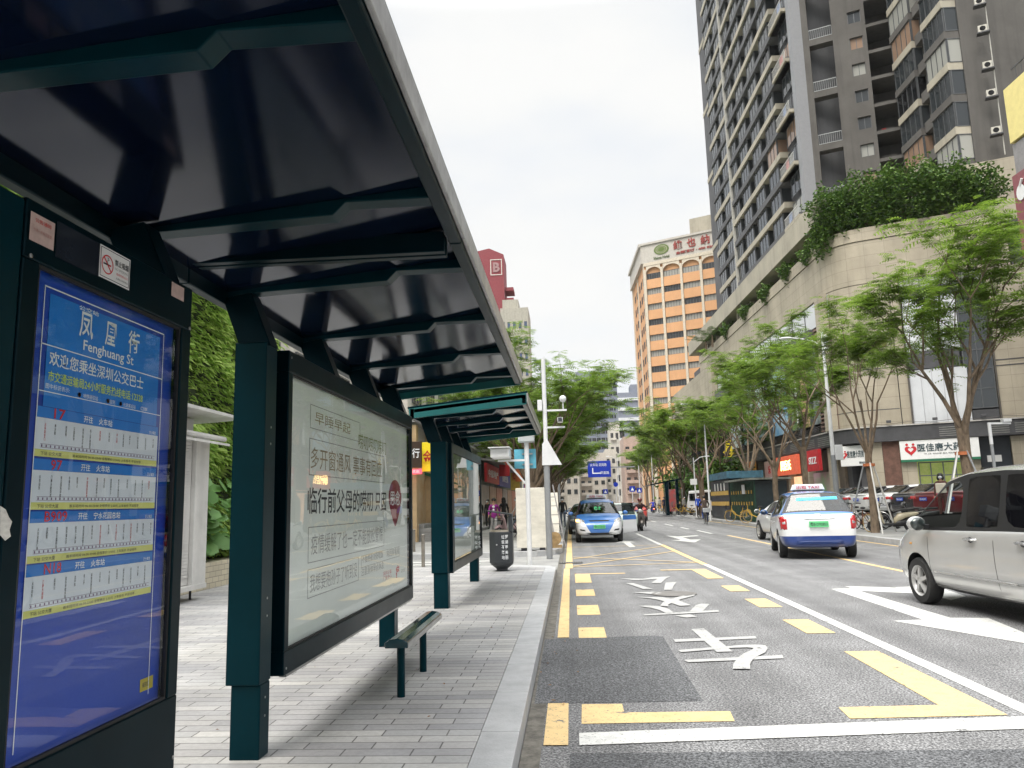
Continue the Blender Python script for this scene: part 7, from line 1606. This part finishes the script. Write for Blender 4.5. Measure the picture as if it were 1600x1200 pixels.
cy = g(1103, 819); ci = bicycle('dark bicycle ridden away by the man in the brown jacket', (cy.x, cy.y, 0), R(-3), BLK, None, None)
MB().box(-.2, .2, -.85, -.5, .72, .98).build('rear_box', mat('grey white plastic', (.4, .41, .42), .6), ci, bevel=.03)
person('man in a brown jacket and blue jeans cycling away along the right kerb', (cy.x, cy.y, 0), R(-3), RIDE, cloth('brown', (.045, .028, .022)), cloth('jeans', (.02, .05, .18)), 'short', 1.0, False)
def scooter(label, loc, rz, pm, group=None, lit=False, shield=True):
    t = thing('motor_scooter', label, 'scooter', loc, rz, group); r = .24
    for y in (-.60, .62):
        q = MB(); q.lathe([(r * .6, -.05), (r * .92, -.055), (r, -.03), (r, .03), (r * .92, .055), (r * .6, .05), (r * .6, -.05)], (0, y, r), 22, 'x', cap=False); w_ = q.build('wheel', TYRE, t, smooth=True)
        q = MB().lathe([(.04, -.05), (.04, .05)], (0, y, r), 10, 'x')
        for k in range(5): a = math.tau * k / 5; q.bar((0, y, r), (0, y + math.cos(a) * r * .62, r + math.sin(a) * r * .62), .035)
        ring_tube(q, (0, y, r), r * .6, .022, 20, 'x', 6); q.build('rim', MATS['pale grey casing'], w_)
    def loft(secs):
        q = MB(); n = 12; base = 0
        for (y, z, w_, h_) in secs:
            for k in range(n): a = math.tau * k / n; q.v.append((w_ * math.copysign(abs(math.cos(a)) ** .7, math.cos(a)), y, z + h_ * math.copysign(abs(math.sin(a)) ** .7, math.sin(a))))
        for i in range(len(secs) - 1):
            for k in range(n): k2 = (k+1) % n; q.f.append([i*n+k, i*n+k2, (i+1)*n+k2, (i+1)*n+k]); q.mi.append(0)
        q.f.append(list(range(n))); q.f.append(list(range((len(secs)-1)*n, len(secs)*n))[::-1]); q.mi += [0, 0]; return q
    loft([(-.88, .66, .04, .03), (-.75, .64, .10, .07), (-.45, .60, .13, .10), (-.2, .52, .13, .15), (-.05, .38, .13, .10)]).build('rear_body', pm, t, smooth='all', fixn=True)
    loft([(-.08, .28, .14, .05), (.3, .28, .14, .05)]).build('footboard', BLK, t, smooth=True, fixn=True)
    q = MB().prism([(-.17, .28, .3), (.17, .28, .3), (.2, .40, .75), (.1, .46, .98), (-.1, .46, .98), (-.2, .40, .75)], (0, .07, .02)); q.build('front_shield', pm, t, fixn=True, bevel=.02)
    loft([(.46, .42, .06, .1), (.62, .50, .07, .07), (.80, .40, .055, .05)]).build('front_mudguard', pm, t, smooth='all', fixn=True)
    MB().tube([(0, .62, .24), (0, .48, .6), (0, .38, .98)], .03, 8).build('fork', BLK, t, smooth=True); loft([(-.62, .28, .05, .06), (-.45, .33, .12, .12), (-.15, .30, .13, .12), (.0, .24, .10, .05)]).build('engine_cover', BLK, t, smooth='all', fixn=True); MB().tube([(.1, -.35, .3), (.13, -.7, .28), (.13, -.95, .34)], .035, 8).build('exhaust', ALU, t, smooth=True); q = MB()
    for z in (.72, .82, .92): q.tube([(-.13, .52, z), (.13, .52, z), (.13, .74, z), (-.13, .74, z), (-.13, .52, z)], .008, 4)
    q.box(-.13, .13, .52, .74, .70, .715); q.build('basket', BLK, t)
    loft([(-.72, .80, .09, .04), (-.4, .79, .14, .05), (-.05, .74, .10, .04)]).build('saddle', BLK, t, smooth=True, fixn=True)
    q = MB().tube([(-.34, .28, 1.0), (-.22, .36, 1.03), (.22, .36, 1.03), (.34, .28, 1.0)], .014, 8); q.build('handlebar', BLK, t, smooth=True)
    q = MB().ball((0, .44, .98), .1, 14, 10, (1.4, .8, .8)); q.build('handlebar_cover', pm, t, smooth=True)
    MB().ball((0, .515, .97), .07, 14, 10, (1.1, .4, .9)).build('headlight', MATS['clear lamp lens'], t, smooth=True)
    for sg in (-1, 1): MB().tube([(sg * .26, .34, 1.03), (sg * .32, .32, 1.2)], .008, 6).ball((sg * .33, .32, 1.23), .055, 10, 8, (1, .3, .8)).build('mirror', BLK, t, smooth=True)
    if lit: MB().ball((0, -.9, .62), .06, 10, 8, (1.4, .4, .7)).build('tail_light', mat('lit tail lamp', (1, .12, .05), .4, emit=4, var=0), t, smooth=True)
    return t
mo = g(1002, 829)
scooter('grey motor scooter ridden towards the camera in the middle of the street', (mo.x, mo.y, 0), R(178), mat('grey brown fairing', (.22, .19, .17), .35, coat=.5))
person('motorcyclist in dark maroon jacket and helmet riding towards the camera', (mo.x, mo.y, 0), R(178), MOTO, cloth('maroon', (.04, .015, .018)), cloth('black b', (0, 0, 0)), 'short', 1.0, False, helmet=mat('dark red helmet', (.12, .015, .015), .25, coat=1))
m2_ = g(1021, 803.5); scooter('blue scooter ridden away behind the approaching motorcyclist', (m2_.x, m2_.y, 0), 0, mat('blue fairing', (.02, .05, .35), .35, coat=.5), lit=True)
person('rider in a violet blue top on the scooter going away', (m2_.x, m2_.y, 0), 0, MOTO, cloth('violet blue', (.05, .06, .45)), cloth('black b', (0, 0, 0)), 'short', 1.0, False, helmet=mat('black helmet', (.02, .02, .025), .25, coat=1))
PC = 'scooters parked under the slender tree'
CRM = mat('cream fairing', (.5, .44, .30), .35, coat=.4)
scooter('black and cream scooter parked across the pavement right of the slender tree', lp(1392, 790, 29.3, .15), R(78), CRM, PC); scooter('dark scooter parked beside the cream one under the minivan bonnet line', lp(1432, 790, 30.6, .15), R(85), mat('black fairing', (.03, .03, .03), .3, coat=.5), PC)
scooter('black scooter standing behind the cream one', lp(1408, 790, 31.4, .15), R(60), MATS['black fairing'], PC)
scooter('white and pink scooter parked behind the litter bin by the shops', lp(800, 800, 33, .13), R(120), mat('pale pink fairing', (.5, .35, .36), .4, coat=.4), None)

# ================================================================== right-hand street furniture
tl = thing('street_lamp', 'tall white street lamp with a grey base and one arm in front of the mall', 'street lamp', (10.5, 31.5, .15))
MB().tube([(10.5, 31.5, .1), (10.5, 31.5, 3.1)], [.11, .10], 14).build('lower_pole', PG, tl, world=True, smooth=True); MB().tube([(10.5, 31.5, 3.1), (10.5, 31.5, 8.1)], [.085, .05], 14).build('upper_pole', PW, tl, world=True, smooth=True)
MB().tube([(10.5, 31.5, 7.5), (10.1, 31.5, 7.75), (9.6, 31.5, 7.88), (9.2, 31.5, 7.92)], .03, 8).build('arm', PW, tl, world=True, smooth=True); MB().ball((9.05, 31.5, 7.91), .2, 14, 8, (1.4, .7, .3)).build('lamp_head', PW, tl, world=True, smooth=True)
q = MB()
for i in range(3): q.ball((10.62, 31.5, 7.9 - i * .24), .1, 10, 8)
q.build('antenna_cluster', PW, tl, world=True, smooth=True)
MB().box(10.55, 10.85, 31.35, 31.5, 2.9, 3.5).build('control_box', PW, tl, world=True, bevel=.02)
def lamp2(label, u, y, h, arm_=None):
    x, y_, z = lp(u, 790, y, .15); t = thing('street_lamp', label, 'street lamp', (x, y_, z), 0, 'slim white street lamps')
    MB().tube([(0, 0, -.05), (0, 0, h)], [.07, .04], 10).build('pole', PW, t, smooth=True); MB().tube([(0, 0, h * .92), (arm_ * .5, 0, h * 1.0), (arm_, 0, h * 1.02)], .03, 8).build('arm', PW, t, smooth=True); MB().ball((arm_ * 1.05, 0, h * 1.015), .16, 12, 8, (1.4, .7, .35)).build('lamp_head', PW, t, smooth=True); return t
lamp2('tall plain white lamp post left of the black star billboard', 1109, 52, 7.6, -1.2); l3 = lamp2('white lamp post with a curved arm and a small white box by the far shelter', 1088, 61, 4.6, 1.0); MB().box(-.35, .15, -.1, .1, 2.5, 2.95).build('sign_box', WHITEV, l3)
lamp2('distant white lamp post among the right trees', 1022, 92, 7.5, -1.0); lamp2('white lamp post at the bend of the right kerb', 1001, 120, 8.5, -1.2); lamp2('far white lamp post behind the blue road sign', 968, 125, 8.5, -1.5)
sx, sy, sz = lp(1555, 740, 24, .15); l4 = thing('camera_post', 'short grey and white camera post above the minivan roof', 'pole', (sx, sy, sz))
MB().tube([(0, 0, -.05), (0, 0, 2.75)], .045, 10).build('lower_pole', PG, l4, smooth=True); MB().tube([(0, 0, 2.75), (0, 0, 3.4)], .05, 10).build('upper_pole', PW, l4, smooth=True); MB().bar((-.02, 0, 3.38), (.62, 0, 3.36), .05).build('cross_arm', PW, l4); MB().box(.38, .62, -.1, .1, 3.4, 3.5).build('camera', PW, l4, bevel=.02)
# tree props of white poles
def props(label, u, y, n=3, h=2.1, r_=.9):
    x, y_, z = lp(u, 790, y, .15); t = thing('tree_prop', label, 'tree prop', (x, y_, z), 0, 'white pole props round the street trees')
    for i in range(n):
        a = math.tau * i / n + .4; MB().tube([(math.cos(a) * r_, math.sin(a) * r_, 0), (math.cos(a) * .17, math.sin(a) * .17, h)], .028, 8).build('prop_pole', KW if i % 2 == 0 else PG, t, smooth=True)
    MB().lathe([(.19, h - .12), (.2, h - .12), (.2, h - .02), (.19, h - .02)], (0, 0, 0), 14).build('strap', mat('orange strap', (.45, .14, .05), .7), t); return t
props('pole props round the slender forked tree', 1364, 29.0, 3, 2.5, .95); props('pole props round the largest tree', 1513, 24.5, 4, 2.6, 1.1); props('pole props round the tree over the shed', 1174, 51, 4, 2.6, 1.1); props('pole props round the tree by the far shelter', 1067, 78, 3, 2.6, 1.2)
# shed
shd = thing('site_shed', 'green corrugated site shed with yellow striped dark panels and a flat grey roof', 'shed', (11.5, 51, .15))
GRN = mat('dark green corrugated sheet', (.008, .055, .03), .5, var=.25, vs=2, streak=.4); YST = mat('faded yellow stripe', (.55, .35, .08), .6, var=.15)
q = MB(); n = 90
for i in range(n):
    y0, y1 = 44.6 + 6.6 * i / n, 44.6 + 6.6 * (i + 1) / n; xa = 10.35 + (.05 if i % 2 else 0); q.box(xa, xa + .08, y0, y1, .2, 2.5)
q.build('corrugated_wall', GRN, shd, world=True)
MB().box(10.3, 10.45, 51.25, 57.6, .2, 2.75).build('dark_panel', mat('blue black panel', (.015, .025, .03), .45, var=.2), shd, world=True); MB().box(10.3, 13.5, 57.62, 57.8, .2, 2.75).build('end_panel', MATS['blue black panel'], shd, world=True)
for z in (1.05, 1.75): MB().box(10.24, 10.295, 51.4, 57.5, z, z + .27).build('stripe', YST, shd, world=True)
for i in range(9): 
    for z in (1.1, 1.75): MB().box(10.29, 10.33, 45.0 + i * .68, 45.15 + i * .68, z, z + .2).build('stripe', YST, shd, world=True)
for i in range(4): MB().box(10.26, 10.295, 52.5 + i * 1.1, 52.7 + i * 1.1, 2.05, 2.55).build('white_post_mark', WHITEV, shd, world=True)
MB().box(10.4, 12.2, 44.65, 57.6, .2, 2.45).build('core', MATS['blue black panel'], shd, world=True)
MB().box(9.9, 12.4, 44.3, 50.5, 2.52, 2.62).build('roof', mat('grey roof sheet', (.22, .23, .2), .7, var=.3), shd, world=True); MB().box(10.1, 12.4, 50.6, 57.9, 2.8, 3.25).build('blue_canopy', mat('dusty blue canopy', (.05, .14, .2), .6, var=.3, streak=.3), shd, world=True)
MB().box(10.26, 10.3, 46.6, 47.3, 1.75, 2.3).build('notice', WHITEV, shd, world=True)
# black bus shelter far on the right
fs = thing('bus_shelter', 'black bus shelter far down the right pavement with a thin slanting roof', 'bus shelter', tuple(lp(1056, 790, 72, .15)))
x0, y0, z0 = lp(1056, 790, 72, .15)
MB().prism([(x0 - 2.2, y0, 2.9), (x0 + .6, y0, 3.35), (x0 + .6, y0, 3.5), (x0 - 2.2, y0, 3.0)], (0, 6, 0)).build('roof', TEALD, fs, world=True, fixn=True)
for y in (y0 + .2, y0 + 5.4): MB().box(x0 + .1, x0 + .35, y, y + .25, .15, 3.3).build('post', TEALD, fs, world=True)
MB().box(x0 - .9, x0 - .6, y0, y0 + .25, .15, 3.2).build('post', TEALD, fs, world=True); MB().box(x0 - .55, x0 + .05, y0 + .05, y0 + .2, .5, 2.5).build('display', mat('red grey poster', (.35, .05, .05), .4, var=.7, vs=2, col2=(.12, .1, .1)), fs, world=True)
# dark planting behind the far shelter
for i, (u, y, r_, lb) in enumerate(((1075, 84, 3.2, 'dense dark green shrubbery behind the far shelter'), (1058, 90, 3.4, 'dark shrubbery left of the far shelter'), (1096, 72, 2.6, 'dark shrubbery between the shed and the far lamp post'))):
    x, y_, z = lp(u, 790, y, .15); t = thing('shrub', lb, 'shrub', (x + 2, y_, z), 0, 'dark shrubbery on the right pavement'); b = MB(); leaf_mass(b, (0, 0, 2.6), r_, 3500, random.Random(i), .28, (1.1, 1, .95)); b.build('foliage', LF4, t); MB().tube([(0, 0, 0), (.1, 0, 2.6)], .12, 6).build('stem', BARK, t)
# parked white van behind the far lamp post
vx = lp(1086, 790, 68, 0)
# blue road sign gantry and the small signs
SB = mat('road sign blue', (.002, .03, .40), .4, var=.03)
rs = thing('road_sign', 'large blue direction sign on a gantry over the street', 'road sign', (2.2, 90, .1)); a = aY(918, 722, 90); c = aY(955, 745, 90)
MB().box(a.x, c.x, 90, 90.12, c.z, a.z + .1).build('board', SB, rs, world=True, bevel=.02); MB().box(a.x - 3.5, 7.6, 90.15, 90.3, a.z - .75, a.z - .6).build('gantry_arm', PG, rs, world=True); MB().tube([(a.x - 3.4, 90.3, .1), (a.x - 3.4, 90.3, a.z)], .14, 10).build('gantry_pole', PG, rs, world=True, smooth=True)
cx_ = (a.x + c.x) / 2; text('火车站 泥岗路', 'lettering', INKW, rs, axes((cx_ - .1, 89.98, a.z - .35), (1, 0, 0), (0, 0, 1)), 1, 0, .0, fit=(1.9, .35), world=True); text('凤凰路', 'lettering', INKW, rs, axes((cx_ + .6, 89.98, c.z + .5), (1, 0, 0), (0, 0, 1)), 1, 0, .0, fit=(1.0, .35), world=True)
q = MB(); q.box(a.x + .5, a.x + .62, 89.97, 89.99, c.z + .4, a.z - .7); q.box(a.x + .62, a.x + 1.5, 89.97, 89.99, c.z + .4, c.z + .52); q.build('route_arrow', INKW, rs, world=True)
def bsign(label, u, v, y, w_, word=None, round_=False):
    p = aY(u, v, y); t = thing('traffic_sign', label, 'traffic sign', (p.x, p.y, .1)); MB().tube([(0, .05, 0), (0, .05, p.z)], .05, 8).build('pole', PW, t, smooth=True)
    q = MB(); 
    if round_: q.lathe([(w_ / 2, 0), (w_ / 2, .04)], (0, 0, p.z - .1), 20, 'y')
    else: q.box(-w_/2, w_/2, 0, .04, p.z - .1 - w_/2, p.z - .1 + w_/2)
    q.build('plate', SB, t)
    q = MB(); zc = p.z - .1
    if not round_: q.add([(-w_*.3, -.01, zc - w_*.3), (w_*.3, -.01, zc - w_*.3), (0, -.01, zc + w_*.32)], [(0, 1, 2)]); q.build('white_triangle', INKW, t)
bsign('square blue crossing sign with a white triangle', 988, 764, 88, .62); bsign('second square blue crossing sign right of the first', 999, 766, 90, .55); bsign('small blue square sign left of the crossing signs', 946, 768, 100, .6); bsign('round blue sign above the crossing signs', 962, 757, 100, .6, round_=True)
# white box van behind the lamp post
vn = thing('white_van', 'white van parked behind the far lamp post', 'van', (vx[0] + 1.2, 70, .15), R(10)); MB().box(-.95, .95, -2.3, 1.6, .4, 2.15).build('body', WHITEV, vn, bevel=.12, seg=4); MB().prism([(-.93, 1.55, .4), (-.93, 2.3, .45), (-.93, 2.25, 1.0), (-.93, 1.55, 1.9)], (1.86, 0, 0)).build('cab', WHITEV, vn, bevel=.06, fixn=True)
MB().box(-.8, .8, -2.34, -2.305, 1.25, 1.95).build('rear_window', CARGL, vn); MB().box(-.97, -.955, -1.8, 1.3, 1.25, 1.9).build('side_window', CARGL, vn)
for y in (-1.5, 1.35):
    for sg in (-1, 1): w_ = MB().lathe([(.2, -.1), (.33, -.1), (.34, .1), (.2, .1)], (sg * .86, y, .33), 20, 'x').build('wheel', TYRE, vn); MB().lathe([(.0001, 0), (.2, 0)], (sg * .965, y, .33), 14, 'x').build('rim', RIMM, w_)
# ================================================================== air
hz = MB().box(-300, 330, -40, 980, -4, 130).build('haze', None)
hm_ = bpy.data.materials.new('haze'); hm_.use_nodes = True; t_ = hm_.node_tree; t_.nodes.clear(); o_ = t_.nodes.new('ShaderNodeOutputMaterial'); v_ = t_.nodes.new('ShaderNodeVolumePrincipled')
v_.inputs['Density'].default_value = .00012; v_.inputs['Color'].default_value = (.93, .96, 1, 1); t_.links.new(v_.outputs[0], o_.inputs['Volume'])
hz.data.materials.clear(); hz.data.materials.append(hm_); hz['kind'] = 'stuff'
scn.cycles.volume_bounces = 0
